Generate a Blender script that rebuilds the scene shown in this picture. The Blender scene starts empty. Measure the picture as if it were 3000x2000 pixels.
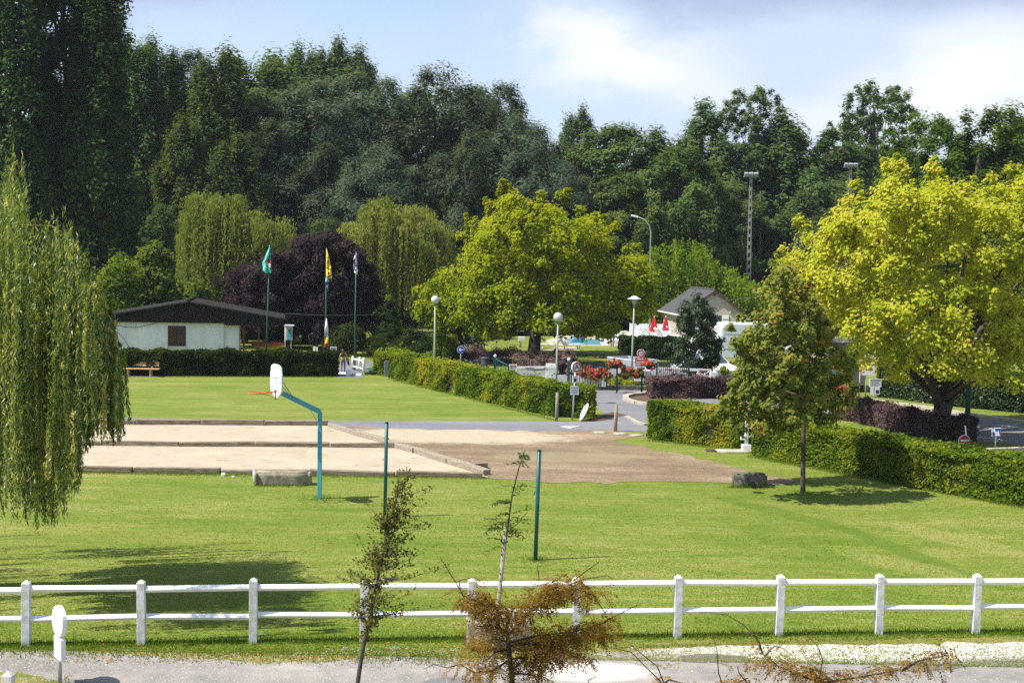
import bpy, bmesh, math, random
import numpy as np
from mathutils import Vector, Matrix

S = bpy.context.scene
C = bpy.context.collection
random.seed(7)
RNG = np.random.default_rng(11)
rad = math.radians

# ---------------------------------------------------------------- camera
F = 3600.0                      # focal length, in pixels of the 3000 px wide photograph
CAM = Vector((0, 0, 7.1))
_p = math.atan(255 / F); _r = rad(1.0)
FW = Vector((0, math.cos(_p), -math.sin(_p)))
_u0 = Vector((0, math.sin(_p), math.cos(_p))); _r0 = Vector((1, 0, 0))
RT = _r0 * math.cos(_r) + _u0 * math.sin(_r)
UP = -_r0 * math.sin(_r) + _u0 * math.cos(_r)
cam = bpy.data.objects.new('camera', bpy.data.cameras.new('camera'))
C.objects.link(cam)
cam.matrix_world = Matrix(((RT.x, UP.x, -FW.x, CAM.x), (RT.y, UP.y, -FW.y, CAM.y), (RT.z, UP.z, -FW.z, CAM.z), (0, 0, 0, 1)))
cam.data.sensor_width = 36; cam.data.lens = 36 * F / 3000
cam.data.clip_start = 0.1; cam.data.clip_end = 4000
S.camera = cam


def ray(px, py):
    return FW + RT * ((px - 1500) / F) + UP * ((1000 - py) / F)


def D(px, py, Y):               # the point seen at (px, py) that lies Y metres in front
    d = ray(px, py)
    return CAM + d * (Y / d.y)


def G(px, py, z=0.0):           # the point of the level z seen at (px, py)
    d = ray(px, py)
    return CAM + d * ((z - CAM.z) / d.z)


# ---------------------------------------------------------------- light
SUN_EL = 56; SUN_DIR = Vector((1, 0.28, 0)).normalized()
sd = bpy.data.lights.new('sun', 'SUN'); sd.energy = 4.6; sd.angle = rad(0.5); sd.color = (1.0, 0.95, 0.86)
so = bpy.data.objects.new('sun', sd); C.objects.link(so)
so.location = (-30, -10, 60)
so.rotation_euler = (SUN_DIR * math.cos(rad(SUN_EL)) + Vector((0, 0, -math.sin(rad(SUN_EL))))).to_track_quat('-Z', 'Y').to_euler()
S.view_settings.view_transform = 'Standard'; S.view_settings.look = 'None'
S.view_settings.exposure = 0.72; S.view_settings.gamma = 1; S.view_settings.use_curve_mapping = False
S.cycles.max_bounces = 6; S.cycles.diffuse_bounces = 4; S.cycles.glossy_bounces = 2
S.cycles.transmission_bounces = 4; S.cycles.transparent_max_bounces = 8
S.cycles.use_denoising = False


class NT:                       # tiny node helper
    def __init__(s, tree): s.t = tree; s.n = tree.nodes; s.n.clear()
    def add(s, kind, **kw):
        x = s.n.new(kind)
        for k, v in kw.items(): setattr(x, k, v)
        return x
    def link(s, a, b): s.t.links.new(a, b)
    def put(s, sock, v):
        if isinstance(v, (int, float, tuple, list)): sock.default_value = v
        else: s.link(v, sock)
    def m(s, op, a, b=None, c=None, clamp=False):
        x = s.add('ShaderNodeMath', operation=op, use_clamp=clamp)
        s.put(x.inputs[0], a)
        if b is not None: s.put(x.inputs[1], b)
        if c is not None: s.put(x.inputs[2], c)
        return x.outputs[0]
    def smooth(s, v, a, b, lo=0.0, hi=1.0):
        x = s.add('ShaderNodeMapRange', interpolation_type='SMOOTHSTEP')
        s.put(x.inputs[0], v)
        for i, q in enumerate((a, b, lo, hi)): x.inputs[i + 1].default_value = q
        return x.outputs[0]
    def mix(s, f, a, b, blend='MIX'):
        x = s.add('ShaderNodeMix', data_type='RGBA', blend_type=blend)
        s.put(x.inputs[0], f)
        for sock, v in ((x.inputs[6], a), (x.inputs[7], b)):
            if isinstance(v, (tuple, list)): sock.default_value = (v[0], v[1], v[2], 1)
            else: s.link(v, sock)
        return x.outputs[2]
    def noise(s, vec=None, scale=5.0, detail=2.0, rough=0.5, scl=None, dist=0.0):
        x = s.add('ShaderNodeTexNoise'); x.inputs['Scale'].default_value = scale
        x.inputs['Detail'].default_value = detail; x.inputs['Roughness'].default_value = rough
        x.inputs['Distortion'].default_value = dist
        if vec is not None:
            if scl:
                mp = s.add('ShaderNodeMapping'); mp.inputs['Scale'].default_value = scl
                s.link(vec, mp.inputs['Vector']); vec = mp.outputs[0]
            s.link(vec, x.inputs['Vector'])
        return x.outputs[0]
    def ramp(s, f, stops):
        x = s.add('ShaderNodeValToRGB'); e = x.color_ramp.elements
        while len(e) < len(stops): e.new(0.5)
        for el, (p, c) in zip(e, stops): el.position = p; el.color = (c[0], c[1], c[2], 1)
        s.link(f, x.inputs[0])
        return x.outputs[0]


# ---------------------------------------------------------------- sky
W = bpy.data.worlds.new('World'); S.world = W; W.use_nodes = True
n = NT(W.node_tree)
sky = n.add('ShaderNodeTexSky', sky_type='NISHITA', sun_disc=False, sun_elevation=rad(SUN_EL), sun_rotation=rad(-100), altitude=60, air_density=1.0, dust_density=1.2, ozone_density=1.3)
tc = n.add('ShaderNodeTexCoord'); sep = n.add('ShaderNodeSeparateXYZ'); n.link(tc.outputs['Generated'], sep.inputs[0])
dx, dy, dz = sep.outputs
yy = n.m('MAXIMUM', dy, 0.15)
na = n.noise(tc.outputs['Generated'], 4.0, 6, 0.55, (1, 1, 2.5))
nb = n.noise(tc.outputs['Generated'], 9.0, 5, 0.6, (1, 1, 2.0))
uu = n.m('ADD', n.m('DIVIDE', dx, yy), n.m('MULTIPLY', n.m('SUBTRACT', nb, 0.5), 0.16))
vv = n.m('ADD', n.m('DIVIDE', dz, yy), n.m('MULTIPLY', n.m('SUBTRACT', na, 0.5), 0.10))
front = n.smooth(dy, 0.25, 0.6)


def blob(px, py, a, b, ang):    # one soft cloud about a direction of the sky
    u0 = (px - 1500) / F; v0 = (745 - py) / F
    ca, sa = math.cos(rad(ang)), math.sin(rad(ang))
    x = n.m('SUBTRACT', uu, u0); y = n.m('SUBTRACT', vv, v0)
    p = n.m('DIVIDE', n.m('ADD', n.m('MULTIPLY', x, ca), n.m('MULTIPLY', y, sa)), a)
    q = n.m('DIVIDE', n.m('SUBTRACT', n.m('MULTIPLY', y, ca), n.m('MULTIPLY', x, sa)), b)
    return n.m('POWER', 2.718, n.m('MULTIPLY', n.m('ADD', n.m('MULTIPLY', p, p), n.m('MULTIPLY', q, q)), -1.0))


veil = n.m('MULTIPLY', n.smooth(uu, -0.10, 0.16), 0.85)
veil = n.m('MAXIMUM', veil, n.m('MULTIPLY', n.smooth(vv, 0.178, 0.212), 0.85))
bright = n.m('MAXIMUM', blob(1790, 150, 0.125, 0.034, -17), blob(2820, 210, 0.10, 0.05, 15))
bright = n.m('MAXIMUM', bright, n.m('MULTIPLY', blob(2480, 335, 0.12, 0.022, 0), 0.8))
bright = n.m('MAXIMUM', bright, n.m('MULTIPLY', blob(1560, 40, 0.10, 0.02, -8), 0.6))
bright = n.smooth(bright, 0.05, 1.05)
grey = n.smooth(n.m('ADD', vv, n.m('MULTIPLY', n.m('SUBTRACT', nb, 0.5), 0.05)), 0.172, 0.215)
allover = n.smooth(na, 0.44, 0.62)
ccol = n.mix(grey, (0.60, 0.69, 0.86), (0.42, 0.48, 0.68))
ccol = n.mix(n.m('MULTIPLY', front, bright), ccol, (0.86, 0.88, 0.92))
mask = n.m('MAXIMUM', n.m('MAXIMUM', veil, n.smooth(na, 0.30, 0.70, 0.28, 0.70)), bright)
mask = n.m('ADD', n.m('MULTIPLY', mask, front), n.m('MULTIPLY', n.m('MULTIPLY', allover, 0.75), n.m('SUBTRACT', 1.0, front)))
b1 = n.add('ShaderNodeBackground'); n.link(sky.outputs[0], b1.inputs[0]); b1.inputs[1].default_value = 0.12
b2 = n.add('ShaderNodeBackground'); n.link(ccol, b2.inputs[0]); b2.inputs[1].default_value = 0.72
ms = n.add('ShaderNodeMixShader'); n.link(mask, ms.inputs[0]); n.link(b1.outputs[0], ms.inputs[1]); n.link(b2.outputs[0], ms.inputs[2])
wo = n.add('ShaderNodeOutputWorld'); n.link(ms.outputs[0], wo.inputs[0])

# ---------------------------------------------------------------- materials


def mat(name, col, rough=0.7, var=0.25, scale=6.0, metal=0.0, bump=0.0, bscale=40.0, col2=None, spec=0.4, scl=None):
    m = bpy.data.materials.new(name); m.use_nodes = True
    k = NT(m.node_tree)
    tc = k.add('ShaderNodeTexCoord').outputs['Object']
    b = k.add('ShaderNodeBsdfPrincipled'); b.inputs['Roughness'].default_value = rough
    b.inputs['Metallic'].default_value = metal; b.inputs['Specular IOR Level'].default_value = spec
    a = tuple(min(1, x * (1 - var)) for x in col) if col2 is None else col
    c = tuple(min(1, x * (1 + var)) for x in col) if col2 is None else col2
    f = k.noise(tc, scale, 5, 0.65, scl)
    k.link(k.mix(k.smooth(f, 0.3, 0.7), a, c), b.inputs['Base Color'])
    if bump:
        bp = k.add('ShaderNodeBump'); bp.inputs['Strength'].default_value = bump; bp.inputs['Distance'].default_value = 0.02
        k.link(k.noise(tc, bscale, 4, 0.6), bp.inputs['Height']); k.link(bp.outputs[0], b.inputs['Normal'])
    o = k.add('ShaderNodeOutputMaterial'); k.link(b.outputs[0], o.inputs[0])
    return m


def leafmat(name, stops, trans=0.35, gloss=0.0, hv=0.0):
    m = bpy.data.materials.new(name); m.use_nodes = True
    k = NT(m.node_tree)
    at = k.add('ShaderNodeAttribute', attribute_name='tint')
    col = k.ramp(at.outputs['Fac'], [(i / (len(stops) - 1), c) for i, c in enumerate(stops)])
    if hv:
        oi = k.add('ShaderNodeObjectInfo'); h = k.add('ShaderNodeHueSaturation')
        k.link(k.m('MULTIPLY_ADD', oi.outputs['Random'], hv * 0.12, 0.5 - hv * 0.06), h.inputs['Hue'])
        k.link(k.m('MULTIPLY_ADD', oi.outputs['Random'], hv, 1 - hv * 0.5), h.inputs['Value'])
        k.link(col, h.inputs['Color']); col = h.outputs[0]
    trans = min(0.5, trans + 0.12)
    d = k.add('ShaderNodeBsdfDiffuse'); k.link(col, d.inputs[0])
    t = k.add('ShaderNodeBsdfTranslucent'); k.link(k.mix(1.0, col, (1.5, 1.4, 0.7), 'MULTIPLY'), t.inputs[0])
    x = k.add('ShaderNodeMixShader'); x.inputs[0].default_value = trans
    k.link(d.outputs[0], x.inputs[1]); k.link(t.outputs[0], x.inputs[2]); out = x.outputs[0]
    if gloss:
        g = k.add('ShaderNodeBsdfGlossy'); g.inputs['Roughness'].default_value = 0.38; g.inputs[0].default_value = (1, 1, 1, 1)
        y = k.add('ShaderNodeMixShader'); y.inputs[0].default_value = gloss
        k.link(out, y.inputs[1]); k.link(g.outputs[0], y.inputs[2]); out = y.outputs[0]
    o = k.add('ShaderNodeOutputMaterial'); k.link(out, o.inputs[0])
    return m


def groundmat(name, stops, scales, grain=30.0, grainamt=0.5, bump=0.3, rough=0.9, streak=None, patch=None, spots=()):
    """ground colour from a few noises: scales = list of (scale, stretch, weight)"""
    m = bpy.data.materials.new(name); m.use_nodes = True
    k = NT(m.node_tree)
    tc = k.add('ShaderNodeTexCoord').outputs['Object']
    acc = None; tot = sum(w for *_, w in scales)
    for sc, st, w in scales:
        v = k.m('MULTIPLY', k.noise(tc, sc, 5, 0.6, st), w / tot)
        acc = v if acc is None else k.m('ADD', acc, v)
    if streak:
        wv = k.add('ShaderNodeTexWave', wave_type='BANDS', bands_direction='X'); wv.inputs['Scale'].default_value = streak[0]
        wv.inputs['Distortion'].default_value = 2.0; wv.inputs['Detail'].default_value = 1.0; wv.inputs['Detail Scale'].default_value = 0.4
        mp = k.add('ShaderNodeMapping'); mp.inputs['Rotation'].default_value = (0, 0, rad(streak[1])); k.link(tc, mp.inputs[0]); k.link(mp.outputs[0], wv.inputs[0])
        acc = k.m('ADD', acc, k.m('MULTIPLY', k.m('SUBTRACT', wv.outputs['Fac'], 0.5), streak[2]))
    g = k.noise(tc, grain, 3, 0.7)
    acc = k.m('ADD', acc, k.m('MULTIPLY', k.m('SUBTRACT', g, 0.5), grainamt))
    col = k.ramp(k.smooth(acc, 0.28, 0.72), stops)
    if patch:
        pm = k.smooth(k.noise(tc, patch[0], 4, 0.6), patch[1], patch[1] + 0.06)
        col = k.mix(k.m('MULTIPLY', pm, patch[3]), col, patch[2])
    for cx, cy, rx, ry, rot, c, amt in spots:      # a patch of other soil with a ragged outline
        mp = k.add('ShaderNodeMapping', vector_type='TEXTURE'); mp.inputs['Location'].default_value = (cx, cy, 0); mp.inputs['Rotation'].default_value = (0, 0, rot); mp.inputs['Scale'].default_value = (rx, ry, 1)
        k.link(tc, mp.inputs[0]); ln = k.add('ShaderNodeVectorMath', operation='LENGTH'); k.link(mp.outputs[0], ln.inputs[0])
        e = k.m('ADD', ln.outputs['Value'], k.m('MULTIPLY', k.m('SUBTRACT', k.noise(tc, 1.6, 6, 0.7, (0.6, 1.4, 1)), 0.5), 0.9 if amt >= 1 else 1.3))
        f = k.m('MULTIPLY', k.smooth(e, 1.12, 0.72), k.m('MULTIPLY_ADD', g, 0.5 * amt, amt * 0.72))
        col = k.mix(f, col, c)
    b = k.add('ShaderNodeBsdfPrincipled'); b.inputs['Roughness'].default_value = rough; b.inputs['Specular IOR Level'].default_value = 0.2
    k.link(col, b.inputs['Base Color'])
    bp = k.add('ShaderNodeBump'); bp.inputs['Strength'].default_value = bump; bp.inputs['Distance'].default_value = 0.03
    k.link(g, bp.inputs['Height']); k.link(bp.outputs[0], b.inputs['Normal'])
    o = k.add('ShaderNodeOutputMaterial'); k.link(b.outputs[0], o.inputs[0])
    return m


M = {}
LAWN_TRACKS = []                 # darker swaths left by the mower on the right
for (xa, ya), (xb, yb), w_, c_, a_ in [((2080, 1450), (2560, 1570), 0.35, (0.075, 0.14, 0.012), 0.6), ((2480, 1550), (2920, 1720), 0.30, (0.075, 0.14, 0.012), 0.6), ((2150, 1540), (2640, 1700), 0.4, (0.09, 0.15, 0.014), 0.4), ((2600, 1530), (3050, 1640), 0.5, (0.27, 0.25, 0.08), 0.6), ((2500, 1620), (2850, 1700), 0.45, (0.27, 0.25, 0.08), 0.5), ((150, 1560), (1000, 1600), 0.6, (0.20, 0.215, 0.04), 0.4)]:
    pa, pb = G(xa, ya), G(xb, yb); LAWN_TRACKS.append(((pa.x + pb.x) / 2, (pa.y + pb.y) / 2, (pb - pa).length / 2 * 1.15, w_ * 1.3, math.atan2(pb.y - pa.y, pb.x - pa.x), c_, a_))
LAWN_STOPS = [(0.0, (0.062, 0.115, 0.009)), (0.30, (0.105, 0.165, 0.013)), (0.55, (0.160, 0.198, 0.026)), (0.76, (0.225, 0.225, 0.058)), (0.95, (0.33, 0.29, 0.12))]
M['lawn'] = groundmat('lawn', LAWN_STOPS, [(0.10, None, 0.6), (0.5, (0.35, 1.6, 1), 1.0), (2.6, (0.3, 1.4, 1), 1.0), (9, (0.5, 1.3, 1), 0.9)], 26, 0.7, 0.5, spots=LAWN_TRACKS)
M['court'] = groundmat('court_sand', [(0, (0.31, 0.26, 0.18)), (0.5, (0.41, 0.35, 0.255)), (1, (0.49, 0.43, 0.33))], [(0.5, None, 1), (3, (0.4, 1.4, 1), 1.0), (14, (0.3, 1.4, 1), 0.7)], 40, 0.5, 0.4, patch=(1.3, 0.62, (0.19, 0.20, 0.06), 0.6))
M['bare'] = groundmat('bare_earth', [(0, (0.105, 0.085, 0.05)), (0.3, (0.165, 0.125, 0.075)), (0.55, (0.23, 0.165, 0.10)), (0.8, (0.29, 0.22, 0.14)), (1, (0.40, 0.35, 0.27))], [(0.22, (0.6, 1.2, 1), 1.3), (1.2, (0.4, 1.2, 1), 0.9), (6, None, 0.7)], 22, 0.7, 0.6, spots=[(-2.3, 47.6, 5.0, 2.1, 0, (0.42, 0.37, 0.26), 0.9), (2.0, 43.0, 3.0, 1.2, 0.1, (0.26, 0.22, 0.13), 0.6)])
M['pale'] = groundmat('pale_sand', [(0, (0.30, 0.25, 0.17)), (0.5, (0.40, 0.345, 0.24)), (1, (0.46, 0.41, 0.31))], [(0.5, (0.4, 1.4, 1), 1), (3, (0.4, 1.2, 1), 0.8)], 40, 0.35, 0.3)
M['asphalt'] = groundmat('asphalt', [(0, (0.135, 0.138, 0.15)), (0.5, (0.175, 0.178, 0.19)), (1, (0.225, 0.225, 0.235))], [(0.3, (0.4, 1, 1), 1), (4, None, 0.6)], 80, 0.3, 0.2)
M['gravelroad'] = groundmat('gravel_road', [(0, (0.17, 0.155, 0.14)), (0.45, (0.25, 0.235, 0.215)), (0.8, (0.31, 0.285, 0.25)), (1, (0.40, 0.37, 0.33))], [(0.35, (0.5, 1.3, 1), 1.0), (2.5, None, 0.7)], 35, 0.45, 0.6, spots=[(7.4, 22.2, 5.2, 0.78, 0.08, (0.62, 0.58, 0.51), 1.0), (1.45, 20.6, 1.1, 0.55, 0, (0.66, 0.63, 0.57), 1.0), (3, 18.8, 7, 1.6, 0.05, (0.36, 0.315, 0.26), 0.7)])
M['chalk'] = groundmat('white_gravel', [(0, (0.40, 0.36, 0.30)), (0.5, (0.55, 0.51, 0.45)), (1, (0.68, 0.65, 0.60))], [(1.5, None, 1), (8, None, 0.8)], 40, 0.6, 0.6)
M['verge'] = groundmat('dry_verge', [(0, (0.10, 0.13, 0.025)), (0.5, (0.20, 0.19, 0.05)), (1, (0.32, 0.22, 0.09))], [(1.2, (0.5, 1.5, 1), 1), (5, None, 0.8)], 30, 0.6, 0.5)
M['kerb'] = mat('kerb_stone', (0.40, 0.36, 0.29), 0.85, 0.2, 3, bump=0.3)
M['white'] = mat('white_paint', (0.78, 0.78, 0.77), 0.55, 0.06, 3)
M['whitewood'] = mat('weathered_white_paint', (0.50, 0.49, 0.42), 0.65, 0.2, 7, col2=(0.80, 0.80, 0.79), bump=0.12, bscale=60)
M['offwhite'] = mat('off_white_render', (0.66, 0.67, 0.66), 0.8, 0.06, 2.0, bump=0.1)
M['hutwall'] = mat('white_render', (0.66, 0.67, 0.65), 0.85, 0.08, 0.8, bump=0.1, col2=(0.83, 0.84, 0.83), scl=(1.5, 1.5, 0.35))
M['darkwood'] = mat('dark_stained_wood', (0.010, 0.0075, 0.0065), 0.85, 0.35, 6, scl=(1, 1, 6))
M['shutter'] = mat('brown_shutter', (0.075, 0.033, 0.022), 0.6, 0.25, 8, scl=(1, 1, 14))
M['roofgrey'] = mat('grey_roofing', (0.028, 0.025, 0.024), 0.95, 0.35, 5, spec=0.1)
M['slate'] = mat('slate_roof', (0.070, 0.070, 0.078), 0.7, 0.2, 7)
M['cream'] = mat('cream_render', (0.46, 0.41, 0.35), 0.85, 0.08, 2)
M['beige'] = mat('beige_cladding', (0.36, 0.31, 0.24), 0.8, 0.12, 4)
M['timber'] = mat('weathered_sleeper', (0.30, 0.25, 0.18), 0.9, 0.4, 5, bump=0.5, bscale=18, scl=(0.6, 5, 5), col2=(0.11, 0.075, 0.05))
M['timber2'] = mat('grey_sleeper', (0.38, 0.34, 0.27), 0.9, 0.4, 6, bump=0.5, bscale=18, scl=(3, 3, 3), col2=(0.17, 0.13, 0.09))
M['bench'] = mat('bench_wood', (0.50, 0.33, 0.17), 0.65, 0.2, 4, scl=(1, 6, 6))
M['post'] = mat('weathered_round_post', (0.27, 0.23, 0.17), 0.9, 0.3, 8, bump=0.3, scl=(4, 4, 0.6))
M['bark'] = mat('bark', (0.075, 0.06, 0.045), 0.95, 0.4, 5, bump=0.8, bscale=12, scl=(3, 3, 0.7))
M['barkdark'] = mat('dark_bark', (0.035, 0.028, 0.022), 0.95, 0.4, 5, bump=0.6, bscale=10, scl=(3, 3, 0.7))
M['barkpale'] = mat('pale_bark', (0.19, 0.16, 0.12), 0.95, 0.4, 9, bump=0.6, bscale=14, scl=(2, 2, 1), col2=(0.36, 0.32, 0.26))
M['yellowtwig'] = mat('yellow_twig', (0.30, 0.22, 0.05), 0.7, 0.2, 5)
M['stone'] = mat('lichened_stone', (0.05, 0.05, 0.042), 0.95, 0.5, 7, bump=0.9, bscale=9, col2=(0.20, 0.185, 0.14))
M['stonepale'] = mat('pale_stone', (0.16, 0.14, 0.095), 0.95, 0.4, 4, bump=0.8, bscale=9, col2=(0.34, 0.30, 0.22))
M['bluepaint'] = mat('turquoise_paint', (0.09, 0.36, 0.50), 0.45, 0.08, 5)
M['greenpost'] = mat('dark_green_paint', (0.008, 0.085, 0.085), 0.4, 0.15, 6)
M['greendark'] = mat('black_green_paint', (0.012, 0.035, 0.032), 0.45, 0.15, 6)
M['lampgreen'] = mat('pale_green_paint', (0.28, 0.33, 0.24), 0.5, 0.12, 4)
M['deepgreen'] = mat('green_column_paint', (0.03, 0.10, 0.07), 0.5, 0.3, 5)
M['galv'] = mat('galvanised_steel', (0.42, 0.45, 0.48), 0.45, 0.12, 12, metal=0.4)
M['orange'] = mat('orange_paint', (0.72, 0.13, 0.03), 0.5, 0.08, 5)
M['rust'] = mat('rusty_iron', (0.13, 0.035, 0.015), 0.8, 0.3, 20)
M['black'] = mat('black_rubber', (0.015, 0.015, 0.016), 0.7, 0.2, 10)
M['red'] = mat('red_paint', (0.42, 0.015, 0.022), 0.4, 0.06, 5)
M['carred'] = mat('car_red', (0.50, 0.02, 0.045), 0.3, 0.05, 5, spec=0.6)
M['carwhite'] = mat('car_white', (0.80, 0.80, 0.79), 0.3, 0.03, 5, spec=0.6)
M['caravan'] = mat('caravan_skin', (0.70, 0.73, 0.76), 0.4, 0.04, 5)
M['blue'] = mat('sign_blue', (0.015, 0.06, 0.42), 0.4, 0.06, 5)
M['signred'] = mat('sign_red', (0.40, 0.012, 0.02), 0.4, 0.06, 5)
M['grey'] = mat('grey_metal', (0.25, 0.26, 0.27), 0.5, 0.12, 8)
M['ink'] = mat('dark_print', (0.03, 0.03, 0.04), 0.6, 0.1, 5)
M['redink'] = mat('red_print', (0.42, 0.03, 0.05), 0.6, 0.1, 5)
M['greyink'] = mat('grey_print', (0.20, 0.22, 0.26), 0.6, 0.1, 5)
M['glass'] = mat('dark_window_glass', (0.045, 0.055, 0.07), 0.08, 0.2, 2, spec=0.8)
M['concrete'] = mat('pylon_concrete', (0.34, 0.31, 0.28), 0.9, 0.15, 4)
M['globe'] = mat('lamp_globe', (0.55, 0.56, 0.56), 0.12, 0.06, 3, spec=0.9)
M['skin'] = mat('skin', (0.46, 0.25, 0.17), 0.6, 0.06, 8)
M['hair'] = mat('red_brown_hair', (0.075, 0.028, 0.016), 0.55, 0.35, 14, scl=(4, 4, 1))
M['yellowcloth'] = mat('yellow_cloth', (0.72, 0.46, 0.02), 0.85, 0.1, 10)
M['jeans'] = mat('grey_jeans', (0.16, 0.15, 0.20), 0.9, 0.18, 8)
M['soil'] = mat('bare_soil', (0.10, 0.065, 0.04), 0.95, 0.3, 5, bump=0.4)
M['teal'] = mat('teal_flag_cloth', (0.09, 0.50, 0.42), 0.8, 0.08, 5)
M['yellow'] = mat('yellow_flag_cloth', (0.80, 0.62, 0.015), 0.8, 0.06, 5)
M['flagblue'] = mat('blue_flag_cloth', (0.03, 0.05, 0.25), 0.8, 0.1, 5)
M['flagsky'] = mat('sky_blue_flag_cloth', (0.20, 0.42, 0.62), 0.8, 0.1, 5)
M['cap'] = mat('mud_stain', (0.2, 0.18, 0.12), 0.9, 0.2, 6)


def watermat(name, col, rough=0.04):
    m = bpy.data.materials.new(name); m.use_nodes = True; k = NT(m.node_tree)
    tc = k.add('ShaderNodeTexCoord').outputs['Object']
    b = k.add('ShaderNodeBsdfPrincipled'); b.inputs['Base Color'].default_value = (*col, 1); b.inputs['Roughness'].default_value = rough
    bp = k.add('ShaderNodeBump'); bp.inputs['Strength'].default_value = 0.08; bp.inputs['Distance'].default_value = 0.02
    k.link(k.noise(tc, 3, 2), bp.inputs['Height']); k.link(bp.outputs[0], b.inputs['Normal'])
    o = k.add('ShaderNodeOutputMaterial'); k.link(b.outputs[0], o.inputs[0])
    return m


M['pool'] = watermat('pool_water', (0.22, 0.58, 0.68))
M['puddle'] = watermat('puddle_water', (0.16, 0.15, 0.12), 0.02)

# foliage
M['L_wood'] = leafmat('wood_leaves', [(0.042, 0.080, 0.030), (0.074, 0.126, 0.040), (0.115, 0.170, 0.048), (0.175, 0.20, 0.052)], 0.22, 0.0, 0.22)
M['L_willowgrey'] = leafmat('grey_willow_leaves', [(0.038, 0.066, 0.042), (0.068, 0.106, 0.064), (0.108, 0.148, 0.088), (0.16, 0.18, 0.10)], 0.22, 0.0, 0.3)
M['L_poplar'] = leafmat('poplar_leaves', [(0.016, 0.036, 0.011), (0.034, 0.068, 0.018), (0.060, 0.105, 0.026), (0.19, 0.21, 0.085)], 0.25, 0.0, 0.2)
M['L_fresh'] = leafmat('fresh_green_leaves', [(0.04, 0.08, 0.012), (0.085, 0.145, 0.020), (0.13, 0.19, 0.03), (0.18, 0.20, 0.03)], 0.35, 0.0, 0.2)
M['L_acer'] = leafmat('yellow_green_leaves', [(0.12, 0.175, 0.009), (0.24, 0.30, 0.014), (0.37, 0.39, 0.018), (0.48, 0.38, 0.03)], 0.38)
M['L_gold'] = leafmat('golden_leaves', [(0.22, 0.29, 0.018), (0.39, 0.435, 0.032), (0.53, 0.525, 0.055), (0.62, 0.48, 0.12)], 0.42)
M['L_maple'] = leafmat('maple_leaves', [(0.07, 0.105, 0.022), (0.15, 0.19, 0.036), (0.24, 0.265, 0.05), (0.31, 0.28, 0.055), (0.55, 0.24, 0.045)], 0.32)
M['L_weep'] = leafmat('weeping_willow_leaves', [(0.03, 0.065, 0.02), (0.09, 0.155, 0.036), (0.21, 0.26, 0.055), (0.50, 0.46, 0.16)], 0.36, 0.025)
M['L_weepfar'] = leafmat('far_weeping_willow_leaves', [(0.07, 0.115, 0.026), (0.16, 0.205, 0.045), (0.27, 0.29, 0.07), (0.40, 0.37, 0.12)], 0.3, 0.0)
M['L_purple'] = leafmat('purple_leaves', [(0.014, 0.011, 0.014), (0.030, 0.019, 0.027), (0.052, 0.036, 0.042), (0.10, 0.08, 0.066)], 0.22)
M['L_bamboo'] = leafmat('bamboo_leaves', [(0.08, 0.15, 0.010), (0.15, 0.25, 0.016), (0.22, 0.30, 0.024), (0.28, 0.29, 0.04)], 0.35)
M['L_hedge'] = leafmat('hedge_leaves', [(0.05, 0.10, 0.012), (0.125, 0.20, 0.020), (0.25, 0.285, 0.026), (0.44, 0.37, 0.03)], 0.36)
M['L_hedgedark'] = leafmat('dark_hedge_leaves', [(0.014, 0.026, 0.008), (0.026, 0.044, 0.012), (0.045, 0.062, 0.015), (0.085, 0.095, 0.02)], 0.2)  # leaf colour kept dark to carry the shade on the hut hedge's face
M['L_berberis'] = leafmat('purple_hedge_leaves', [(0.05, 0.037, 0.04), (0.115, 0.075, 0.085), (0.20, 0.12, 0.145), (0.25, 0.19, 0.12)], 0.25)
M['L_laurel'] = leafmat('laurel_leaves', [(0.014, 0.034, 0.012), (0.032, 0.066, 0.020), (0.065, 0.105, 0.03), (0.12, 0.14, 0.04)], 0.2, 0.02)
M['L_evergreen'] = leafmat('evergreen_leaves', [(0.014, 0.032, 0.014), (0.032, 0.060, 0.026), (0.06, 0.092, 0.036), (0.10, 0.125, 0.045)], 0.22, 0.012)
M['L_fir'] = leafmat('fir_needles', [(0.012, 0.024, 0.010), (0.022, 0.042, 0.014), (0.04, 0.066, 0.02), (0.06, 0.085, 0.025)], 0.15)
M['L_sapling'] = leafmat('sapling_leaves', [(0.05, 0.062, 0.018), (0.10, 0.115, 0.028), (0.155, 0.155, 0.04), (0.24, 0.15, 0.06)], 0.3, 0.01)
M['L_ash'] = leafmat('ash_leaflets', [(0.04, 0.07, 0.02), (0.07, 0.11, 0.03), (0.11, 0.14, 0.04)], 0.3)
M['L_bronze'] = leafmat('bronze_leaflets', [(0.08, 0.04, 0.02), (0.17, 0.10, 0.02), (0.26, 0.165, 0.03), (0.36, 0.26, 0.075), (0.12, 0.055, 0.06)], 0.35)
M['L_flower'] = leafmat('geranium_flowers', [(0.05, 0.10, 0.02), (0.09, 0.15, 0.02), (0.14, 0.19, 0.03), (0.60, 0.06, 0.04), (0.70, 0.12, 0.08), (0.68, 0.08, 0.17)], 0.25)
M['L_grass'] = leafmat('grass_blades', [(0.06, 0.115, 0.010), (0.11, 0.18, 0.018), (0.165, 0.22, 0.03), (0.27, 0.26, 0.08)], 0.3)
M['L_dry'] = leafmat('fallen_leaves', [(0.35, 0.15, 0.03), (0.42, 0.24, 0.05), (0.20, 0.09, 0.03)], 0.1)
M['L_pebble'] = mat('pebbles', (0.19, 0.18, 0.17), 0.9, 0.3, 40, col2=(0.40, 0.38, 0.35))

# ---------------------------------------------------------------- builders


def put(o, label=None, cat=None, group=None, kind=None):
    if label: o['label'] = label
    if cat: o['category'] = cat
    if group: o['group'] = group
    if kind: o['kind'] = kind
    return o


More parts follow.
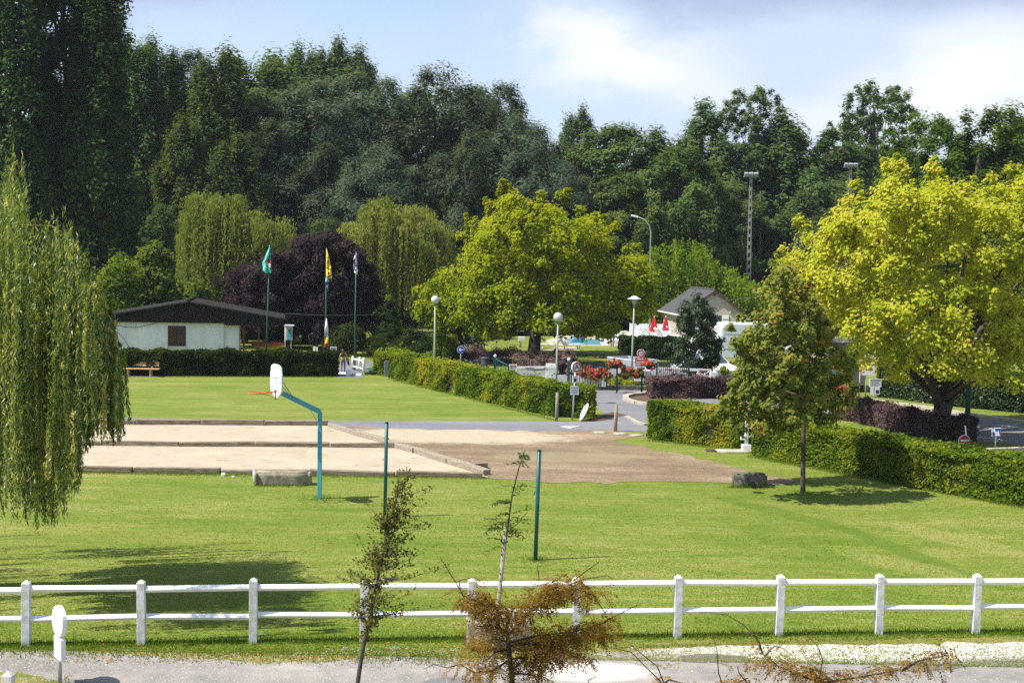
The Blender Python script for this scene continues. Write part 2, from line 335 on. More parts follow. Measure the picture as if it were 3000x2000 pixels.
def thing(name, label, cat, loc=(0, 0, 0), rz=0.0, group=None):
    o = bpy.data.objects.new(name, None); C.objects.link(o)
    o.empty_display_size = 0.2
    o.location = loc; o.rotation_euler = (0, 0, rz)
    return put(o, label, cat, group)


def origin(o):
    v = Vector((0, 0, 0))
    while o is not None: v += o.location; o = o.parent
    return v


class MB:
    """collects shapes for one mesh; build() links it as one object"""
    def __init__(s): s.v = []; s.f = []; s.mi = []
    def add(s, vs, fs, mi=0):
        k = len(s.v); s.v += [tuple(x) for x in vs]
        for f in fs: s.f.append([i + k for i in f]); s.mi.append(mi)
        return s
    def box(s, c, d, rz=0.0, mi=0, rot=None, taper=1.0):
        R = rot if rot is not None else Matrix.Rotation(rz, 3, 'Z')
        vs = []
        for z in (-1, 1):
            k = taper if z > 0 else 1.0
            for x, y in ((-1, -1), (1, -1), (1, 1), (-1, 1)):
                vs.append(Vector(c) + R @ Vector((x * d[0] / 2 * k, y * d[1] / 2 * k, z * d[2] / 2)))
        return s.add(vs, [(3, 2, 1, 0), (4, 5, 6, 7), (0, 1, 5, 4), (1, 2, 6, 5), (2, 3, 7, 6), (3, 0, 4, 7)], mi)
    def bar(s, a, b, w, h=None, mi=0, roll=0.0):
        a = Vector(a); b = Vector(b); d = b - a
        q = d.to_track_quat('X', 'Z').to_matrix() @ Matrix.Rotation(roll, 3, 'X')
        return s.box((a + b) / 2, (d.length, w, h if h else w), rot=q, mi=mi)
    def tube(s, pts, rs, nn=8, mi=0, cap=True):
        pts = [Vector(p) for p in pts]
        if not hasattr(rs, '__len__'): rs = [rs] * len(pts)
        rings = []; ref = None
        for i, p in enumerate(pts):
            t = (pts[min(i + 1, len(pts) - 1)] - pts[max(i - 1, 0)]).normalized()
            if ref is None: ref = t.orthogonal().normalized()
            ref = (ref - t * ref.dot(t)).normalized(); bi = t.cross(ref)
            rings.append([p + (ref * math.cos(a) + bi * math.sin(a)) * rs[i] for a in (2 * math.pi * k / nn for k in range(nn))])
        vs = [v for r in rings for v in r]; fs = []
        for i in range(len(pts) - 1):
            for k in range(nn):
                fs.append((i * nn + k, i * nn + (k + 1) % nn, (i + 1) * nn + (k + 1) % nn, (i + 1) * nn + k))
        if cap: fs += [tuple(range(nn - 1, -1, -1)), tuple((len(pts) - 1) * nn + k for k in range(nn))]
        return s.add(vs, fs, mi)
    def lathe(s, c, prof, nn=16, mi=0):
        c = Vector(c); vs = []; fs = []
        for r, z in prof:
            for k in range(nn): vs.append(c + Vector((r * math.cos(2 * math.pi * k / nn), r * math.sin(2 * math.pi * k / nn), z)))
        for i in range(len(prof) - 1):
            for k in range(nn): fs.append((i * nn + k, i * nn + (k + 1) % nn, (i + 1) * nn + (k + 1) % nn, (i + 1) * nn + k))
        return s.add(vs, fs, mi)
    def prism(s, poly, base, ax, ay, az, t, mi=0):
        """flat polygon (x,y) in the ax/ay frame at base, thickness t along az (centred)"""
        base = Vector(base); ax = Vector(ax); ay = Vector(ay); az = Vector(az)
        k = len(poly)
        vs = [base + ax * x + ay * y - az * t / 2 for x, y in poly] + [base + ax * x + ay * y + az * t / 2 for x, y in poly]
        fs = [tuple(range(k - 1, -1, -1)), tuple(range(k, 2 * k))] + [(i, (i + 1) % k, k + (i + 1) % k, k + i) for i in range(k)]
        return s.add(vs, fs, mi)
    def build(s, name, mats, parent=None, smooth=False, bevel=0.0, local=False):
        me = bpy.data.meshes.new(name)
        off = Vector((0, 0, 0)) if (local or parent is None) else origin(parent)
        me.from_pydata([(v[0] - off.x, v[1] - off.y, v[2] - off.z) for v in s.v], [], s.f)
        if not isinstance(mats, (list, tuple)): mats = [mats]
        for m in mats: me.materials.append(m)
        if len(mats) > 1: me.polygons.foreach_set('material_index', s.mi)
        bm = bmesh.new(); bm.from_mesh(me)
        bmesh.ops.recalc_face_normals(bm, faces=bm.faces)
        if bevel: bmesh.ops.bevel(bm, geom=list(bm.edges), offset=bevel, segments=2, affect='EDGES', profile=0.5)
        bm.to_mesh(me); bm.free()
        if smooth: me.polygons.foreach_set('use_smooth', [True] * len(me.polygons))
        o = bpy.data.objects.new(name, me); C.objects.link(o)
        if parent: o.parent = parent
        return o


def unit(a): return a / np.maximum(np.linalg.norm(a, axis=1, keepdims=True), 1e-9)


def rdir(rng, k): return unit(rng.normal(size=(k, 3)))


def leafobj(name, P, N, U, L, Wd, tint, m, parent=None, kind=None, tri=False, local=False):
    """many leaf-sized faces as one mesh: P centres, N normals, U long axes"""
    k = len(P); N = unit(N); U = unit(U - N * (U * N).sum(1, keepdims=True)); Sd = np.cross(N, U)
    L = np.broadcast_to(np.asarray(L, float), (k,))[:, None]; Wd = np.broadcast_to(np.asarray(Wd, float), (k,))[:, None]
    if parent is not None and not local: P = P - np.array(origin(parent))
    if tri == 'leaf': V = np.stack([P - U * L / 2 - Sd * Wd / 2, P - U * L / 2 + Sd * Wd / 2, P + U * L / 2], 1); q = 3
    elif tri: V = np.stack([P - Sd * Wd / 2, P + Sd * Wd / 2, P + U * L], 1); q = 3
    else: V = np.stack([P - U * L / 2, P + Sd * Wd / 2 - N * Wd * 0.12, P + U * L / 2, P - Sd * Wd / 2 - N * Wd * 0.12], 1); q = 4
    me = bpy.data.meshes.new(name)
    me.vertices.add(k * q); me.vertices.foreach_set('co', V.reshape(-1).astype(np.float32))
    me.loops.add(k * q); me.loops.foreach_set('vertex_index', np.arange(k * q, dtype=np.int32))
    me.polygons.add(k); me.polygons.foreach_set('loop_start', np.arange(0, k * q, q, dtype=np.int32))
    at = me.attributes.new('tint', 'FLOAT', 'FACE')
    at.data.foreach_set('value', np.clip(tint, 0, 1).astype(np.float32))
    me.materials.append(m); me.update(calc_edges=True)
    o = bpy.data.objects.new(name, me); C.objects.link(o)
    if parent is not None: o.parent = parent
    if kind: o['kind'] = kind
    return o


def vn(P, f, seed=0):            # cheap smooth 3-D noise, about -1..1
    r = np.random.default_rng(1000 + seed); s = 0
    for _ in range(5):
        kx = r.normal(size=3) * f; s = s + np.sin(P @ kx + r.uniform(0, 6.28))
    return s / 2.6


def clumps(rng, cen, rr, per, leaf, mid, up=0.35, rnd=0.6, out=0.5, asp=0.62, flat=0.8, tbase=0.45, tvar=0.16, tl=0.2, droop=0.0, sunb=0.35):
    """leaves in round clumps; returns arrays for leafobj"""
    cen = np.asarray(cen); k = len(cen); rr = np.broadcast_to(np.asarray(rr, float), (k,))
    c = np.repeat(cen, per, 0); r = np.repeat(rr, per)
    v = rdir(rng, k * per); q = r * np.minimum(1.12, np.abs(rng.normal(0.58, 0.28, k * per)))
    P = c + v * q[:, None] * np.array([1, 1, flat])
    o = unit(P - np.asarray(mid))
    N = v * 0.7 + o * out + np.array([0, 0, up]) + rdir(rng, k * per) * rnd + np.array([-0.53, -0.16, 0.83]) * sunb   # leaves turn to the light
    U = rdir(rng, k * per) + np.array([0, 0, -droop])
    L = leaf * rng.uniform(0.7, 1.35, k * per)
    t = np.repeat(tbase + rng.normal(0, tvar, k), per) + rng.normal(0, tl, k * per)
    return P, N, U, L, L * asp, t


def envelope(rng, k, H, R, shape, z0=0.12, lump=0.25, core=0.4, seed=0):
    """k clump centres in a crown of height H, greatest radius R"""
    out = []
    ph = rng.uniform(0, 6.28, 6)
    while len(out) < k:
        t = rng.uniform(0, 1); w = shape(t)
        if rng.uniform() > w + 0.08: continue
        a = rng.uniform(0, 6.28)
        lob = 1 + lump * (math.sin(2 * a + ph[0] + 3 * t) * 0.5 + math.sin(3 * a + ph[1] - 5 * t) * 0.35 + math.sin(9 * t + ph[2] + a) * 0.35)
        r = R * w * lob * (core + (1 - core) * math.sqrt(rng.uniform()))
        out.append((r * math.cos(a), r * math.sin(a), H * (z0 + (1 - z0) * t)))
    return np.array(out)


def wood(mb, base, top, r0, r1, cen, rng, nlimb=10, nn=7, lean=0.0, r_limb=0.3, start=0.3):
    """tapered trunk plus limbs that run out to some of the clumps"""
    base = Vector(base); top = Vector(top); mids = []
    for i in range(6):
        t = i / 5
        mids.append(base.lerp(top, t) + Vector((rng.normal() * r0 * 0.5, rng.normal() * r0 * 0.5, 0)) * (0.0 if i == 0 else 1.0))
    rs = [r0 * 1.35] + [r0 + (r1 - r0) * i / 5 for i in range(1, 6)]
    mb.tube(mids, rs, nn)
    idx = rng.permutation(len(cen))[:nlimb]
    for i in idx:
        c = Vector(cen[i]); h = max(start, min(0.95, (c.z - base.z) / max(0.1, top.z - base.z) * 0.75))
        a = base.lerp(top, h); rb = (r0 + (r1 - r0) * h) * r_limb * 1.6
        m1 = a.lerp(c, 0.45) + Vector((0, 0, 0.08 * (c - a).length)) + Vector(rng.normal(size=3)) * 0.05 * (c - a).length
        mb.tube([a, m1, c], [rb, rb * 0.6, rb * 0.2], 5)


def tree(name, label, cat, base, H, R, shape, leafm, nc, per, rc, leaf, bark='bark', group=None, seed=1, z0=0.25, trunk=0.02, rclamp=None, nlimb=10, lump=0.25, core=0.4, **kw):
    rng = np.random.default_rng(seed)
    t = thing(name, label, cat, base, 0, group)
    cen = envelope(rng, nc, H - rc * 0.6, R - rc * 0.5, shape, z0, lump, core)
    mb = MB(); wood(mb, (0, 0, -0.1), (0, 0, H * 0.82), H * trunk, H * trunk * 0.25, cen, rng, nlimb)
    mb.build('trunk', M[bark], t, smooth=True, local=True)
    a = clumps(rng, cen, rc * rng.uniform(0.65, 1.2, nc), per, leaf, (0, 0, H * 0.45), **kw)
    leafobj('crown', *a, M[leafm], t, local=True, tri='leaf')
    return t


def dup(t, loc=None, rz=None, sc=None, label=None, group=None):
    r = t.copy(); C.objects.link(r)
    for ch in list(t.children):
        c = ch.copy(); C.objects.link(c); c.parent = r
        for g in ch.children:
            d = g.copy(); C.objects.link(d); d.parent = c
    if loc is not None: r.location = loc
    if rz is not None: r.rotation_euler = (0, 0, rz)
    if sc is not None: r.scale = sc
    if label: r['label'] = label
    if group: r['group'] = group
    return r


def sheet(name, pts, z, m, kind='structure', jit=0.0, step=0.6, seed=3, parent=None):
    """flat ground sheet from an outline of world (x, y) points, its edge made uneven by jit"""
    rng = np.random.default_rng(seed); o = []
    k = len(pts)
    for i in range(k):
        a = Vector((pts[i][0], pts[i][1])); b = Vector((pts[(i + 1) % k][0], pts[(i + 1) % k][1])); d = b - a
        nseg = max(1, int(d.length / step)) if jit else 1
        nrm = Vector((-d.y, d.x)).normalized() if d.length > 0 else Vector((0, 0))
        for q in range(nseg):
            p = a + d * q / nseg
            if jit and q: p = p + nrm * rng.normal() * jit
            o.append((p.x, p.y, z))
    bm = bmesh.new(); vs = [bm.verts.new(p) for p in o]; f = bm.faces.new(vs)
    if f.normal.z < 0: f.normal_flip()
    bmesh.ops.triangulate(bm, faces=[f])
    bmesh.ops.recalc_face_normals(bm, faces=bm.faces)
    for f in bm.faces:
        if f.normal.z < 0: f.normal_flip()
    me = bpy.data.meshes.new(name); bm.to_mesh(me); bm.free(); me.materials.append(m)
    ob = bpy.data.objects.new(name, me); C.objects.link(ob); ob['kind'] = kind
    if parent: ob.parent = parent
    return ob


def gp(*pp): return [tuple(G(x, y)[:2]) for x, y in pp]


def text(body, size, loc, ax, ay, m, name, parent, local=False):
    """flat lettering centred on loc in the ax/ay frame"""
    cu = bpy.data.curves.new(name, 'FONT'); cu.body = body; cu.size = size; cu.align_x = 'CENTER'; cu.align_y = 'CENTER'; cu.extrude = 0.002; cu.resolution_u = 2
    tmp = bpy.data.objects.new(name, cu); C.objects.link(tmp)
    me = bpy.data.meshes.new_from_object(tmp.evaluated_get(bpy.context.evaluated_depsgraph_get()))
    bpy.data.objects.remove(tmp)
    ax = Vector(ax).normalized(); ay = Vector(ay).normalized(); az = ax.cross(ay)
    off = Vector((0, 0, 0)) if local else origin(parent)
    me.transform(Matrix(((ax.x, ay.x, az.x, loc[0] - off.x), (ax.y, ay.y, az.y, loc[1] - off.y), (ax.z, ay.z, az.z, loc[2] - off.z), (0, 0, 0, 1))))
    me.materials.append(m); me.name = name
    o = bpy.data.objects.new(name, me); C.objects.link(o); o.parent = parent
    return o


def circ(r, k=24): return [(r * math.cos(2 * math.pi * i / k), r * math.sin(2 * math.pi * i / k)) for i in range(k)]


X3 = Vector((1, 0, 0)); Y3 = Vector((0, 1, 0)); Z3 = Vector((0, 0, 1))
# ================================================================ the ground
sheet('lawn', [(-900, -20), (900, -20), (900, 1500), (-900, 1500)], 0.0, M['lawn'])
# gravel lane in front of the fence
sheet('gravel_road', [(-14, 5)] + gp((-60, 1900), (250, 1906), (420, 1908), (600, 1925), (800, 1938), (1000, 1925), (1200, 1918), (1400, 1930), (1600, 1925), (1800, 1905), (2050, 1890), (2400, 1884), (2700, 1880), (3060, 1872)) + [(14, 5)], 0.004, M['gravelroad'], jit=0.05, step=0.25)
sheet('lawn_corner', [(-14, 6)] + gp((-60, 1965), (60, 1968), (120, 1978), (170, 1995), (215, 2030), (260, 2120)) + [(-5, 6)], 0.008, M['verge'], jit=0.04, step=0.2, seed=5)
sheet('dry_verge', gp((-60, 1897), (700, 1910), (1300, 1908), (2000, 1880), (3060, 1866), (3060, 1878), (2700, 1884), (2050, 1893), (1800, 1910), (1400, 1934), (1200, 1922), (800, 1942), (600, 1929), (250, 1910), (-60, 1905)), 0.006, M['verge'], jit=0.05, step=0.25, seed=8)
0 and sheet('white_gravel', gp((1980, 1890), (2200, 1893), (2500, 1888), (2750, 1884), (3060, 1876), (3060, 1920), (2900, 1928), (2650, 1925), (2450, 1920), (2250, 1922), (2080, 1905)), 0.010, M['chalk'], jit=0.06, step=0.2, seed=9)
0 and sheet('white_gravel', gp((1600, 1965), (1660, 1952), (1760, 1946), (1860, 1952), (1910, 1965), (1890, 1985), (1800, 2005), (1650, 2010), (1560, 1995)), 0.010, M['chalk'], jit=0.05, step=0.2, seed=10)
for i, pp in enumerate([((1990, 1920), (2080, 1915), (2190, 1924), (2205, 1936), (2110, 1943), (2000, 1938)), ((1230, 2000), (1290, 1985), (1390, 1982), (1440, 1992), (1430, 2010), (1300, 2020)), ((2560, 1960), (2680, 1950), (2800, 1942), (2835, 1950), (2790, 1962), (2640, 1966))]):
    sheet('puddle', gp(*pp), 0.009, M['puddle'], jit=0.03, step=0.15, seed=20 + i)
# asphalt path behind the court and the entrance road
sheet('path', gp((-400, 1216), (270, 1223), (700, 1229), (1000, 1232), (1640, 1234), (1700, 1236), (1740, 1229), (1775, 1216), (1735, 1180), (1720, 1143), (1930, 1141), (2260, 1152), (2480, 1215), (2180, 1212), (1990, 1210), (1890, 1225), (1895, 1263), (1600, 1264), (1300, 1262), (960, 1247), (270, 1241), (-400, 1234)), 0.005, M['asphalt'], jit=0.05, step=0.5)
sheet('bare_ground', gp((955, 1247), (1300, 1259), (1600, 1262), (1790, 1258), (1870, 1270), (1890, 1281), (1800, 1288), (1830, 1300), (1900, 1312), (2000, 1330), (2080, 1350), (2190, 1382), (2330, 1404), (2320, 1417), (2230, 1420), (2140, 1416), (1900, 1411), (1600, 1414), (1440, 1402)), 0.009, M['bare'], jit=0.16, step=0.45, seed=4)
0 and sheet('pale_sand', gp((1010, 1256), (1300, 1266), (1560, 1262), (1660, 1272), (1640, 1285), (1560, 1300), (1400, 1302), (1280, 1298), (1140, 1292)), 0.013, M['pale'], jit=0.2, step=0.4, seed=12)
sheet('soil', gp((1700, 1236), (1795, 1206), (1840, 1216), (1800, 1224), (1770, 1232)), 0.009, M['soil'], jit=0.05, step=0.3)
sheet('gravel_patch', gp((1640, 1250), (1700, 1246), (1670, 1256)), 0.011, M['chalk'], jit=0.05, step=0.3)
sheet('sand_court', gp((-420, 1240), (270, 1243), (962, 1246), (1435, 1398), (900, 1390), (200, 1378), (-420, 1368)), 0.012, M['court'])
# right-hand road
ro = gp((2330, 1160), (2520, 1172), (2700, 1197), (2840, 1219), (3000, 1243), (3500, 1330), (3500, 1420), (3060, 1310), (2810, 1288), (2560, 1235), (2400, 1200), (2250, 1165))
sheet('road', ro, 0.006, M['asphalt'], jit=0.03, step=1.0)
sheet('side_road', gp((2960, 1338), (3060, 1322), (3500, 1420), (3500, 1520), (3060, 1352)), 0.007, M['asphalt'])
for i, (x, y) in enumerate([(2560, 1196), (2620, 1199), (2665, 1204), (2715, 1214), (2735, 1220), (2762, 1227), (2792, 1231), (2824, 1238), (2856, 1246), (2890, 1253), (2925, 1245), (2955, 1249), (2985, 1255)]):
    p = G(x, y); q = G(x + 15, y + 2)
    d = (q - p).normalized(); w = Vector((-d.y, d.x, 0)) * 0.07
    sheet('road_marking', [tuple((p + w)[:2]), tuple((p - w)[:2]), tuple((q - w)[:2]), tuple((q + w)[:2])], 0.011, M['white'])
a, b = G(2812, 1259), G(2872, 1262); w = Vector((0, 0.08, 0))
sheet('road_marking', [tuple((a + w)[:2]), tuple((a - w)[:2]), tuple((b - w)[:2]), tuple((b + w)[:2])], 0.011, M['white'])
a, b = G(2842, 1279), G(2930, 1286)
sheet('road_marking', [tuple((a + w)[:2]), tuple((a - w)[:2]), tuple((b - w)[:2]), tuple((b + w)[:2])], 0.011, M['white'])


def kerb(pp, w=0.28, h=0.12, seg=1.1):
    P = [Vector((*q, 0)) for q in pp]; k = put(thing('kerb', None, None), kind='structure'); acc = []
    for a, b in zip(P, P[1:]):
        nseg = max(1, round((b - a).length / seg))
        for i in range(nseg):
            m = MB(); d = b - a; p = a + d * i / nseg; q = a + d * (i + 0.985) / nseg
            m.bar(p + Z3 * h / 2, q + Z3 * h / 2, w, h); m.build('kerb_stone', M['kerb'], k)


kerb(gp((2520, 1170), (2700, 1194), (2840, 1216), (3000, 1240), (3300, 1292)))
kerb(gp((2895, 1322), (2960, 1320), (3060, 1314)), 0.22)
isl = []
isl = gp((1985, 1155), (1925, 1156), (1880, 1157), (1848, 1160), (1833, 1165), (1832, 1171), (1842, 1177), (1866, 1183), (1900, 1188), (1960, 1191), (2020, 1190))
kerb(isl, 0.3, 0.14, 0.9)
sheet('soil', isl, 0.011, M['soil'])
kerb(gp((1835, 1222), (1868, 1240), (1892, 1246)), 0.16, 0.08)
# far path, lawn corners and pool terrace
sheet('path', gp((1150, 968), (1235, 966), (1310, 990), (1400, 1020), (1500, 1050), (1500, 1068), (1380, 1062), (1290, 1040), (1230, 1008)), 0.006, M['asphalt'], jit=0.08, step=0.8)
sheet('path', gp((1420, 1044), (1520, 1033), (1630, 1020), (1640, 1023), (1520, 1040), (1430, 1052)), 0.005, M['court'])
sheet('gate_yard', gp((1440, 1100), (1600, 1070), (1790, 1062), (1960, 1072), (2300, 1080), (2420, 1150), (2000, 1138), (1790, 1132), (1660, 1140)), 0.004, M['asphalt'])
sheet('pool_terrace', gp((1590, 1000), (1640, 1013), (1900, 1014), (1990, 1012), (2060, 990), (1640, 982)), 0.008, M['court'])
sheet('pool_terrace', gp((1620, 1017), (1685, 1016), (1700, 1027), (1640, 1026)), 0.010, M['court'])
sheet('pool_water', gp((1640, 1008), (1685, 1010), (1905, 1009), (1905, 996), (1660, 993)), 0.014, M['pool'])

# ---------------------------------------------------------------- white fence
fence = thing('white_fence', 'long white two rail post fence along the gravel lane', 'fence', G(1400, 1880))
px = [-290, 77, 415, 742, 1065, 1380, 1687, 1983, 2280, 2572, 2855, 3130]
by = [1893, 1890, 1888, 1886, 1882, 1880, 1861, 1863, 1857, 1859, 1853, 1850]
fl, fr = G(77, 1890), G(2855, 1853)
fdir = (fr - fl).normalized(); fang = math.atan2(fdir.y, fdir.x)
FP = []
rg = np.random.default_rng(5)
for x in px:                     # posts stand on one straight line
    d = ray(x, 1875); d2 = Vector((d.x, d.y))
    t = ((fl.x) * d2.y - (fl.y) * d2.x) / (fdir.y * d2.x - fdir.x * d2.y)
    FP.append(Vector((fl.x + fdir.x * t, fl.y + fdir.y * t, 0)))
for p in FP:
    m = MB(); h = 1.13 + rg.normal() * 0.012; lean = Vector((rg.normal() * 0.008, rg.normal() * 0.008, 1))
    w = 0.145
    sq = [(-w / 2, -w / 2), (w / 2, -w / 2), (w / 2, w / 2), (-w / 2, w / 2)]
    R = Matrix.Rotation(fang, 3, 'Z'); vs = []
    for z, k in ((-0.3, 1), (h, 0.98), (h + 0.045, 0.3)):
        for x, y in sq: vs.append(p + R @ Vector((x * k, y * k, 0)) + lean * z)
    fs = [(3, 2, 1, 0)] + [(j * 4 + i, j * 4 + (i + 1) % 4, j * 4 + 4 + (i + 1) % 4, j * 4 + 4 + i) for j in range(2) for i in range(4)] + [(8, 9, 10, 11)]
    m.add(vs, fs); m.build('post', M['whitewood'], fence, bevel=0.006)
for a, b in zip(FP, FP[1:]):
    d = (b - a).normalized()
    for z in (1.015, 0.50):
        dz = rg.normal() * 0.012
        m = MB(); m.bar(a + d * 0.074 + Z3 * (z + dz), b - d * 0.074 + Z3 * (z + rg.normal() * 0.012), 0.088, 0.088, roll=rad(45))
        m.build('rail', M['white'], fence, bevel=0.004)
corner = thing('fence_post', 'white pointed post in the grass at the bottom left corner', 'post', (-7.17, 17.3, 0))
MB().box((-7.17, 17.3, 0.47), (0.145, 0.145, 0.94)).add([(-7.242, 17.228, 0.94), (-7.098, 17.228, 0.94), (-7.098, 17.372, 0.94), (-7.242, 17.372, 0.94), (-7.17, 17.3, 1.0)], [(0, 1, 4), (1, 2, 4), (2, 3, 4), (3, 0, 4)]).build('post_shaft', M['whitewood'], corner)

# ---------------------------------------------------------------- back of a road sign, bottom left
p = G(176, 2004); sg = thing('road_sign', 'white back of a low round road sign on a grey post', 'sign', p)
MB().tube([p, p + Z3 * 0.72], 0.032, 10).build('post', M['galv'], sg, smooth=True)
nrm = Vector((-0.77, -0.635, 0)).normalized(); tg = Vector((-nrm.y, nrm.x, 0))
MB().prism([(x, y) for x, y in circ(0.255)], p + Z3 * 1.05, tg, Z3, nrm, 0.085).build('round_plate', M['white'], sg, bevel=0.012)
MB().prism([(-0.17, -0.185), (0.17, -0.185), (0.17, 0.185), (-0.17, 0.185)], p + Z3 * 0.605, tg, Z3, nrm, 0.085).build('box_plate', M['white'], sg, bevel=0.02)

# ---------------------------------------------------------------- court edging
edge = thing('timber_edging', 'weathered railway sleepers laid round the sand court', 'edging', G(900, 1310))


def sleepers(a, b, ln=2.6, w=0.24, h=0.2, mt='timber', seed=0):
    r = np.random.default_rng(seed); a = Vector(a); b = Vector(b); d = b - a; k = max(1, round(d.length / ln))
    s = Vector((-d.y, d.x, 0)).normalized()
    for i in range(k):
        o0 = s * r.normal() * 0.035 + Z3 * (h / 2 - 0.02 + r.normal() * 0.02); o1 = s * r.normal() * 0.035 + Z3 * (h / 2 - 0.02 + r.normal() * 0.02)
        m = MB(); m.bar(a + d * (i + 0.006) / k + o0, a + d * (i + 0.992) / k + o1, w * r.uniform(0.9, 1.1), h * r.uniform(0.9, 1.1), roll=r.normal() * 0.05)
        m.build('sleeper', M[mt], edge, bevel=0.02)


sleepers(G(-380, 1240), G(962, 1246), seed=1, h=0.24)
sleepers(G(-380, 1300), G(1185, 1311), seed=2)
sleepers(G(962, 1250), G(1430, 1392), seed=3, mt='timber2', w=0.26, h=0.22)
sleepers(G(-380, 1370), G(1415, 1398), seed=4, h=0.17)
m = MB(); q = G(1405, 1372); m.box(q + Z3 * 0.1, (0.5, 0.26, 0.2), 0.5); m.build('sleeper', M['timber'], edge, bevel=0.02)

# ---------------------------------------------------------------- basketball hoop
p = G(936, 1460); bb = thing('basketball_hoop', 'turquoise basketball post with white backboard and orange ring', 'basketball hoop', p)
Yb = p.y; zt = D(940, 1205, Yb).z; xt = D(940, 1205, Yb).x
top = Vector((xt - 0.02, Yb, zt)); wdt = 0.115
MB().box((p.x, Yb, zt / 2 - 0.1), (wdt, wdt, zt + 0.2)).build('post', M['bluepaint'], bb, bevel=0.006)
nb_ = Vector((-0.88, -0.477, 0)).normalized()      # the way the board faces
bc = D(810, 1118, Yb - 0.70)
am = top + nb_ * 0.02; ae = bc - nb_ * 0.03 - Z3 * 0.26
MB().bar(am, ae, 0.11, 0.14).build('arm', M['bluepaint'], bb, bevel=0.006)
MB().bar(p + Z3 * (zt - 0.42), am.lerp(ae, 0.28), 0.02).build('brace', M['galv'], bb)
tb = Vector((-nb_.y, nb_.x, 0))
prof = [(-0.50, -0.24), (-0.50, 0.20), (-0.43, 0.42), (-0.22, 0.49), (0.22, 0.49), (0.43, 0.42), (0.50, 0.20), (0.50, -0.24), (0.24, -0.40), (0.0, -0.49), (-0.24, -0.40)]
MB().prism(prof, bc, tb, Z3, nb_, 0.05).build('backboard', M['white'], bb, bevel=0.012)
MB().bar(bc + nb_ * 0.027 + Z3 * 0.12 - tb * 0.15, bc + nb_ * 0.027 + Z3 * 0.12 + tb * 0.15, 0.006, 0.03).build('stripe', M['greyink'], bb)
MB().bar(bc - nb_ * 0.03 + Z3 * 0.1 + tb * 0.3, am.lerp(ae, 0.62) + tb * 0.05, 0.016).bar(bc - nb_ * 0.03 + Z3 * 0.1 - tb * 0.3, am.lerp(ae, 0.62) - tb * 0.05, 0.016).build('stay', M['grey'], bb)
MB().bar(bc - nb_ * 0.03 - Z3 * 0.32, am.lerp(ae, 0.82), 0.02).build('lower_stay', M['grey'], bb)
rc_ = bc + nb_ * (0.025 + 0.38 + 0.15) - Z3 * 0.29
MB().tube([rc_ + (nb_ * math.cos(t) + tb * math.sin(t)) * 0.225 for t in (2 * math.pi * i / 24 for i in range(25))], 0.016, 6, cap=False).build('ring', M['orange'], bb, smooth=True)
m = MB()
for s_ in (-1, 1):
    m.bar(bc + nb_ * 0.026 - Z3 * 0.29 + tb * s_ * 0.07, rc_ - nb_ * 0.21 + tb * s_ * 0.07, 0.02)
    m.bar(bc + nb_ * 0.026 - Z3 * 0.44, rc_ - nb_ * 0.1 + tb * s_ * 0.12 - Z3 * 0.01, 0.016)
m.build('ring_bracket', M['orange'], bb)
MB().prism([(-0.06, -0.17), (0.06, -0.17), (0.035, 0.06), (0.13, 0.06), (0.13, 0.10), (-0.13, 0.10), (-0.13, 0.06), (-0.035, 0.06)], bc + nb_ * 0.03 - Z3 * 0.33, tb * 0.8, Z3, nb_, 0.01).build('bracket_plate', M['rust'], bb)

# ---------------------------------------------------------------- green net posts
for (x0, y0, x1, y1, lab) in ((1127, 1515, 1133, 1237, 'dark green net post on the lawn behind the small leafy sapling'), (1568, 1640, 1580, 1318, 'nearer dark green net post on the lawn, in line with the staked sapling')):
    p = G(x0, y0); t = D(x1, y1, p.y)
    g = thing('net_post', lab, 'post', p, 0, 'green net posts on the lawn')
    MB().tube([p - Z3 * 0.2, t - Z3 * 0.02], 0.048, 14).build('tube', M['greenpost'], g, smooth=True)
    MB().tube([t - Z3 * 0.02, t + Z3 * 0.012], 0.052, 14).build('end_cap', M['greenpost'], g)
    h = p.lerp(t, 0.62); MB().tube([h - X3 * 0.048, h - X3 * 0.075 + Z3 * 0.0, h - X3 * 0.075 - Z3 * 0.05], 0.009, 6).build('hook', M['greendark'], g)


# ---------------------------------------------------------------- stones
def rock(name, label, c, d, m, rz=0.0, seed=0, rough=0.05, cat='stone', bev=0.05):
    r = np.random.default_rng(seed); bm = bmesh.new(); bmesh.ops.create_cube(bm, size=1)
    bmesh.ops.bevel(bm, geom=list(bm.edges), offset=bev, segments=2, affect='EDGES')
    bmesh.ops.subdivide_edges(bm, edges=list(bm.edges), cuts=3, use_grid_fill=True)
    P = np.array([v.co[:] for v in bm.verts]) * np.array(d)
    dsp = vn(P, 5, seed)[:, None] * rough * 0.6 + vn(P, 14, seed + 1)[:, None] * rough * 0.35
    P = P + unit(P) * dsp
    for v, q in zip(bm.verts, P): v.co = q
    bmesh.ops.transform(bm, matrix=Matrix.Rotation(rz, 4, 'Z'), verts=bm.verts)
    me = bpy.data.meshes.new(name); bm.to_mesh(me); bm.free(); me.materials.append(m)
    me.polygons.foreach_set('use_smooth', [True] * len(me.polygons))
    o = bpy.data.objects.new(name, me); C.objects.link(o); o.location = c
    return put(o, label, cat)


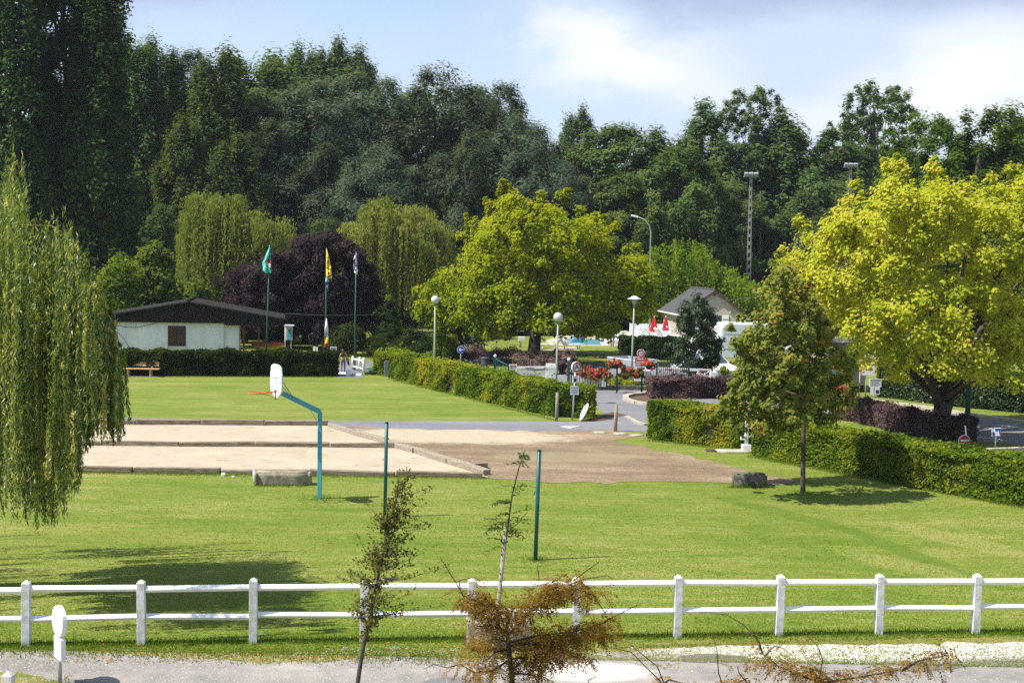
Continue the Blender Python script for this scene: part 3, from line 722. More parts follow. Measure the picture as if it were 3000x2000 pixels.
p = G(823, 1421); rock('stone_block', 'long low weathered stone slab at the near edge of the sand court', (p.x, p.y + 0.2, 0.16), (1.72, 0.42, 0.46), M['stonepale'], 0.03, 2, 0.04)
p = G(2199, 1426); rock('stone_block', 'dark lichened stone block at the corner of the bare earth', (p.x, p.y + 0.25, 0.17), (1.02, 0.5, 0.42), M['stone'], -0.06, 3, 0.03)
p = G(1462, 1912); rock('stone_block', 'big rounded pale stone block under the white fence', (p.x, p.y + 0.3, 0.28), (1.18, 0.5, 0.66), M['stonepale'], 0.05, 4, 0.04, bev=0.14)
p = G(655, 1395); rock('stone', 'small white stone in the grass left of the long slab', (p.x, p.y, 0.05), (0.13, 0.12, 0.12), M['white'], 0.2, 5, 0.02)
p = G(683, 1398); rock('stone', 'tiny white pebble in the grass beside the sand court', (p.x, p.y, 0.02), (0.07, 0.06, 0.05), M['white'], 0.2, 6, 0.01)
p = G(745, 1421); q = D(744, 1377, p.y)
pg = thing('peg', 'short white peg at the left end of the stone slab', 'peg', p); MB().tube([p, q], 0.035, 8).build('stake', M['white'], pg, smooth=True)
for i, (x, y) in enumerate([(1758, 1268), (1818, 1272), (1866, 1276)]):
    p = G(x, y); rock('paving_slab', ('cracked pale slab lying left of the wooden bollard', 'pale slab at the foot of the wooden bollard', 'pale slab lying towards the hedge right of the bollard')[i], (p.x, p.y, 0.02), (0.5, 0.4, 0.05), M['kerb'], 0.3 * i, 9 + i, 0.01, 'slab')

# ---------------------------------------------------------------- round wooden bollards
for x, y, yt, lab in ((1630, 1233, 1150, 'grey wooden post in front of the clipped green hedge'), (1803, 1263, 1186, 'wooden bollard standing alone in the road opening between the hedges')):
    p = G(x, y); t = D(x + 3, yt, p.y); o = thing('wooden_post', lab, 'post', p, 0, 'round wooden posts by the path')
    MB().tube([p - Z3 * 0.1, p.lerp(t, 0.5), t], [0.075, 0.07, 0.068], 12).build('pole', M['post'], o, smooth=True)
p = G(1803, 1263); bk = D(1806, 1184, p.y)
MB().bar(bk, bk + X3 * 0.32, 0.05, 0.02).build('cap_strap', M['grey'], o)
# ================================================================ hedges


def hedge(name, label, base, width, h, leafm, n_leaf, leaf=0.1, seed=1, tb=0.45, tsc=1.2, tamp=0.28, cat='hedge', rough=0.11, asp=0.65, spr=0.0, side=1, gap=None, slope=0.0):
    """clipped hedge: base = front foot line (world xy), width grows away from it"""
    rng = np.random.default_rng(seed); B = [Vector((x, y, 0)) for x, y in base]
    t = thing(name, label, cat, B[0].lerp(B[-1], 0.5))
    segs = []
    for a, b in zip(B, B[1:]):
        d = b - a; s = Vector((-d.y, d.x, 0)).normalized() * side; segs.append((a, d, s))
    tot = sum(d.length for _, d, _ in segs)
    core = MB()
    Ps, Ns = [], []
    for i, (a, d, s) in enumerate(segs):
        k = int(n_leaf * d.length / tot); L = d.length; dn = np.array(d.normalized()); sn = np.array(s); aa = np.array(a)
        fr = h * 1.0; areas = np.array([L * h, L * width, width * h * 1.2, width * h * 1.2, L * h * 0.5]); areas = areas / areas.sum()
        w = rng.choice(5, k, p=areas)
        u = rng.uniform(-0.02, 1.02, k) * L; v = rng.uniform(0, width, k); z = rng.uniform(0.02, h, k); dep = np.abs(rng.normal(0, 0.07, k)) - 0.02
        v = np.where(w == 0, dep, np.where(w == 4, width - dep, v)); z = np.where(w == 1, h - dep, z)
        u = np.where(w == 2, dep, np.where(w == 3, L - dep, u))
        nrm = np.zeros((k, 3)); nrm[w == 0] = -sn; nrm[w == 4] = sn; nrm[w == 1] = (0, 0, 1); nrm[w == 2] = -dn; nrm[w == 3] = dn
        P = aa + u[:, None] * dn + v[:, None] * sn; P[:, 2] = z
        P += nrm * (vn(P, 2.2, seed)[:, None] * rough + vn(P, 6.0, seed + 3)[:, None] * rough * 0.5)
        if spr:                  # stray shoots above the cut
            top = (w == 1) & (rng.uniform(size=k) < 0.10); P[top, 2] += np.abs(rng.normal(0, spr, top.sum()))
        Ps.append(P); Ns.append(nrm)
        c = a + d * 0.5 + s * width * 0.5
        core.box((c.x, c.y, (h - 0.28) / 2 + 0.03), (max(0.2, L - 0.3), max(0.1, width - 0.36), h - 0.28), math.atan2(d.y, d.x))
    core.build('stems', M['barkdark'], t)
    P = np.concatenate(Ps); N = np.concatenate(Ns); k = len(P)
    N = N * 0.7 + np.array([0, 0, 0.25]) + rdir(rng, k) * 0.75
    ti = tb + tamp * vn(P, tsc, seed + 7) * 0.8 + rng.normal(0, 0.17, k)
    ti = ti + 0.16 * vn(P * np.array([1, 1, 0.45]), 4.5, seed + 12)
    L = leaf * 1.15 * rng.uniform(0.65, 1.35, k)
    leafobj('foliage', P, N, rdir(rng, k) + np.array([0, 0, 0.2]), L, L * asp, ti, M[leafm], t, tri='leaf' if leafm == 'L_hedgedark' else False)
    return t


hedge('green_hedge', 'clipped green hedge with yellow patches between lawn and barrier', gp((1140, 1106), (1300, 1148), (1480, 1190), (1622, 1222), (1735, 1227)), 1.25, 1.38, 'L_hedge', 47000, 0.11, 2, 0.50, 1.1, 0.26, spr=0.12)
hedge('green_hedge', 'short green hedge block right of the road opening, behind the young maple', gp((1898, 1284), (2030, 1302), (2168, 1314)), 1.5, 1.42, 'L_hedge', 22000, 0.10, 3, 0.46, 1.2, 0.26, spr=0.08)
hedge('green_hedge', 'long green hedge running from the young maple to the right edge', gp((2205, 1334), (2450, 1381), (2690, 1434), (3000, 1484), (3250, 1520)), 1.4, 1.32, 'L_hedge', 52000, 0.105, 4, 0.42, 1.1, 0.26, spr=0.10)
hedge('dark_hedge', 'dark clipped hedge in front of the white hut', gp((-60, 1099), (300, 1101), (640, 1102), (985, 1103)), 1.1, 1.36, 'L_hedgedark', 42000, 0.13, 5, 0.42, 0.9, 0.26, spr=0.05)
hedge('dark_hedge', 'rough green hedge end beside the small white gate', gp((1090, 1098), (1150, 1104)), 2.0, 1.35, 'L_hedge', 9000, 0.12, 6, 0.36, 1.1, 0.2, spr=0.2)
hedge('purple_hedge', 'purple hedge in front of the right-hand iron gate', gp((1912, 1168), (2090, 1168), (2290, 1178)), 1.2, 0.98, 'L_berberis', 20000, 0.12, 7, 0.45, 1.1, 0.22, spr=0.14)
hedge('purple_hedge', 'low dark purple hedge at the foot of the golden tree', gp((2440, 1222), (2640, 1270), (2806, 1298)), 1.2, 0.92, 'L_berberis', 22000, 0.10, 8, 0.38, 1.1, 0.22, spr=0.08)
hedge('laurel_hedge', 'glossy laurel hedge beyond the right-hand road', gp((2575, 1163), (2760, 1186), (3000, 1212), (3300, 1240)), 1.6, 1.75, 'L_laurel', 26000, 0.17, 9, 0.42, 0.9, 0.2, asp=0.42, rough=0.12, spr=0.1)
hedge('laurel_hedge', 'dark laurel hedge behind the grey trailer', gp((1818, 1052), (1990, 1056)), 1.4, 1.5, 'L_laurel', 12000, 0.17, 10, 0.38, 0.9, 0.2, asp=0.45, rough=0.12)


# low mixed purple shrubs behind the barrier
def bush(name, label, base, R, H, leafm, nc, per, leaf, seed, tb=0.45, cat='shrub', rc=None, up=0.3, asp=0.6, group=None, flatt=0.8):
    rng = np.random.default_rng(seed); t = thing(name, label, cat, base, 0, group)
    cen = envelope(rng, nc, H, R, lambda q: math.sqrt(max(0.0, 1 - (q * 0.98) ** 2)) * (0.75 + 0.25 * min(1, q * 4)), 0.1, 0.3, 0.2)
    rc = rc or R * 0.32
    a = clumps(rng, cen, rc * rng.uniform(0.7, 1.2, nc), per, leaf, (0, 0, H * 0.3), up, 0.6, 0.5, asp, flatt, tb)
    a[0][:, 2] = np.maximum(a[0][:, 2], 0.02)
    mb = MB()
    for i in range(7):
        c = Vector(cen[i]); mb.tube([(rng.normal() * 0.05, rng.normal() * 0.05, -0.05), c * 0.5, c], [0.03, 0.02, 0.008], 5)
    mb.build('stems', M['barkdark'], t, local=True)
    leafobj('foliage', *a, M[leafm], t, local=True)
    return t


for i, (x, y, R, H, lm, lab) in enumerate([
    (1395, 1050, 1.0, 0.75, 'L_berberis', 'low purple shrub left of the big yellow-green tree trunk'), (1490, 1066, 1.7, 0.95, 'L_berberis', 'wide mauve shrub behind the white barrier sign'),
    (1560, 1078, 1.5, 1.05, 'L_berberis', 'mauve shrub behind the middle of the white barrier'), (1655, 1095, 0.95, 1.35, 'L_berberis', 'reddish shrub between lamp post and green gate post'),
    (1627, 1062, 0.4, 0.8, 'L_hedge', 'small bright yellow-green bush behind the globe lamp post')]):
    bush('purple_shrub' if lm == 'L_berberis' else 'green_bush', lab, G(x, y), R, H, lm, 26, 160, 0.11, 40 + i, 0.55)
for i, (x, y, R, H, lm, lab) in enumerate([
    (1290, 1048, 1.8, 1.5, 'L_hedge', 'yellowish bush left of the first globe lamp post'), (1180, 1048, 2.4, 1.9, 'L_hedgedark', 'dark spreading bush at the bend of the far path'),
    (1020, 1040, 1.9, 2.0, 'L_hedgedark', 'dark bush under the purple tree behind the white gate'), (1360, 1042, 2.2, 3.6, 'L_willowgrey', 'thin grey-green bush beside the far path'), (1115, 1040, 0.9, 1.3, 'L_hedgedark', 'small dark bush in front of the little fir'),
    (2470, 1162, 0.7, 1.0, 'L_maple', 'small bush in front of the beige kiosk')]):
    bush('leafy_bush', lab, G(x, y), R, H, lm, 30, 190, 0.16, 60 + i, 0.42)

# ================================================================ trees near the road
ell = lambda q: math.sqrt(max(0.0, 1 - (2 * q - 1) ** 2))
dome = lambda q: math.sqrt(max(0.0, 1 - (q * 0.99) ** 2)) * (0.72 + 0.28 * min(1, q * 3.5))
egg = lambda q: (math.sin(math.pi * min(1, q * 0.94 + 0.06) ** 0.75)) ** 0.8
column = lambda q: min(1, q * 5 + 0.35) * math.sqrt(max(0.0, 1 - q ** 3.5))
cone = lambda q: max(0.02, (1 - q) ** 0.85) * min(1, q * 8 + 0.4)

# big yellow-green tree in the middle
b = G(1562, 1052); s_ = F / b.y
rng = np.random.default_rng(21)
t = thing('maple_tree', 'broad yellow-green tree with low hanging crown behind the barrier', 'tree', b)
cen = []
out = [(1215, 868), (1250, 800), (1330, 745), (1370, 690), (1420, 640), (1465, 585), (1480, 556), (1540, 580), (1620, 585), (1700, 622), (1760, 655), (1790, 690), (1750, 735), (1800, 760), (1830, 745), (1880, 735), (1915, 800), (1912, 880), (1860, 930), (1790, 955), (1700, 968), (1630, 955), (1560, 935), (1490, 955), (1400, 965), (1330, 950), (1250, 920)]


def inside(x, y, poly):
    c = False; j = len(poly) - 1
    for i in range(len(poly)):
        (xi, yi), (xj, yj) = poly[i], poly[j]
        if (yi > y) != (yj > y) and x < (xj - xi) * (y - yi) / (yj - yi) + xi: c = not c
        j = i
    return c


def crown_points(rng, poly, Y, k, depth, cx, half):
    """clump centres filling a crown whose width at each height is that of the outline, round in plan"""
    xs = [p[0] for p in poly]; ys = [p[1] for p in poly]; res = []
    while len(res) < k:
        x = rng.uniform(min(xs), max(xs)); y = rng.uniform(min(ys), max(ys))
        if not inside(x, y, poly): continue
        e = math.sqrt(max(0.06, 1 - ((x - cx) / half) ** 2))
        res.append(tuple(D(x, y, Y + rng.uniform(-1, 1) ** 3 * 0 + depth * e * (rng.choice([-1, 1]) * rng.uniform(0.15, 1) ** 0.6))))
    return np.array(res)


def outline_tree(t, b, poly, depth, k, per, rc, leaf, lm, seed, bark, trunk_r, fork, nl=16, up=0.35, tb=0.45, tgrad=0.0, shoots=0, asp=0.65, tops=(), **kw):
    rng = np.random.default_rng(seed); xs = [p[0] for p in poly]
    cen = crown_points(rng, poly, b.y, k, depth, (min(xs) + max(xs)) / 2, (max(xs) - min(xs)) / 2 * 1.02)
    cen[:, 2] -= rc * (0.45 if shoots else 0.2)
    for (x, y) in tops: cen = np.concatenate([cen, [tuple(D(x, y, b.y + rng.normal() * depth * 0.3))]])
    k = len(cen)
    rr = rc * rng.uniform(0.55, 1.15, k)
    if len(tops): rr[-len(tops):] = rc * 0.5
    if shoots:               # upright leafy shoots out of the upper and outer clumps
        w_ = np.exp((cen[:, 2] - cen[:, 2].max()) / 1.6) + 0.03
        for i in rng.choice(k, shoots, p=w_ / w_.sum()):
            d = np.array([rng.normal() * 0.25, rng.normal() * 0.25, 1.0]); q = cen[i] + np.array([rng.normal() * rr[i] * 0.6, rng.normal() * rr[i] * 0.6, -rc * 0.95])
            for j in range(4): cen = np.concatenate([cen, [q + d * rc * (0.45 + 0.33 * j)]]); rr = np.append(rr, rc * (0.36 - 0.06 * j))
        k = len(cen)
    mid = cen.mean(0)
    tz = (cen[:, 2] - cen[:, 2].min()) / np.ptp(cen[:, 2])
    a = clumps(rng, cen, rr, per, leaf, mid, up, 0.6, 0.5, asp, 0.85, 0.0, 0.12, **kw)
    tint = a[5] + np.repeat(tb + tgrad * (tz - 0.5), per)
    a[0][:, 2] = np.maximum(a[0][:, 2], 0.3)
    leafobj('crown', *a[:5], tint, M[lm], t, tri='leaf' if lm == 'L_purple' else False)
    mb = MB(); fk = Vector(fork); b = Vector(b)
    mb.tube([b - Z3 * 0.2, b + (fk - b) * 0.06, b.lerp(fk, 0.5), fk], [trunk_r * 1.5, trunk_r * 1.1, trunk_r, trunk_r * 0.85], 12)
    for i in rng.permutation(k)[:nl]:
        c = Vector(cen[i]); a0 = b.lerp(fk, rng.uniform(0.8, 1.0)); m1 = a0.lerp(c, 0.4) + Vector((0, 0, 0.15 * (c - a0).length * rng.uniform(0.2, 1)))
        m2 = a0.lerp(c, 0.75) + Vector((0, 0, 0.08 * (c - a0).length))
        r = trunk_r * rng.uniform(0.3, 0.5); mb.tube([a0, m1, m2, c], [r, r * 0.6, r * 0.3, r * 0.1], 6)
    mb.build('trunk', M[bark], t, smooth=True)
    return cen


outline_tree(t, b, out, 7.0, 560, 160, 0.85, 0.225, 'L_acer', 21, 'barkdark', 0.42, D(1572, 950, b.y), 22, 0.4, 0.42, 0.25,
             tops=[(1478, 548), (1500, 560), (1440, 600), (1640, 572), (1585, 570), (1770, 650), (1805, 662), (1745, 632), (1700, 612), (1350, 690), (1390, 655), (1865, 722), (1835, 730), (1222, 850)], tl=0.16, shoots=90, sunb=0.7)

# golden tree on the right
b = G(2756, 1268)
t = thing('golden_maple', 'large golden yellow tree with a forked trunk beside the road', 'tree', b)
out = [(2275, 775), (2330, 720), (2360, 680), (2440, 650), (2480, 610), (2520, 560), (2560, 525), (2620, 500), (2690, 530), (2720, 500), (2780, 530), (2850, 560), (2900, 535), (2960, 520), (3020, 500), (3120, 560), (3200, 700), (3200, 900), (3120, 1060), (3000, 1110), (2900, 1085), (2800, 1075), (2720, 1100), (2640, 1085), (2560, 1060), (2500, 1020), (2440, 960), (2400, 900), (2340, 860)]
outline_tree(t, b, out, 4.8, 640, 165, 0.68, 0.16, 'L_gold', 22, 'bark', 0.36, D(2762, 1165, b.y), 26, 0.45, 0.45, 0.0,
             tops=[(2340, 645), (2352, 660), (2455, 620), (2480, 590), (2505, 540), (2600, 480), (2615, 490), (2650, 500), (2730, 490), (2745, 500), (2820, 545), (2905, 520), (2960, 495), (2975, 510), (2290, 750), (2420, 650)], tl=0.18, shoots=110, sunb=0.7)
# the two visible fork limbs
mb = MB(); fk = D(2765, 1185, b.y)
mb.tube([fk - Z3 * 0.6, D(2735, 1130, b.y - 0.3), D(2712, 1095, b.y - 0.8), D(2690, 1040, b.y - 1.2)], [0.22, 0.2, 0.16, 0.09], 8)
mb.tube([fk - Z3 * 0.6, D(2788, 1140, b.y + 0.2), D(2796, 1090, b.y + 0.2), D(2800, 1000, b.y + 0.4)], [0.26, 0.24, 0.22, 0.12], 8)
mb.build('limb', M['bark'], t, smooth=True)

# young maple on the lawn
b = G(2352, 1443)
t = thing('young_maple', 'slender young maple turning orange on the lawn before the hedge', 'tree', b)
out = [(2110, 1140), (2130, 1080), (2170, 1040), (2150, 975), (2200, 940), (2225, 880), (2250, 800), (2270, 770), (2300, 740), (2340, 780), (2380, 850), (2420, 930), (2440, 1000), (2500, 1040), (2510, 1110), (2480, 1180), (2430, 1225), (2360, 1250), (2280, 1240), (2200, 1255), (2130, 1230), (2080, 1200), (2110, 1165)]
outline_tree(t, b, out, 2.2, 290, 105, 0.33, 0.135, 'L_maple', 23, 'bark', 0.07, D(2355, 1130, b.y), 22, 0.35, 0.38, 0.16,
             tops=[(2280, 745), (2265, 770), (2170, 930), (2140, 960), (2120, 1085), (2500, 1030), (2440, 960), (2075, 1200)], tl=0.2, shoots=24, sunb=0.5)

# small round evergreen by the gate
b = G(2022, 1137)
t = thing('evergreen_tree', 'small round evergreen tree in front of the cream house', 'tree', b)
out = [(1955, 1020), (1960, 960), (1985, 920), (2010, 880), (2038, 858), (2070, 885), (2095, 925), (2112, 975), (2118, 1030), (2090, 1070), (2040, 1090), (1990, 1075)]
outline_tree(t, b, out, 1.5, 110, 170, 0.42, 0.16, 'L_evergreen', 24, 'barkdark', 0.09, D(2025, 1062, b.y), 12, 0.3, 0.42, 0.12, asp=0.45)

# purple plums behind the hut
for i, (x, y, poly, lab, sd_) in enumerate([
    (790, 1012, [(680, 960), (672, 880), (690, 800), (740, 755), (800, 740), (850, 770), (880, 860), (870, 960), (800, 985), (740, 985)], 'purple-leaved tree at the right end of the hut roof', 31),
    (960, 1015, [(800, 960), (790, 860), (830, 740), (880, 690), (940, 672), (1000, 690), (1060, 730), (1100, 800), (1115, 870), (1090, 940), (1030, 975), (930, 985), (850, 980)], 'big dark purple tree behind the flagpoles', 32)]):
    b = G(x, y); t = thing('purple_tree', lab, 'tree', b, 0, 'purple-leaved trees')
    outline_tree(t, b, poly, 4.5, 230, 190, 0.85, 0.24, 'L_purple', sd_, 'barkdark', 0.28, D(x + 5, 975, b.y), 14, 0.3, 0.45, 0.15)
for i, (x, lab) in enumerate([(715, 'leaning dark trunk under the purple trees by the hut porch'), (893, 'short trunk in the shade under the purple trees')]):
    b = G(x, 1006); q = thing('purple_tree', lab, 'tree', b, 0, 'purple-leaved trees')
    MB().tube([b - Z3 * 0.1, b + Vector((0.2 - i * 0.2, 0, 1.2)), b + Vector((0.6 - i * 0.6, 0.1, 2.6))], [0.28, 0.2, 0.14], 8).build('trunk', M['barkdark'], q, smooth=True)
    rng = np.random.default_rng(70 + i); cen = np.array([(b.x + rng.normal() * 1.1, b.y + rng.normal() * 1.1, 3.2 + rng.uniform(0, 1.8)) for _ in range(30)])
    leafobj('crown', *clumps(rng, cen, 0.8, 120, 0.24, (b.x, b.y, 3.5)), M['L_purple'], q)
# little fir
b = G(1140, 1033); rng = np.random.default_rng(77); t = thing('fir_tree', 'little dark fir tree beside the far path', 'tree', b)
cen = []
for i in range(150):
    q = rng.uniform(0, 1) ** 1.3; a_ = rng.uniform(0, 6.28); r_ = (1 - q) * 1.9 * rng.uniform(0.4, 1)
    cen.append((b.x + r_ * math.cos(a_), b.y + r_ * math.sin(a_), 0.25 + q * 3.4 - r_ * 0.22))
MB().tube([b, b + Z3 * 3.6], [0.09, 0.02], 6).build('trunk', M['barkdark'], t)
leafobj('crown', *clumps(rng, np.array(cen), 0.32, 80, 0.2, (b.x, b.y, 1.2), 0.3, 0.6, 0.6, 0.25, 0.45, 0.42, droop=0.4), M['L_fir'], t)
# conical yellow-green conifer-like tree above it
b = G(1135, 1020); t = thing('conifer', 'loose yellow-green conifer right behind the little fir', 'tree', b)
outline_tree(t, b, [(1070, 1000), (1090, 930), (1110, 880), (1130, 850), (1150, 890), (1170, 940), (1190, 1000)], 1.3, 60, 150, 0.5, 0.2, 'L_hedge', 78, 'barkdark', 0.1, D(1135, 960, b.y), 8, 0.3, 0.34, 0.0)

# bright green leafy tree behind the hut and dark one left of it
for i, (x, y, poly, lm, lab, tb) in enumerate([
    (465, 1015, [(395, 930), (390, 840), (405, 760), (440, 712), (480, 722), (505, 770), (490, 830), (540, 840), (580, 830), (615, 870), (610, 930), (500, 950)], 'L_fresh', 'bright green broad-leaved tree above the hut roof', 0.5),
    (330, 1020, [(230, 940), (250, 860), (300, 780), (345, 745), (395, 770), (410, 850), (390, 930), (320, 960)], 'L_hedge', 'dull olive bush tree at the left end of the hut', 0.26)]):
    b = G(x, y); t = thing('leafy_tree', lab, 'tree', b)
    outline_tree(t, b, poly, 2.5, 120, 130, 0.8, 0.34 if i == 0 else 0.2, lm, 80 + i, 'barkdark', 0.2, D(x, 960, b.y), 10, 0.45, tb, 0.1)


# ---------------------------------------------------------------- weeping willows
def strands(rng, heads, lows, nl, leaf, asp, tvar=0.15, out=0.25, tb=0.45):
    """hanging leafy strands: heads (n,3), lows = z where each strand ends"""
    k = len(heads); P, N, U, T = [], [], [], []
    H = np.asarray(heads); Lz = np.asarray(lows)
    a = rng.uniform(0, 6.28, k); bulge = rng.uniform(0.2, 1, k) * out
    s = rng.uniform(0, 1, (k, nl)) ** 0.9
    ln = (H[:, 2] - Lz)[:, None]
    off = bulge[:, None] * np.minimum(1, s * ln / 0.8) + 0.03 * np.sin(s * 7 + a[:, None]) * ln * 0.3
    P = np.stack([H[:, 0, None] + np.cos(a)[:, None] * off, H[:, 1, None] + np.sin(a)[:, None] * off, H[:, 2, None] - s * ln + 0.12 * np.sin(np.minimum(1, s * 4) * math.pi) * 1.0], 2).reshape(-1, 3)
    P += rng.normal(0, 0.018, P.shape)
    m = k * nl
    U = np.stack([rng.normal(0, 0.28, m), rng.normal(0, 0.28, m), -np.ones(m)], 1)
    N = rdir(rng, m) + np.repeat(np.stack([np.cos(a), np.sin(a), np.zeros(k)], 1), nl, 0) * 0.3
    L = leaf * rng.uniform(0.7, 1.3, m)
    ti = np.repeat(tb + rng.normal(0, tvar, k), nl) + rng.normal(0, 0.16, m)
    return P, N, U, L, L * asp, ti


def interp(x, tab):
    return float(np.interp(x, [a for a, _ in tab], [b for _, b in tab]))


# foreground willow, left
rng = np.random.default_rng(91)
ytop = [(-60, 700), (-20, 560), (0, 505), (30, 470), (52, 466), (62, 520), (80, 600), (110, 640), (180, 665), (215, 700), (240, 770), (280, 835), (305, 880), (335, 960), (352, 1040)]
ybot = [(-80, 1500), (0, 1530), (60, 1545), (110, 1570), (150, 1560), (200, 1480), (240, 1360), (270, 1290), (300, 1220), (335, 1330), (352, 1250)]
heads, lows = [], []
axis = -12.6
nb_w = 0
while nb_w < 300:                # leafy ropes: a few strands side by side
    x = rng.uniform(-60, 350); yt = interp(x, ytop); Y = 24.6 + rng.normal() * 1.3
    y = yt + 8 + abs(rng.normal()) * 60 + (0 if rng.uniform() < 0.4 else rng.uniform(0, 520))
    yb = interp(x, ybot) - rng.uniform(0, 1) ** 1.5 * 420
    if yb < y + 140: yb = y + rng.uniform(140, 380)
    yb = min(yb, interp(x, ybot))
    if yb < y + 70: continue
    if 268 < x < 325 and yb > 1180 and rng.uniform() < 0.7: yb = 1180 - rng.uniform(0, 150)
    nb_w += 1; h0 = D(x, y, Y); l0 = D(x, yb, Y)
    for j in range(5):
        sp_ = rng.normal(size=3) * np.array([0.075, 0.09, 0.25]); heads.append((h0.x + sp_[0], h0.y + sp_[1], h0.z + sp_[2] * (0.5 if x > 200 else 1))); lows.append(max(0.35, l0.z + abs(rng.normal()) * 0.5))
nh = len(heads)
for i in range(0, nh, 4):        # the other half of the crown, out of frame
    h = heads[i]; heads.append((2 * axis - h[0], 2 * 24.6 - h[1], h[2])); lows.append(lows[i])
b = Vector((axis, 24.6, 0)); wl = thing('weeping_willow', 'pale weeping willow hanging into the left edge near the fence', 'tree', b)
leafobj('crown', *strands(rng, heads, lows, 84, 0.145, 0.175, 0.2, 0.10, 0.50), M['L_weep'], wl)
mb = MB(); mb.tube([b - Z3 * 0.2, b + Z3 * 1.5, b + Vector((0.2, 0, 4)), b + Vector((0.6, 0, 6.2))], [0.5, 0.38, 0.3, 0.18], 10)
for pp in ([(20, 560), (40, 480), (52, 470), (60, 520)], [(60, 660), (150, 662), (205, 695), (250, 790), (300, 870)], [(150, 840), (230, 800), (280, 860), (330, 945), (350, 1010)], [(60, 720), (130, 760), (205, 850), (240, 930)], [(150, 980), (220, 1050), (250, 1100)]):
    q = [D(x, y, 24.6 + rng.normal() * 0.3) for x, y in pp]
    mb.tube(q, [0.014 * (1 - i / len(q)) + 0.006 for i in range(len(q))], 6)
    mb.tube([b + Vector((0.5, 0, min(6, q[0].z * 0.8))), q[0]], [0.07, 0.018], 6)
mb.build('trunk', M['yellowtwig'], wl, smooth=True)

# two weeping willows in the middle distance
for i, (x, y, poly, lab, tb, Yd) in enumerate([
    (670, 985, [(565, 760), (570, 680), (575, 590), (600, 570), (640, 576), (690, 590), (740, 610), (780, 650), (815, 660), (820, 700), (800, 740), (740, 700), (620, 700), (580, 780)], 'olive weeping willow behind the hut and the teal flag', 0.42, 5.0),
    (1150, 985, [(1020, 675), (1060, 640), (1090, 606), (1140, 596), (1190, 602), (1240, 640), (1270, 665), (1285, 720), (1270, 760), (1200, 720), (1080, 690), (1020, 690)], 'yellow-green weeping willow between purple tree and yellow-green tree', 0.55, 5.0)]):
    rng = np.random.default_rng(95 + i); b = G(x, y); t = thing('weeping_willow', lab, 'tree', b, 0, 'weeping willows in the park')
    xs = [p[0] for p in poly]; cx = (min(xs) + max(xs)) / 2; hf = (max(xs) - min(xs)) / 2; H = []
    P, N, U, L_, T_w = [], [], [], [], []
    while len(H) < 78:
        px_, py_ = rng.uniform(min(xs), max(xs)), rng.uniform(565, 790)
        if not inside(px_, py_, poly): continue
        e = math.sqrt(max(0.05, 1 - ((px_ - cx) / hf) ** 2)); h = np.array(D(px_, py_ + 14, b.y + Yd * e * rng.uniform(-1, 1))); H.append(tuple(h))
        tb_ = tb + rng.normal(0, 0.12); cdir = math.atan2(h[1] - b.y, h[0] - b.x)
        for k_ in range(15):     # each bough sends shoots up and outwards that arch over and hang
            an = cdir + rng.normal() * 0.55; rch = rng.uniform(0.3, 1.9); lng = rng.uniform(1.6, 7.0) * (1 if h[2] > 6 else 0.7); up_ = rng.uniform(0.15, 1.0); m_ = 54
            s_ = rng.uniform(0, 1, m_); out_ = rch * np.minimum(1, s_ * 4) ** 0.7; zz = np.where(s_ < 0.2, up_ * np.sin(s_ / 0.2 * math.pi * 0.62), up_ * 0.93 - (s_ - 0.2) / 0.8 * lng)
            q = np.stack([h[0] + np.cos(an) * out_, h[1] + np.sin(an) * out_, h[2] + zz], 1) + rng.normal(0, 0.06, (m_, 3)); q[:, 2] = np.maximum(q[:, 2], 0.8)
            P.append(q); U.append(np.stack([rng.normal(0, 0.35, m_), rng.normal(0, 0.35, m_), -np.ones(m_)], 1)); N.append(rdir(rng, m_) + np.array([math.cos(an), math.sin(an), 0.3]) * 0.5); T_w.append(tb_ + rng.normal(0, 0.13, m_))
    P, N, U, T_w = (np.concatenate(q) for q in (P, N, U, T_w)); L_ = 0.32 * rng.uniform(0.7, 1.3, len(P))
    leafobj('crown', P, N, U, L_, L_ * 0.27, T_w, M['L_weepfar'], t, tri='leaf')
    mb = MB(); mb.tube([b - Z3 * 0.2, b + Z3 * 2, b + Z3 * 5.5], [0.55, 0.42, 0.28], 9)
    for j in rng.permutation(len(H))[:24]:
        h = Vector(H[j]); a0 = b + Z3 * rng.uniform(3, 5.5); mb.tube([a0, a0.lerp(h, 0.5) + Z3 * 0.8, h], [0.12, 0.07, 0.02], 5)
    mb.build('trunk', M['bark'], t, smooth=True)

# bamboo clump
rng = np.random.default_rng(99); b = G(2010, 985)
t = thing('bamboo_grove', 'bright green feathery bamboo grove behind the cream house', 'bamboo', b)
btop = [(1885, 800), (1900, 730), (1925, 705), (1960, 700), (2000, 690), (2050, 705), (2090, 740), (2110, 775), (2160, 780), (2200, 815), (2260, 820), (2330, 830), (2400, 850)]
cul = MB(); P = []; T = []
for i in range(520):
    x = rng.uniform(1885, 2400); Y = rng.uniform(113, 121); yt = interp(x, btop) + abs(rng.normal()) * 28 + rng.choice([0, rng.uniform(0, 90)])
    tp = D(x, yt, Y); g0 = Vector((tp.x + rng.normal() * 0.5, Y + rng.normal() * 0.3, 0)); bend = Vector((rng.normal() * 0.7, rng.normal() * 0.5, 0))
    if i % 6 == 0: cul.tube([g0, g0.lerp(tp, 0.6) - bend * 0.3, tp], [0.035, 0.025, 0.008], 4)
    k = 74; s_ = rng.uniform(0.12, 1.0, k) ** 0.8
    q = np.array([g0.lerp(tp, s) for s in s_]); q += rng.normal(0, 1, (k, 3)) * (0.42 * (1.05 - s_) + 0.10)[:, None]
    P.append(q); T.append(np.full(k, 0.5 + rng.normal() * 0.12) + (x - 2150) / 2400)
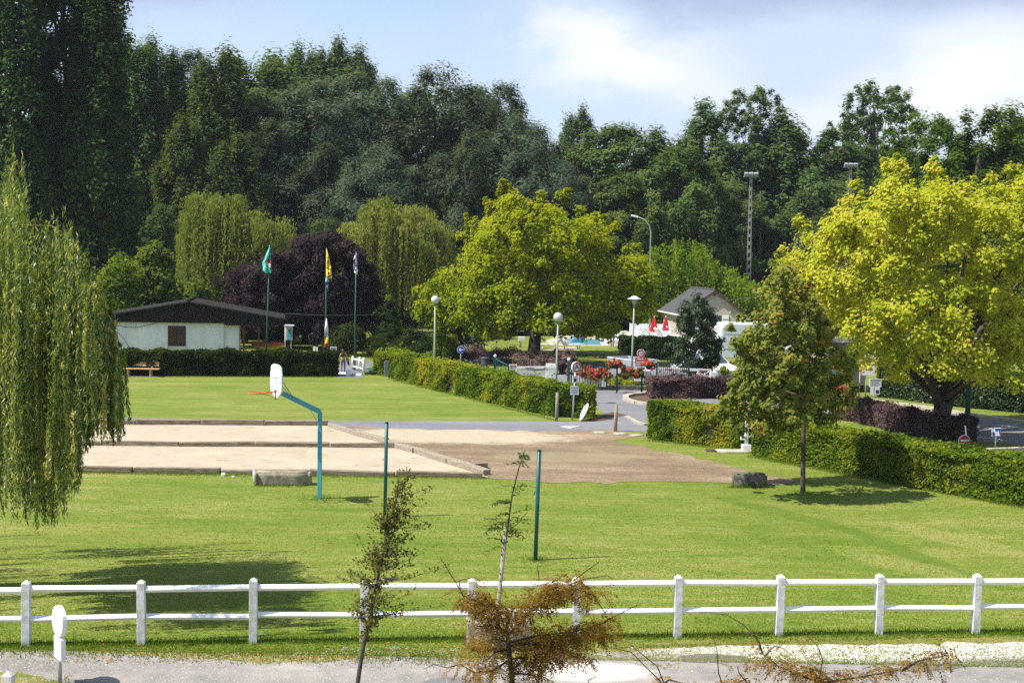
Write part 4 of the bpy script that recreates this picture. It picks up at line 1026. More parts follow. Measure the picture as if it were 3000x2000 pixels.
P = np.concatenate(P); T = np.concatenate(T); k = len(P)
cul.build('culms', M['yellowtwig'], t)
leafobj('foliage', P, rdir(rng, k) + np.array([0, -0.3, 0.5]), rdir(rng, k) + np.array([0, 0, 0.4]), 0.38 * rng.uniform(0.7, 1.3, k), 0.15, T + rng.normal(0, 0.15, k), M['L_bamboo'], t)
# ================================================================ the wood behind
GW = 'trees of the wood behind the park'
tall = lambda q: min(1, q * 4 + 0.5) * max(0.0, 1 - q ** 4.5) ** 0.55
round_ = lambda q: math.sqrt(max(0.0, 1 - (1.75 * q - 0.75) ** 2)) if q > 0 else 0.3
T_ = {}
T_['poplar'] = tree('poplar_tree', 'x', 'tree', (0, 0, 0), 24, 4.4, tall, 'L_wood', 200, 270, 1.1, 0.34, 'barkdark', GW, 101, 0.10, 0.016, flat=1.7, up=0.45, rnd=0.42, out=0.7, lump=0.3, core=0.45, tbase=0.45)
T_['willow'] = tree('willow_tree', 'x', 'tree', (0, 0, 0), 20, 6.5, round_, 'L_willowgrey', 170, 340, 1.45, 0.34, 'barkdark', GW, 102, 0.10, 0.02, flat=0.85, up=0.5, rnd=0.40, out=0.7, lump=0.45, core=0.45, asp=0.4, tbase=0.5)
T_['willow2'] = tree('willow_tree', 'x', 'tree', (0, 0, 0), 20, 6.0, egg, 'L_willowgrey', 170, 340, 1.35, 0.34, 'barkdark', GW, 103, 0.06, 0.02, flat=0.9, up=0.5, rnd=0.40, out=0.7, lump=0.5, core=0.45, asp=0.4, tbase=0.42)
T_['oak'] = tree('broadleaf_tree', 'x', 'tree', (0, 0, 0), 18, 6.5, round_, 'L_wood', 220, 270, 1.2, 0.34, 'barkdark', GW, 104, 0.08, 0.02, flat=0.8, up=0.5, rnd=0.40, out=0.7, lump=0.45, core=0.45, tbase=0.55)
T_['oak2'] = tree('broadleaf_tree', 'x', 'tree', (0, 0, 0), 18, 5.5, egg, 'L_wood', 210, 270, 1.15, 0.34, 'barkdark', GW, 105, 0.06, 0.02, flat=0.9, up=0.5, rnd=0.40, out=0.7, lump=0.5, core=0.45, tbase=0.5)
T_['open'] = tree('open_tree', 'x', 'tree', (0, 0, 0), 24, 6.0, lambda q: math.sqrt(max(0.0, 1 - (2 * q - 1) ** 2)), 'L_wood', 300, 90, 0.75, 0.33, 'barkdark', GW, 106, 0.52, 0.016, flat=0.8, up=0.5, rnd=0.40, out=0.7, lump=0.35, core=0.3, nlimb=34, tbase=0.42)
T_['light'] = tree('broadleaf_tree', 'x', 'tree', (0, 0, 0), 16, 6.0, round_, 'L_fresh', 250, 170, 0.85, 0.30, 'bark', GW, 107, 0.08, 0.02, flat=1.1, up=0.5, rnd=0.40, out=0.7, lump=0.5, core=0.4, tbase=0.30)
DIM = {'poplar': (24, 4.2), 'willow': (20, 6.5), 'willow2': (20, 6.0), 'oak': (18, 6.5), 'oak2': (18, 5.5), 'open': (24, 6.0), 'light': (16, 6.0)}
rows = [
    # kind, px, top, width, depth, label
    ('poplar', 395, 88, 190, 128, 'dark green poplar edging the sky beside the big front poplars'),
    ('poplar', 470, 100, 150, 132, 'poplar with a ragged tip, second along the skyline from the big poplars'),
    ('willow2', 565, 118, 130, 145, 'greyish rounded treetop rising between two poplars on the skyline'),
    ('poplar', 640, 128, 200, 126, 'broad poplar standing in front of the greyish rounded treetop'),
    ('poplar', 540, 330, 150, 118, 'lower poplar whose pointed top stands inside the dark left wood'),
    ('poplar', 690, 390, 160, 117, 'pointed green poplar rising just above the olive weeping willow'),
    ('oak', 740, 150, 200, 136, 'brownish bushy crown on the skyline left of the three dark poplar tops'),
    ('oak2', 800, 150, 150, 140, 'rounded crown touching the first dark poplar top on the skyline'),
    ('poplar', 882, 122, 80, 150, 'narrow dark poplar, leftmost of the tight skyline cluster'),
    ('poplar', 925, 140, 60, 151, 'slim short poplar between the two tallest of the skyline cluster'),
    ('poplar', 975, 104, 120, 150, 'tallest poplar of the skyline cluster above the grey willows'),
    ('poplar', 1055, 132, 80, 150, 'rightmost poplar of the skyline cluster above the grey willows'),
    ('willow', 900, 205, 250, 128, 'large grey-green willow below the skyline poplars'),
    ('willow', 1010, 180, 220, 134, 'pale grey willow crown directly under the tallest skyline poplar'),
    ('willow2', 1130, 200, 190, 132, 'grey willow with a two-peaked top left of the highest willow'),
    ('willow', 1285, 180, 260, 130, 'highest grey-green willow in the middle of the wood'),
    ('willow2', 1395, 225, 190, 136, 'willow with a sunlit shoulder right of the highest willow'),
    ('willow2', 1470, 215, 150, 138, 'narrow willow whose tip ends the high part of the skyline'),
    ('willow', 1550, 318, 190, 124, 'pale drooping willow left of the lone dark skyline tree'),
    ('willow', 1640, 440, 200, 120, 'low pale willow right above the top of the yellow-green tree'),
    ('willow', 1130, 410, 240, 119, 'green willow standing low in front of the dark gap'),
    ('willow2', 960, 400, 200, 121, 'silvery willow overhanging the black hollow in the wood'),
    ('willow', 1370, 375, 230, 121, 'silver-leaved willow low in the middle of the wood'),
    ('willow2', 800, 330, 180, 123, 'grey willow between the pointed poplar and the silvery willow'),
    ('poplar', 1695, 304, 90, 150, 'lone dark skyline tree in the dip right of the willows'),
    ('oak', 1800, 352, 200, 140, 'dark rounded oak just right of the lone skyline tree'),
    ('oak2', 1920, 372, 170, 142, 'dark tree with a small bump on the skyline right of the rounded oak'),
    ('oak', 2000, 420, 260, 126, 'green oak mass in front, above the curved street lamp'),
    ('oak2', 2060, 290, 190, 138, 'yellowish green tall oak left of the open topped tree'),
    ('open', 2205, 246, 230, 140, 'tall thin tree with an open top against the sky, above the floodlight pylon'),
    ('oak2', 2290, 320, 150, 138, 'brown-tinged tree right of the open topped tree'),
    ('oak', 1830, 500, 220, 122, 'dark oak low behind the yellow-green tree'),
    ('oak', 2130, 520, 240, 131, 'oak in deep shade left of the floodlight pylon'),
    ('oak', 2390, 368, 200, 142, 'low dark crown on the skyline left of the lone round tree'),
    ('open', 2575, 230, 250, 150, 'lone round-crowned tree on the skyline with bare stems below'),
    ('oak', 2500, 420, 250, 140, 'dark crown under the lone round-crowned tree'),
    ('oak2', 2350, 560, 230, 132, 'shaded tree right of the floodlight pylon'),
    ('light', 2740, 330, 280, 105, 'lighter green sprouting tree above the golden tree'),
    ('light', 2880, 300, 230, 100, 'light green tree with upright shoots at the upper right'),
    ('light', 3010, 330, 240, 103, 'light green tree cut by the right edge'),
    ('oak', 2660, 540, 240, 112, 'green tree just above the left top of the golden tree'),
    ('oak', 2950, 640, 300, 95, 'green tree behind the right side of the golden tree'),
    ('oak2', 470, 600, 170, 112, 'green bush tree at the foot of the wood, left of the olive weeping willow'),
    ('oak', 960, 635, 190, 112, 'bluish green bush tree between the two weeping willows'),
    ('oak', 1420, 640, 260, 112, 'dark bush tree behind the crown of the yellow-green tree'),
    ('oak2', 1900, 690, 170, 124, 'dark bush tree left of the bamboo'),
    ('oak', 2270, 740, 230, 131, 'dark bush tree at the foot of the floodlight pylon'),
    ('oak', 2700, 720, 300, 92, 'dark tree in the shade behind the golden tree'),
]
rr = np.random.default_rng(55); used = set()
for kind, x, y, w, Y, lab in rows:
    H0, R0 = DIM[kind]; p = D(x, y, Y); s = F / Y
    zs = p.z / H0; ws = max(w / 2 / s / R0 * 1.18, zs * {'poplar': 0.72, 'open': 0.55, 'light': 0.9}.get(kind, 0.92) * rr.uniform(0.9, 1.1))
    if y > 380 and kind not in ('poplar', 'light'): ws = min(ws, w / 2 / s / R0 * 1.5)
    sc = (ws, ws, zs)
    if kind in used: t = dup(T_[kind], (p.x, Y, 0), rr.uniform(0, 6.28), sc, lab)
    else:
        t = T_[kind]; used.add(kind); t.location = (p.x, Y, 0); t.rotation_euler = (0, 0, 0.4); t.scale = sc; t['label'] = lab
# the mass of the wood farther back, one continuous thicket
rng = np.random.default_rng(56); cen = []
for i in range(1250):
    x = rng.uniform(-200, 3300); Y = rng.uniform(150, 172)
    sky_ = interp(x, [(-200, 200), (300, 200), (600, 220), (1000, 240), (1450, 270), (1560, 400), (1800, 430), (2100, 380), (2300, 430), (2500, 440), (3300, 420)])
    zt = D(x, sky_, Y).z
    cen.append((D(x, 900, Y).x, Y, rng.uniform(0.5, max(3, zt - 1.5))))
leafobj('dense_wood', *clumps(rng, np.array(cen), 2.2, 95, 0.75, (0, 190, 5), 0.4, 0.6, 0.3), M['L_wood'], None, kind='stuff', tri='leaf')
# undergrowth at the foot of the wood
cen = [(rng.uniform(-62, 62), rng.uniform(125, 150), rng.uniform(0.3, 4)) for _ in range(420)]
leafobj('undergrowth', *clumps(rng, np.array(cen), 1.6, 70, 0.6, (0, 190, 2), 0.4, 0.6, 0.3, tbase=0.25), M['L_wood'], None, kind='stuff', tri='leaf')
# bare pale trunks in the wood
for x, y0, y1, Y, lab in ((2218, 560, 900, 131, 'long pale bare trunk behind the floodlight pylon'), (2160, 600, 800, 132, 'pale bare trunk left of the floodlight pylon')):
    a, b = D(x + 10, y0, Y), D(x, y1, Y); g0 = Vector((b.x, Y, 0)); t = thing('bare_trunk', lab, 'tree trunk', g0)
    MB().tube([g0, g0.lerp(a, 0.5) + Vector((0.15, 0, 0)), a], [0.22, 0.15, 0.08], 7).build('trunk', M['bark'], t, smooth=True)

# big front poplars, upper left
GP = 'big poplars at the upper left'
for i, (x, w, Y, lab, sd_, top) in enumerate([(45, 190, 103, 'big dark poplar at the left edge above the willow', 111, -330), (185, 190, 106, 'middle one of the big front poplars', 112, -420), (292, 165, 104, 'big front poplar whose right side meets the sky', 113, -300)]):
    p = D(x, top, Y); s = F / Y
    tree('poplar_tree', lab, 'tree', (p.x, Y, 0), p.z, w / 2 / s * 1.1, lambda q: min(1, q * 5 + 0.6) * max(0.0, 1 - q ** 4) ** 0.6, 'L_poplar', 330, 170, 1.0, 0.30, 'barkdark', GP, sd_, 0.13, 0.013, flat=1.5, up=0.3, rnd=0.7, lump=0.35, core=0.35, asp=0.8, tbase=0.45, tvar=0.12, tl=0.2, nlimb=26)

# ================================================================ foreground saplings
MX = []


def pinnate(rng, P0, d, ln, npair, lf, buf, tint, droop=0.5):
    """one compound leaf: leaflets in pairs along a drooping stalk"""
    d = Vector(d).normalized(); sd_ = d.cross(Z3); sd_ = sd_.normalized() if sd_.length > 0.05 else Vector((1, 0, 0)); p = Vector(P0)
    for i in range(npair):
        d = (d + Vector((0, 0, -droop / npair))).normalized(); p = p + d * ln / npair
        for s in (-1, 1):
            u = (sd_ * s + d * 0.5 + Vector(rng.normal(size=3)) * 0.2).normalized(); nn_ = (d.cross(sd_) + Vector(rng.normal(size=3)) * 0.45)
            buf.append((*(p + u * lf * 0.5), *nn_, *u, lf * rng.uniform(0.75, 1.2), tint + rng.normal() * 0.12))


def leaves_from(buf, name, asp, m, parent):
    a = np.array(buf); return leafobj(name, a[:, 0:3], a[:, 3:6], a[:, 6:9], a[:, 9], a[:, 9] * asp, a[:, 10], m, parent)


# slender leafy sapling
rng = np.random.default_rng(121); Y = 17.2
tr = [D(x, y, Y) for x, y in ((1046, 2010), (1062, 1905), (1085, 1800), (1110, 1680), (1135, 1560), (1158, 1480), (1168, 1418))]
b = Vector((tr[0].x - 0.12, Y, 0)); sp = thing('sapling', 'slender dark-leaved sapling in front of the white fence', 'sapling', b)
mb = MB(); mb.tube([b - Z3 * 0.1] + tr, [0.04, 0.034, 0.03, 0.025, 0.02, 0.015, 0.01, 0.004], 7)
buf = []
sil = [(1420, 60), (1480, 70), (1540, 80), (1580, 55), (1640, 95), (1700, 130), (1740, 100), (1800, 105), (1850, 75), (1895, 20)]
for i in range(110):
    y = rng.uniform(1418, 1880); w = interp(y, [(a_, b_) for a_, b_ in sil]); x0 = float(np.interp(y, [1418, 1480, 1560, 1680, 1800, 1905], [1168, 1158, 1135, 1110, 1085, 1062]))
    xe = x0 + 12 + rng.normal() * w * 0.62; a0 = D(x0, y, Y); e = D(xe, y - abs(rng.normal()) * 45, Y + rng.normal() * 0.22)
    m1 = a0.lerp(e, 0.5) + Vector((0, 0, -0.03)); mb.tube([a0, m1, e], [0.006, 0.004, 0.0015], 4, cap=False)
    for j in range(36):
        s = rng.uniform(0.15, 1.05); p = a0.lerp(e, s) + Vector(rng.normal(size=3)) * 0.035
        buf.append((*p, *(rng.normal(size=3) + np.array([0, -0.2, 0.6])), *(rng.normal(size=3)), 0.052 * rng.uniform(0.6, 1.3), 0.46 + rng.normal() * 0.22))
mb.build('trunk', M['bark'], sp, smooth=True)
leaves_from(buf, 'crown', 0.6, M['L_sapling'], sp)

# staked young ash with compound leaves
rng = np.random.default_rng(122); Y = 16.4
tr = [D(x, y, Y) for x, y in ((1440, 1960), (1460, 1745), (1474, 1620), (1488, 1540), (1500, 1450), (1520, 1370), (1538, 1318))]
b = Vector((tr[0].x - 0.08, Y, 0)); sp = thing('sapling', 'thin staked sapling with feathery leaves behind the bronze tree', 'sapling', b)
mb = MB(); mb.tube([b - Z3 * 0.1] + tr, [0.03, 0.026, 0.022, 0.019, 0.015, 0.011, 0.008, 0.004], 7); buf = []
for i in range(34):
    y = rng.choice([rng.uniform(1318, 1370), rng.uniform(1420, 1480), rng.uniform(1500, 1600), rng.uniform(1530, 1560)]); x0 = float(np.interp(y, [1318, 1370, 1450, 1540, 1620], [1538, 1520, 1500, 1488, 1474]))
    a0 = D(x0, y, Y); an = rng.uniform(0, 6.28); d = Vector((math.cos(an), math.sin(an), rng.uniform(0.0, 0.5)))
    ln = rng.uniform(0.12, 0.26); mb.tube([a0, a0 + d.normalized() * ln * 0.8 - Z3 * 0.02], [0.003, 0.0015], 3, cap=False)
    pinnate(rng, a0, d, ln * 1.25, 8, 0.07, buf, 0.5, 0.5)
for pp in ([(1484, 1560), (1520, 1530), (1548, 1495)], [(1478, 1600), (1462, 1550), (1452, 1512)]):
    q = [D(x, y, Y) for x, y in pp]; mb.tube(q, [0.007, 0.005, 0.003], 4)
    for i in range(7): pinnate(rng, q[1].lerp(q[2], rng.uniform()), (rng.normal(), rng.normal(), 0.2), 0.2, 7, 0.06, buf, 0.45, 0.5)
mb.build('trunk', M['bark'], sp, smooth=True)
leaves_from(buf, 'crown', 0.32, M['L_ash'], sp)
sk = thing('tree_stake', 'pale round stake tied to the feathery sapling', 'stake', Vector((b.x - 0.06, Y + 0.03, 0)))
q0 = Vector((b.x - 0.05, Y - 0.06, -0.2)); q1 = D(1483, 1532, Y - 0.06)
MB().tube([q0, q1], [0.032, 0.028], 9).build('pole', M['barkpale'], sk, smooth=True)
for f in (0.93, 0.66):
    c = q0.lerp(q1, f); MB().tube([c + Vector((0.045 * math.cos(t), 0.06 * math.sin(t) + 0.03, 0)) for t in (2 * math.pi * i / 12 for i in range(13))], 0.008, 4, cap=False).build('tie', M['black'], sk)

# bronze-leaved tree in the foreground
rng = np.random.default_rng(123); Y = 14.2


def bronze(label, trunk, br, Y, spray, seed, basex):
    rng = np.random.default_rng(seed); P = [D(x, y, Y) for x, y in trunk]; b = Vector((P[0].x + basex, Y, 0))
    t = thing('bronze_tree', label, 'tree', b); mb = MB(); buf = []
    r0 = 0.034; mb.tube([b - Z3 * 0.1] + P, [r0 * 1.3] + [r0 * (1 - 0.6 * i / len(P)) for i in range(len(P))], 8)
    for pts, dens, tw in br:
        dy = rng.normal() * 0.35; k = len(pts)
        q = [D(x, y, Y + dy * i / k) for i, (x, y) in enumerate(pts)]
        rs = [0.012 * (1 - i / k) + 0.002 for i in range(k)] if dens else [0.006 * (1 - i / k) + 0.0015 for i in range(k)]
        mb.tube(q, rs, 5)
        L = sum((b_ - a_).length for a_, b_ in zip(q, q[1:]))
        ns = int(L * dens * spray)
        for i in range(ns):
            s = rng.uniform(0.12, 1.0) ** 0.8 * (k - 1); j = min(k - 2, int(s)); p = q[j].lerp(q[j + 1], s - j)
            d = Vector((rng.normal(), rng.normal(), rng.normal() * 0.5 + 0.1)).normalized()
            p = p + d * rng.uniform(0, 0.16)
            tint = tw + rng.normal() * 0.10 + (0.42 if rng.uniform() < 0.14 else 0)
            pinnate(rng, p, d, rng.uniform(0.11, 0.2), 8, rng.uniform(0.030, 0.044), buf, tint, rng.uniform(0.8, 2.0))
        if not dens:
            for i in range(int(L * 26)):
                s = rng.uniform(0.1, 1) * (k - 1); j = min(k - 2, int(s)); p = q[j].lerp(q[j + 1], s - j)
                pinnate(rng, p, Vector(rng.normal(size=3)), 0.05, 4, 0.016, buf, 0.95, 0.6)
    mb.build('trunk', M['barkdark'], t, smooth=True)
    leaves_from(buf, 'crown', 0.36, M['L_bronze'], t)


bronze('bronze-leaved young tree with tiered branches in the bottom middle', [(1504, 2040), (1498, 1960), (1490, 1890), (1484, 1845), (1488, 1800)], [
    ([(1488, 1870), (1440, 1800), (1400, 1760), (1360, 1745)], 1.1, 0.42), ([(1486, 1850), (1450, 1775), (1420, 1752), (1385, 1775)], 1.1, 0.45),
    ([(1485, 1845), (1500, 1790), (1520, 1765)], 1.0, 0.42), ([(1490, 1860), (1560, 1780), (1600, 1730), (1650, 1715)], 1.2, 0.42),
    ([(1492, 1855), (1590, 1760), (1640, 1720), (1690, 1725), (1750, 1748)], 1.2, 0.40), ([(1495, 1880), (1580, 1860), (1680, 1850), (1780, 1820)], 1.3, 0.44),
    ([(1494, 1890), (1600, 1880), (1700, 1870), (1790, 1840)], 1.2, 0.40), ([(1494, 1880), (1600, 1890), (1660, 1910), (1700, 1930)], 1.1, 0.45),
    ([(1490, 1880), (1450, 1870), (1410, 1880), (1380, 1890)], 0.9, 0.48), ([(1492, 1900), (1450, 1910), (1430, 1930)], 1.0, 0.5),
    ([(1496, 1930), (1440, 1965), (1390, 1970), (1350, 1945)], 0.9, 0.50), ([(1496, 1930), (1560, 1920), (1600, 1950)], 1.2, 0.45), ([(1500, 1970), (1560, 1975), (1590, 2010)], 1.1, 0.3),
    ([(1500, 1960), (1540, 1930), (1640, 1930)], 1.1, 0.42), ([(1486, 1850), (1440, 1830), (1390, 1835)], 0.7, 0.62),
    ([(1360, 1750), (1335, 1705), (1310, 1665), (1290, 1632)], 0, 0.9), ([(1350, 1735), (1345, 1700), (1390, 1690), (1405, 1700)], 0, 0.9), ([(1660, 1715), (1710, 1695), (1780, 1685), (1800, 1695)], 0, 0.9), ([(1680, 1700), (1720, 1670), (1755, 1645)], 0, 0.9),
    ([(1770, 1820), (1830, 1790), (1870, 1770)], 0, 0.9), ([(1350, 1945), (1310, 1955), (1270, 1945), (1240, 1960)], 0, 0.9), ([(1580, 1700), (1576, 1670), (1574, 1650)], 0, 0.9), ([(1740, 1745), (1770, 1790), (1775, 1800)], 0, 0.9)], 14.2, 150, 123, -0.1)
bronze('low bronze-leaved tree top with twiggy shoots at the bottom right', [(2420, 2120), (2408, 2030), (2400, 1985)], [
    ([(2405, 2000), (2340, 1975), (2280, 1950), (2235, 1915)], 0.95, 0.48), ([(2402, 1995), (2380, 1960), (2345, 1950)], 0.9, 0.5), ([(2400, 2000), (2470, 1990), (2560, 1975), (2640, 1960)], 0.7, 0.42),
    ([(2640, 1965), (2690, 1935), (2740, 1925), (2780, 1918)], 0.7, 0.85), ([(2400, 1990), (2430, 1985), (2450, 2000)], 0.9, 0.5),
    ([(2235, 1915), (2215, 1870), (2180, 1830), (2130, 1800), (2050, 1790)], 0, 0.9), ([(2400, 1990), (2410, 1930), (2395, 1890), (2360, 1858)], 0, 0.9), ([(2235, 1915), (2225, 1880), (2205, 1850)], 0, 0.9), ([(2240, 1920), (2270, 1890), (2300, 1900)], 0, 0.9),
    ([(2130, 2040), (2105, 1970), (2100, 1900), (2085, 1850)], 0, 0.9), ([(2120, 2000), (2150, 2005), (2190, 1985)], 0.7, 0.5), ([(2190, 2000), (2165, 1970), (2160, 1950)], 0, 0.9)], 12.6, 150, 124, 0.1)
bronze('bare curving twigs with few dark leaves, right of the bronze tree', [(1960, 2060), (1935, 2000)], [([(1950, 2010), (1900, 1960), (1850, 1910), (1790, 1895)], 0, 0.9), ([(1950, 2010), (1925, 1950), (1880, 1915), (1845, 1885)], 0, 0.9), ([(1940, 2005), (1960, 1990), (2000, 2000)], 0.8, 0.5), ([(1720, 2040), (1725, 1990), (1745, 1980)], 0, 0.9)], 13.4, 120, 125, 0.0)
# ================================================================ buildings
# white hut, left
Yh = 75.0
A = D(342, 941, Yh); hz = A.z; ang = rad(5)
ux = Vector((math.cos(ang), math.sin(ang), 0)); uy = Vector((-math.sin(ang) - 0.10, math.cos(ang), 0)).normalized()
hut = thing('white_hut', 'low white hut with dark gable and brown shutters behind the dark hedge', 'hut', (A.x, Yh, 0))
O = Vector((A.x, Yh, 0))
L = lambda x, y, z: O + ux * x + uy * y + Z3 * z
w1 = 7.35


def quadbox(mb, x0, x1, y0, y1, z0, z1, mi=0):
    vs = [L(x, y, z) for z in (z0, z1) for x, y in ((x0, y0), (x1, y0), (x1, y1), (x0, y1))]
    return mb.add(vs, [(3, 2, 1, 0), (4, 5, 6, 7), (0, 1, 5, 4), (1, 2, 6, 5), (2, 3, 7, 6), (3, 0, 4, 7)], mi)


quadbox(MB(), -1.6, w1 - 0.95, 0, 6, 0, hz).build('wall', M['hutwall'], hut)
quadbox(MB(), w1 - 0.95, w1, 0.12, 3, 0.55, hz - 0.12).build('wall', M['hutwall'], hut)
quadbox(MB(), w1 - 0.95, w1 + 1.25, 0.0, 0.25, 0, 0.42).build('low_wall', M['hutwall'], hut)
quadbox(MB(), w1 - 0.95, w1 + 1.25, -0.05, 0.3, 0.42, 0.48).build('coping', M['roofgrey'], hut)
quadbox(MB(), w1 - 1.0, w1 - 0.75, -0.08, 0.0, hz - 0.22, hz).build('junction_box', M['white'], hut)
MB().tube([L(w1 - 0.93, -0.04, hz - 0.2), L(w1 - 0.93, -0.04, 0.3)], 0.025, 6).build('downpipe', M['offwhite'], hut)
rz_ = D(548, 887, Yh - 0.6).z; xr = (D(548, 887, Yh).x - A.x) / math.cos(ang); xe0 = -2.6; xe1 = (D(828, 937, Yh).x - A.x) / math.cos(ang); ze1 = D(828, 937, Yh).z - 0.02; ze0 = hz - 0.02
gb = MB(); vs = []
for y in (-0.5, -0.42): vs += [L(xe0, y, ze0), L(xe1, y, ze1), L(xr, y, rz_ - 0.05)]
# gable cladding: vertical boards
m = MB(); m.add([L(xe0 + 0.3, -0.2, hz - 0.03), L(w1 - 0.9, -0.2, hz - 0.03), L(w1 - 0.9, -0.2, hz - 0.15), L(xe1 - 0.1, -0.2, ze1 - 0.1), L(xr, -0.2, rz_ - 0.03)], [(0, 1, 2, 3, 4)]); go_ = m.build('gable_wall', M['darkwood'], hut); md = go_.modifiers.new('t', 'SOLIDIFY'); md.thickness = 0.06; md.offset = 0
bw = 0.42; x = xe0 + 0.4
while x < xe1 - 0.1:
    x2 = min(x + bw - 0.012, xe1 - 0.05); zt = lambda q: (ze0 + (rz_ - ze0) * (q - xe0) / (xr - xe0)) if q < xr else (rz_ + (ze1 - rz_) * (q - xr) / (xe1 - xr))
    zb0 = hz - 0.02 if x < w1 - 1 else hz - 0.14
    z1_, z2_ = zt(x) - 0.03, zt(x2) - 0.03
    if max(z1_, z2_) > zb0 + 0.03:
        z1_ = max(z1_, zb0 + 0.01); z2_ = max(z2_, zb0 + 0.01); m = MB(); yb_ = -0.30 - 0.012 * (int(x * 10) % 3)
        m.add([L(x, yb_, zb0), L(x2, yb_, zb0), L(x2, yb_, z2_), L(x, yb_, z1_), L(x, yb_ + 0.05, zb0), L(x2, yb_ + 0.05, zb0), L(x2, yb_ + 0.05, z2_), L(x, yb_ + 0.05, z1_)], [(0, 1, 2, 3), (7, 6, 5, 4), (0, 4, 5, 1), (1, 5, 6, 2), (2, 6, 7, 3), (3, 7, 4, 0)])
        m.build('gable_board', M['darkwood'], hut)
    x += bw
for a_, b_, za, zb, nm in ((xe0, xr, ze0, rz_, 'roof'), (xr, xe1, rz_, ze1, 'roof')):
    m = MB(); vs = []
    for z in (0.0, 0.11):
        vs += [L(a_, -0.62, za + z * 0.7), L(b_, -0.62, zb + z * 0.7), L(b_, 5.5, zb + z * 0.7), L(a_, 5.5, za + z * 0.7)]
    m.add(vs, [(3, 2, 1, 0), (4, 5, 6, 7), (0, 1, 5, 4), (1, 2, 6, 5), (2, 3, 7, 6), (3, 0, 4, 7)]); m.build(nm, M['roofgrey'], hut)
m = MB(); m.tube([L(xr, -0.66, rz_ + 0.12), L(xr, 5.5, rz_ + 0.12)], 0.07, 8); m.build('ridge_cap', M['roofgrey'], hut)
xs0 = (D(491, 957, Yh).x - A.x); zs1 = D(500, 957, Yh).z; zs0 = D(500, 1012, Yh).z
win = quadbox(MB(), xs0 - 0.04, xs0 + 1.03, -0.035, -0.002, zs0 - 0.04, zs1 + 0.04).build('window', M['darkwood'], hut)
for k in (0, 1):
    sh = quadbox(MB(), xs0 + 0.01 + k * 0.5, xs0 + 0.485 + k * 0.5, -0.07, -0.038, zs0, zs1).build('shutter', M['shutter'], hut)
    for j in range(12):
        z = zs0 + 0.06 + j * (zs1 - zs0 - 0.1) / 12
        s_ = quadbox(MB(), xs0 + 0.05 + k * 0.5, xs0 + 0.445 + k * 0.5, -0.084, -0.071, z, z + 0.06).build('slat', M['shutter'], None)
        s_.data.transform(Matrix.Translation(-O)); s_.parent = sh; sh.location = (0, 0, 0)
MB().bar(L(xs0 - 0.12, -0.06, zs0 - 0.09), L(xs0 + 1.12, -0.06, zs0 - 0.09), 0.12, 0.05).build('sill', M['offwhite'], hut)
for x in (w1 + 1.15, w1 + 0.25): quadbox(MB(), x, x + 0.11, -0.2, -0.09, 0.0 if x > w1 + 1 else 0.48, zt(x) - 0.06).build('porch_post', M['shutter'], hut)
MB().tube([L(-0.6, -0.1, hz - 0.05) + Z3 * (-0.30 * math.sin(math.pi * i / 12)) + ux * 3.0 * i / 12 for i in range(13)], 0.016, 5).tube([L(-0.6, -0.1, hz - 0.05), L(0.3, -0.12, hz - 0.9), L(0.9, -0.12, hz - 1.75)], 0.014, 5).build('cable', M['ink'], hut)
for x, lab in ((490, 'wispy weed against the white hut wall right of the shutters'), (642, 'feathery weed standing against the right part of the hut wall')):
    rng = np.random.default_rng(x); p = D(x, 1036, 73.6); t = thing('weed', lab, 'plant', (p.x, 73.6, 0)); buf = []; mb = MB()
    for k in range(5):
        tp = Vector((p.x + rng.normal() * 0.2, 73.6, p.z + rng.uniform(0.1, 0.75))); mb.tube([(p.x, 73.6, 0), tp], [0.01, 0.004], 3)
        for q in range(16): c = Vector((p.x, 73.6, 0)).lerp(tp, rng.uniform(0.6, 1)); buf.append((*(c + Vector(rng.normal(size=3)) * 0.06), *rng.normal(size=3), *rng.normal(size=3), 0.08, 0.3))
    mb.build('stem', M['barkdark'], t); leaves_from(buf, 'foliage', 0.5, M['L_hedgedark'], t)

# cream house with a slate roof, right
Yc = 105.0; pc = D(2002, 990, Yc); hr = rad(-7)
O = Vector((pc.x, Yc, 0)); ux = Vector((math.cos(hr), math.sin(hr), 0)); uy = Vector((-math.sin(-hr) * 1.0 - 0.0, math.cos(hr), 0)); uy = Vector((-0.12, 0.993, 0))
wH = D(2172, 990, Yc).x - pc.x; ez = D(2003, 912, Yc).z; az_ = D(2085, 849, Yc).z; dH = 7.2
house = thing('cream_house', 'small cream house with grey slate roof beyond the pool', 'house', O)
gm = MB(); vs = []
for y in (0, dH): vs += [L(0, y, 0), L(wH, y, 0), L(wH, y, ez), L(wH / 2, y, az_ - 0.12), L(0, y, ez)]
gm.add(vs, [(0, 1, 2, 3, 4), (9, 8, 7, 6, 5), (0, 5, 6, 1), (1, 6, 7, 2), (2, 7, 8, 3), (3, 8, 9, 4), (4, 9, 5, 0)]); gm.build('wall', M['cream'], house)
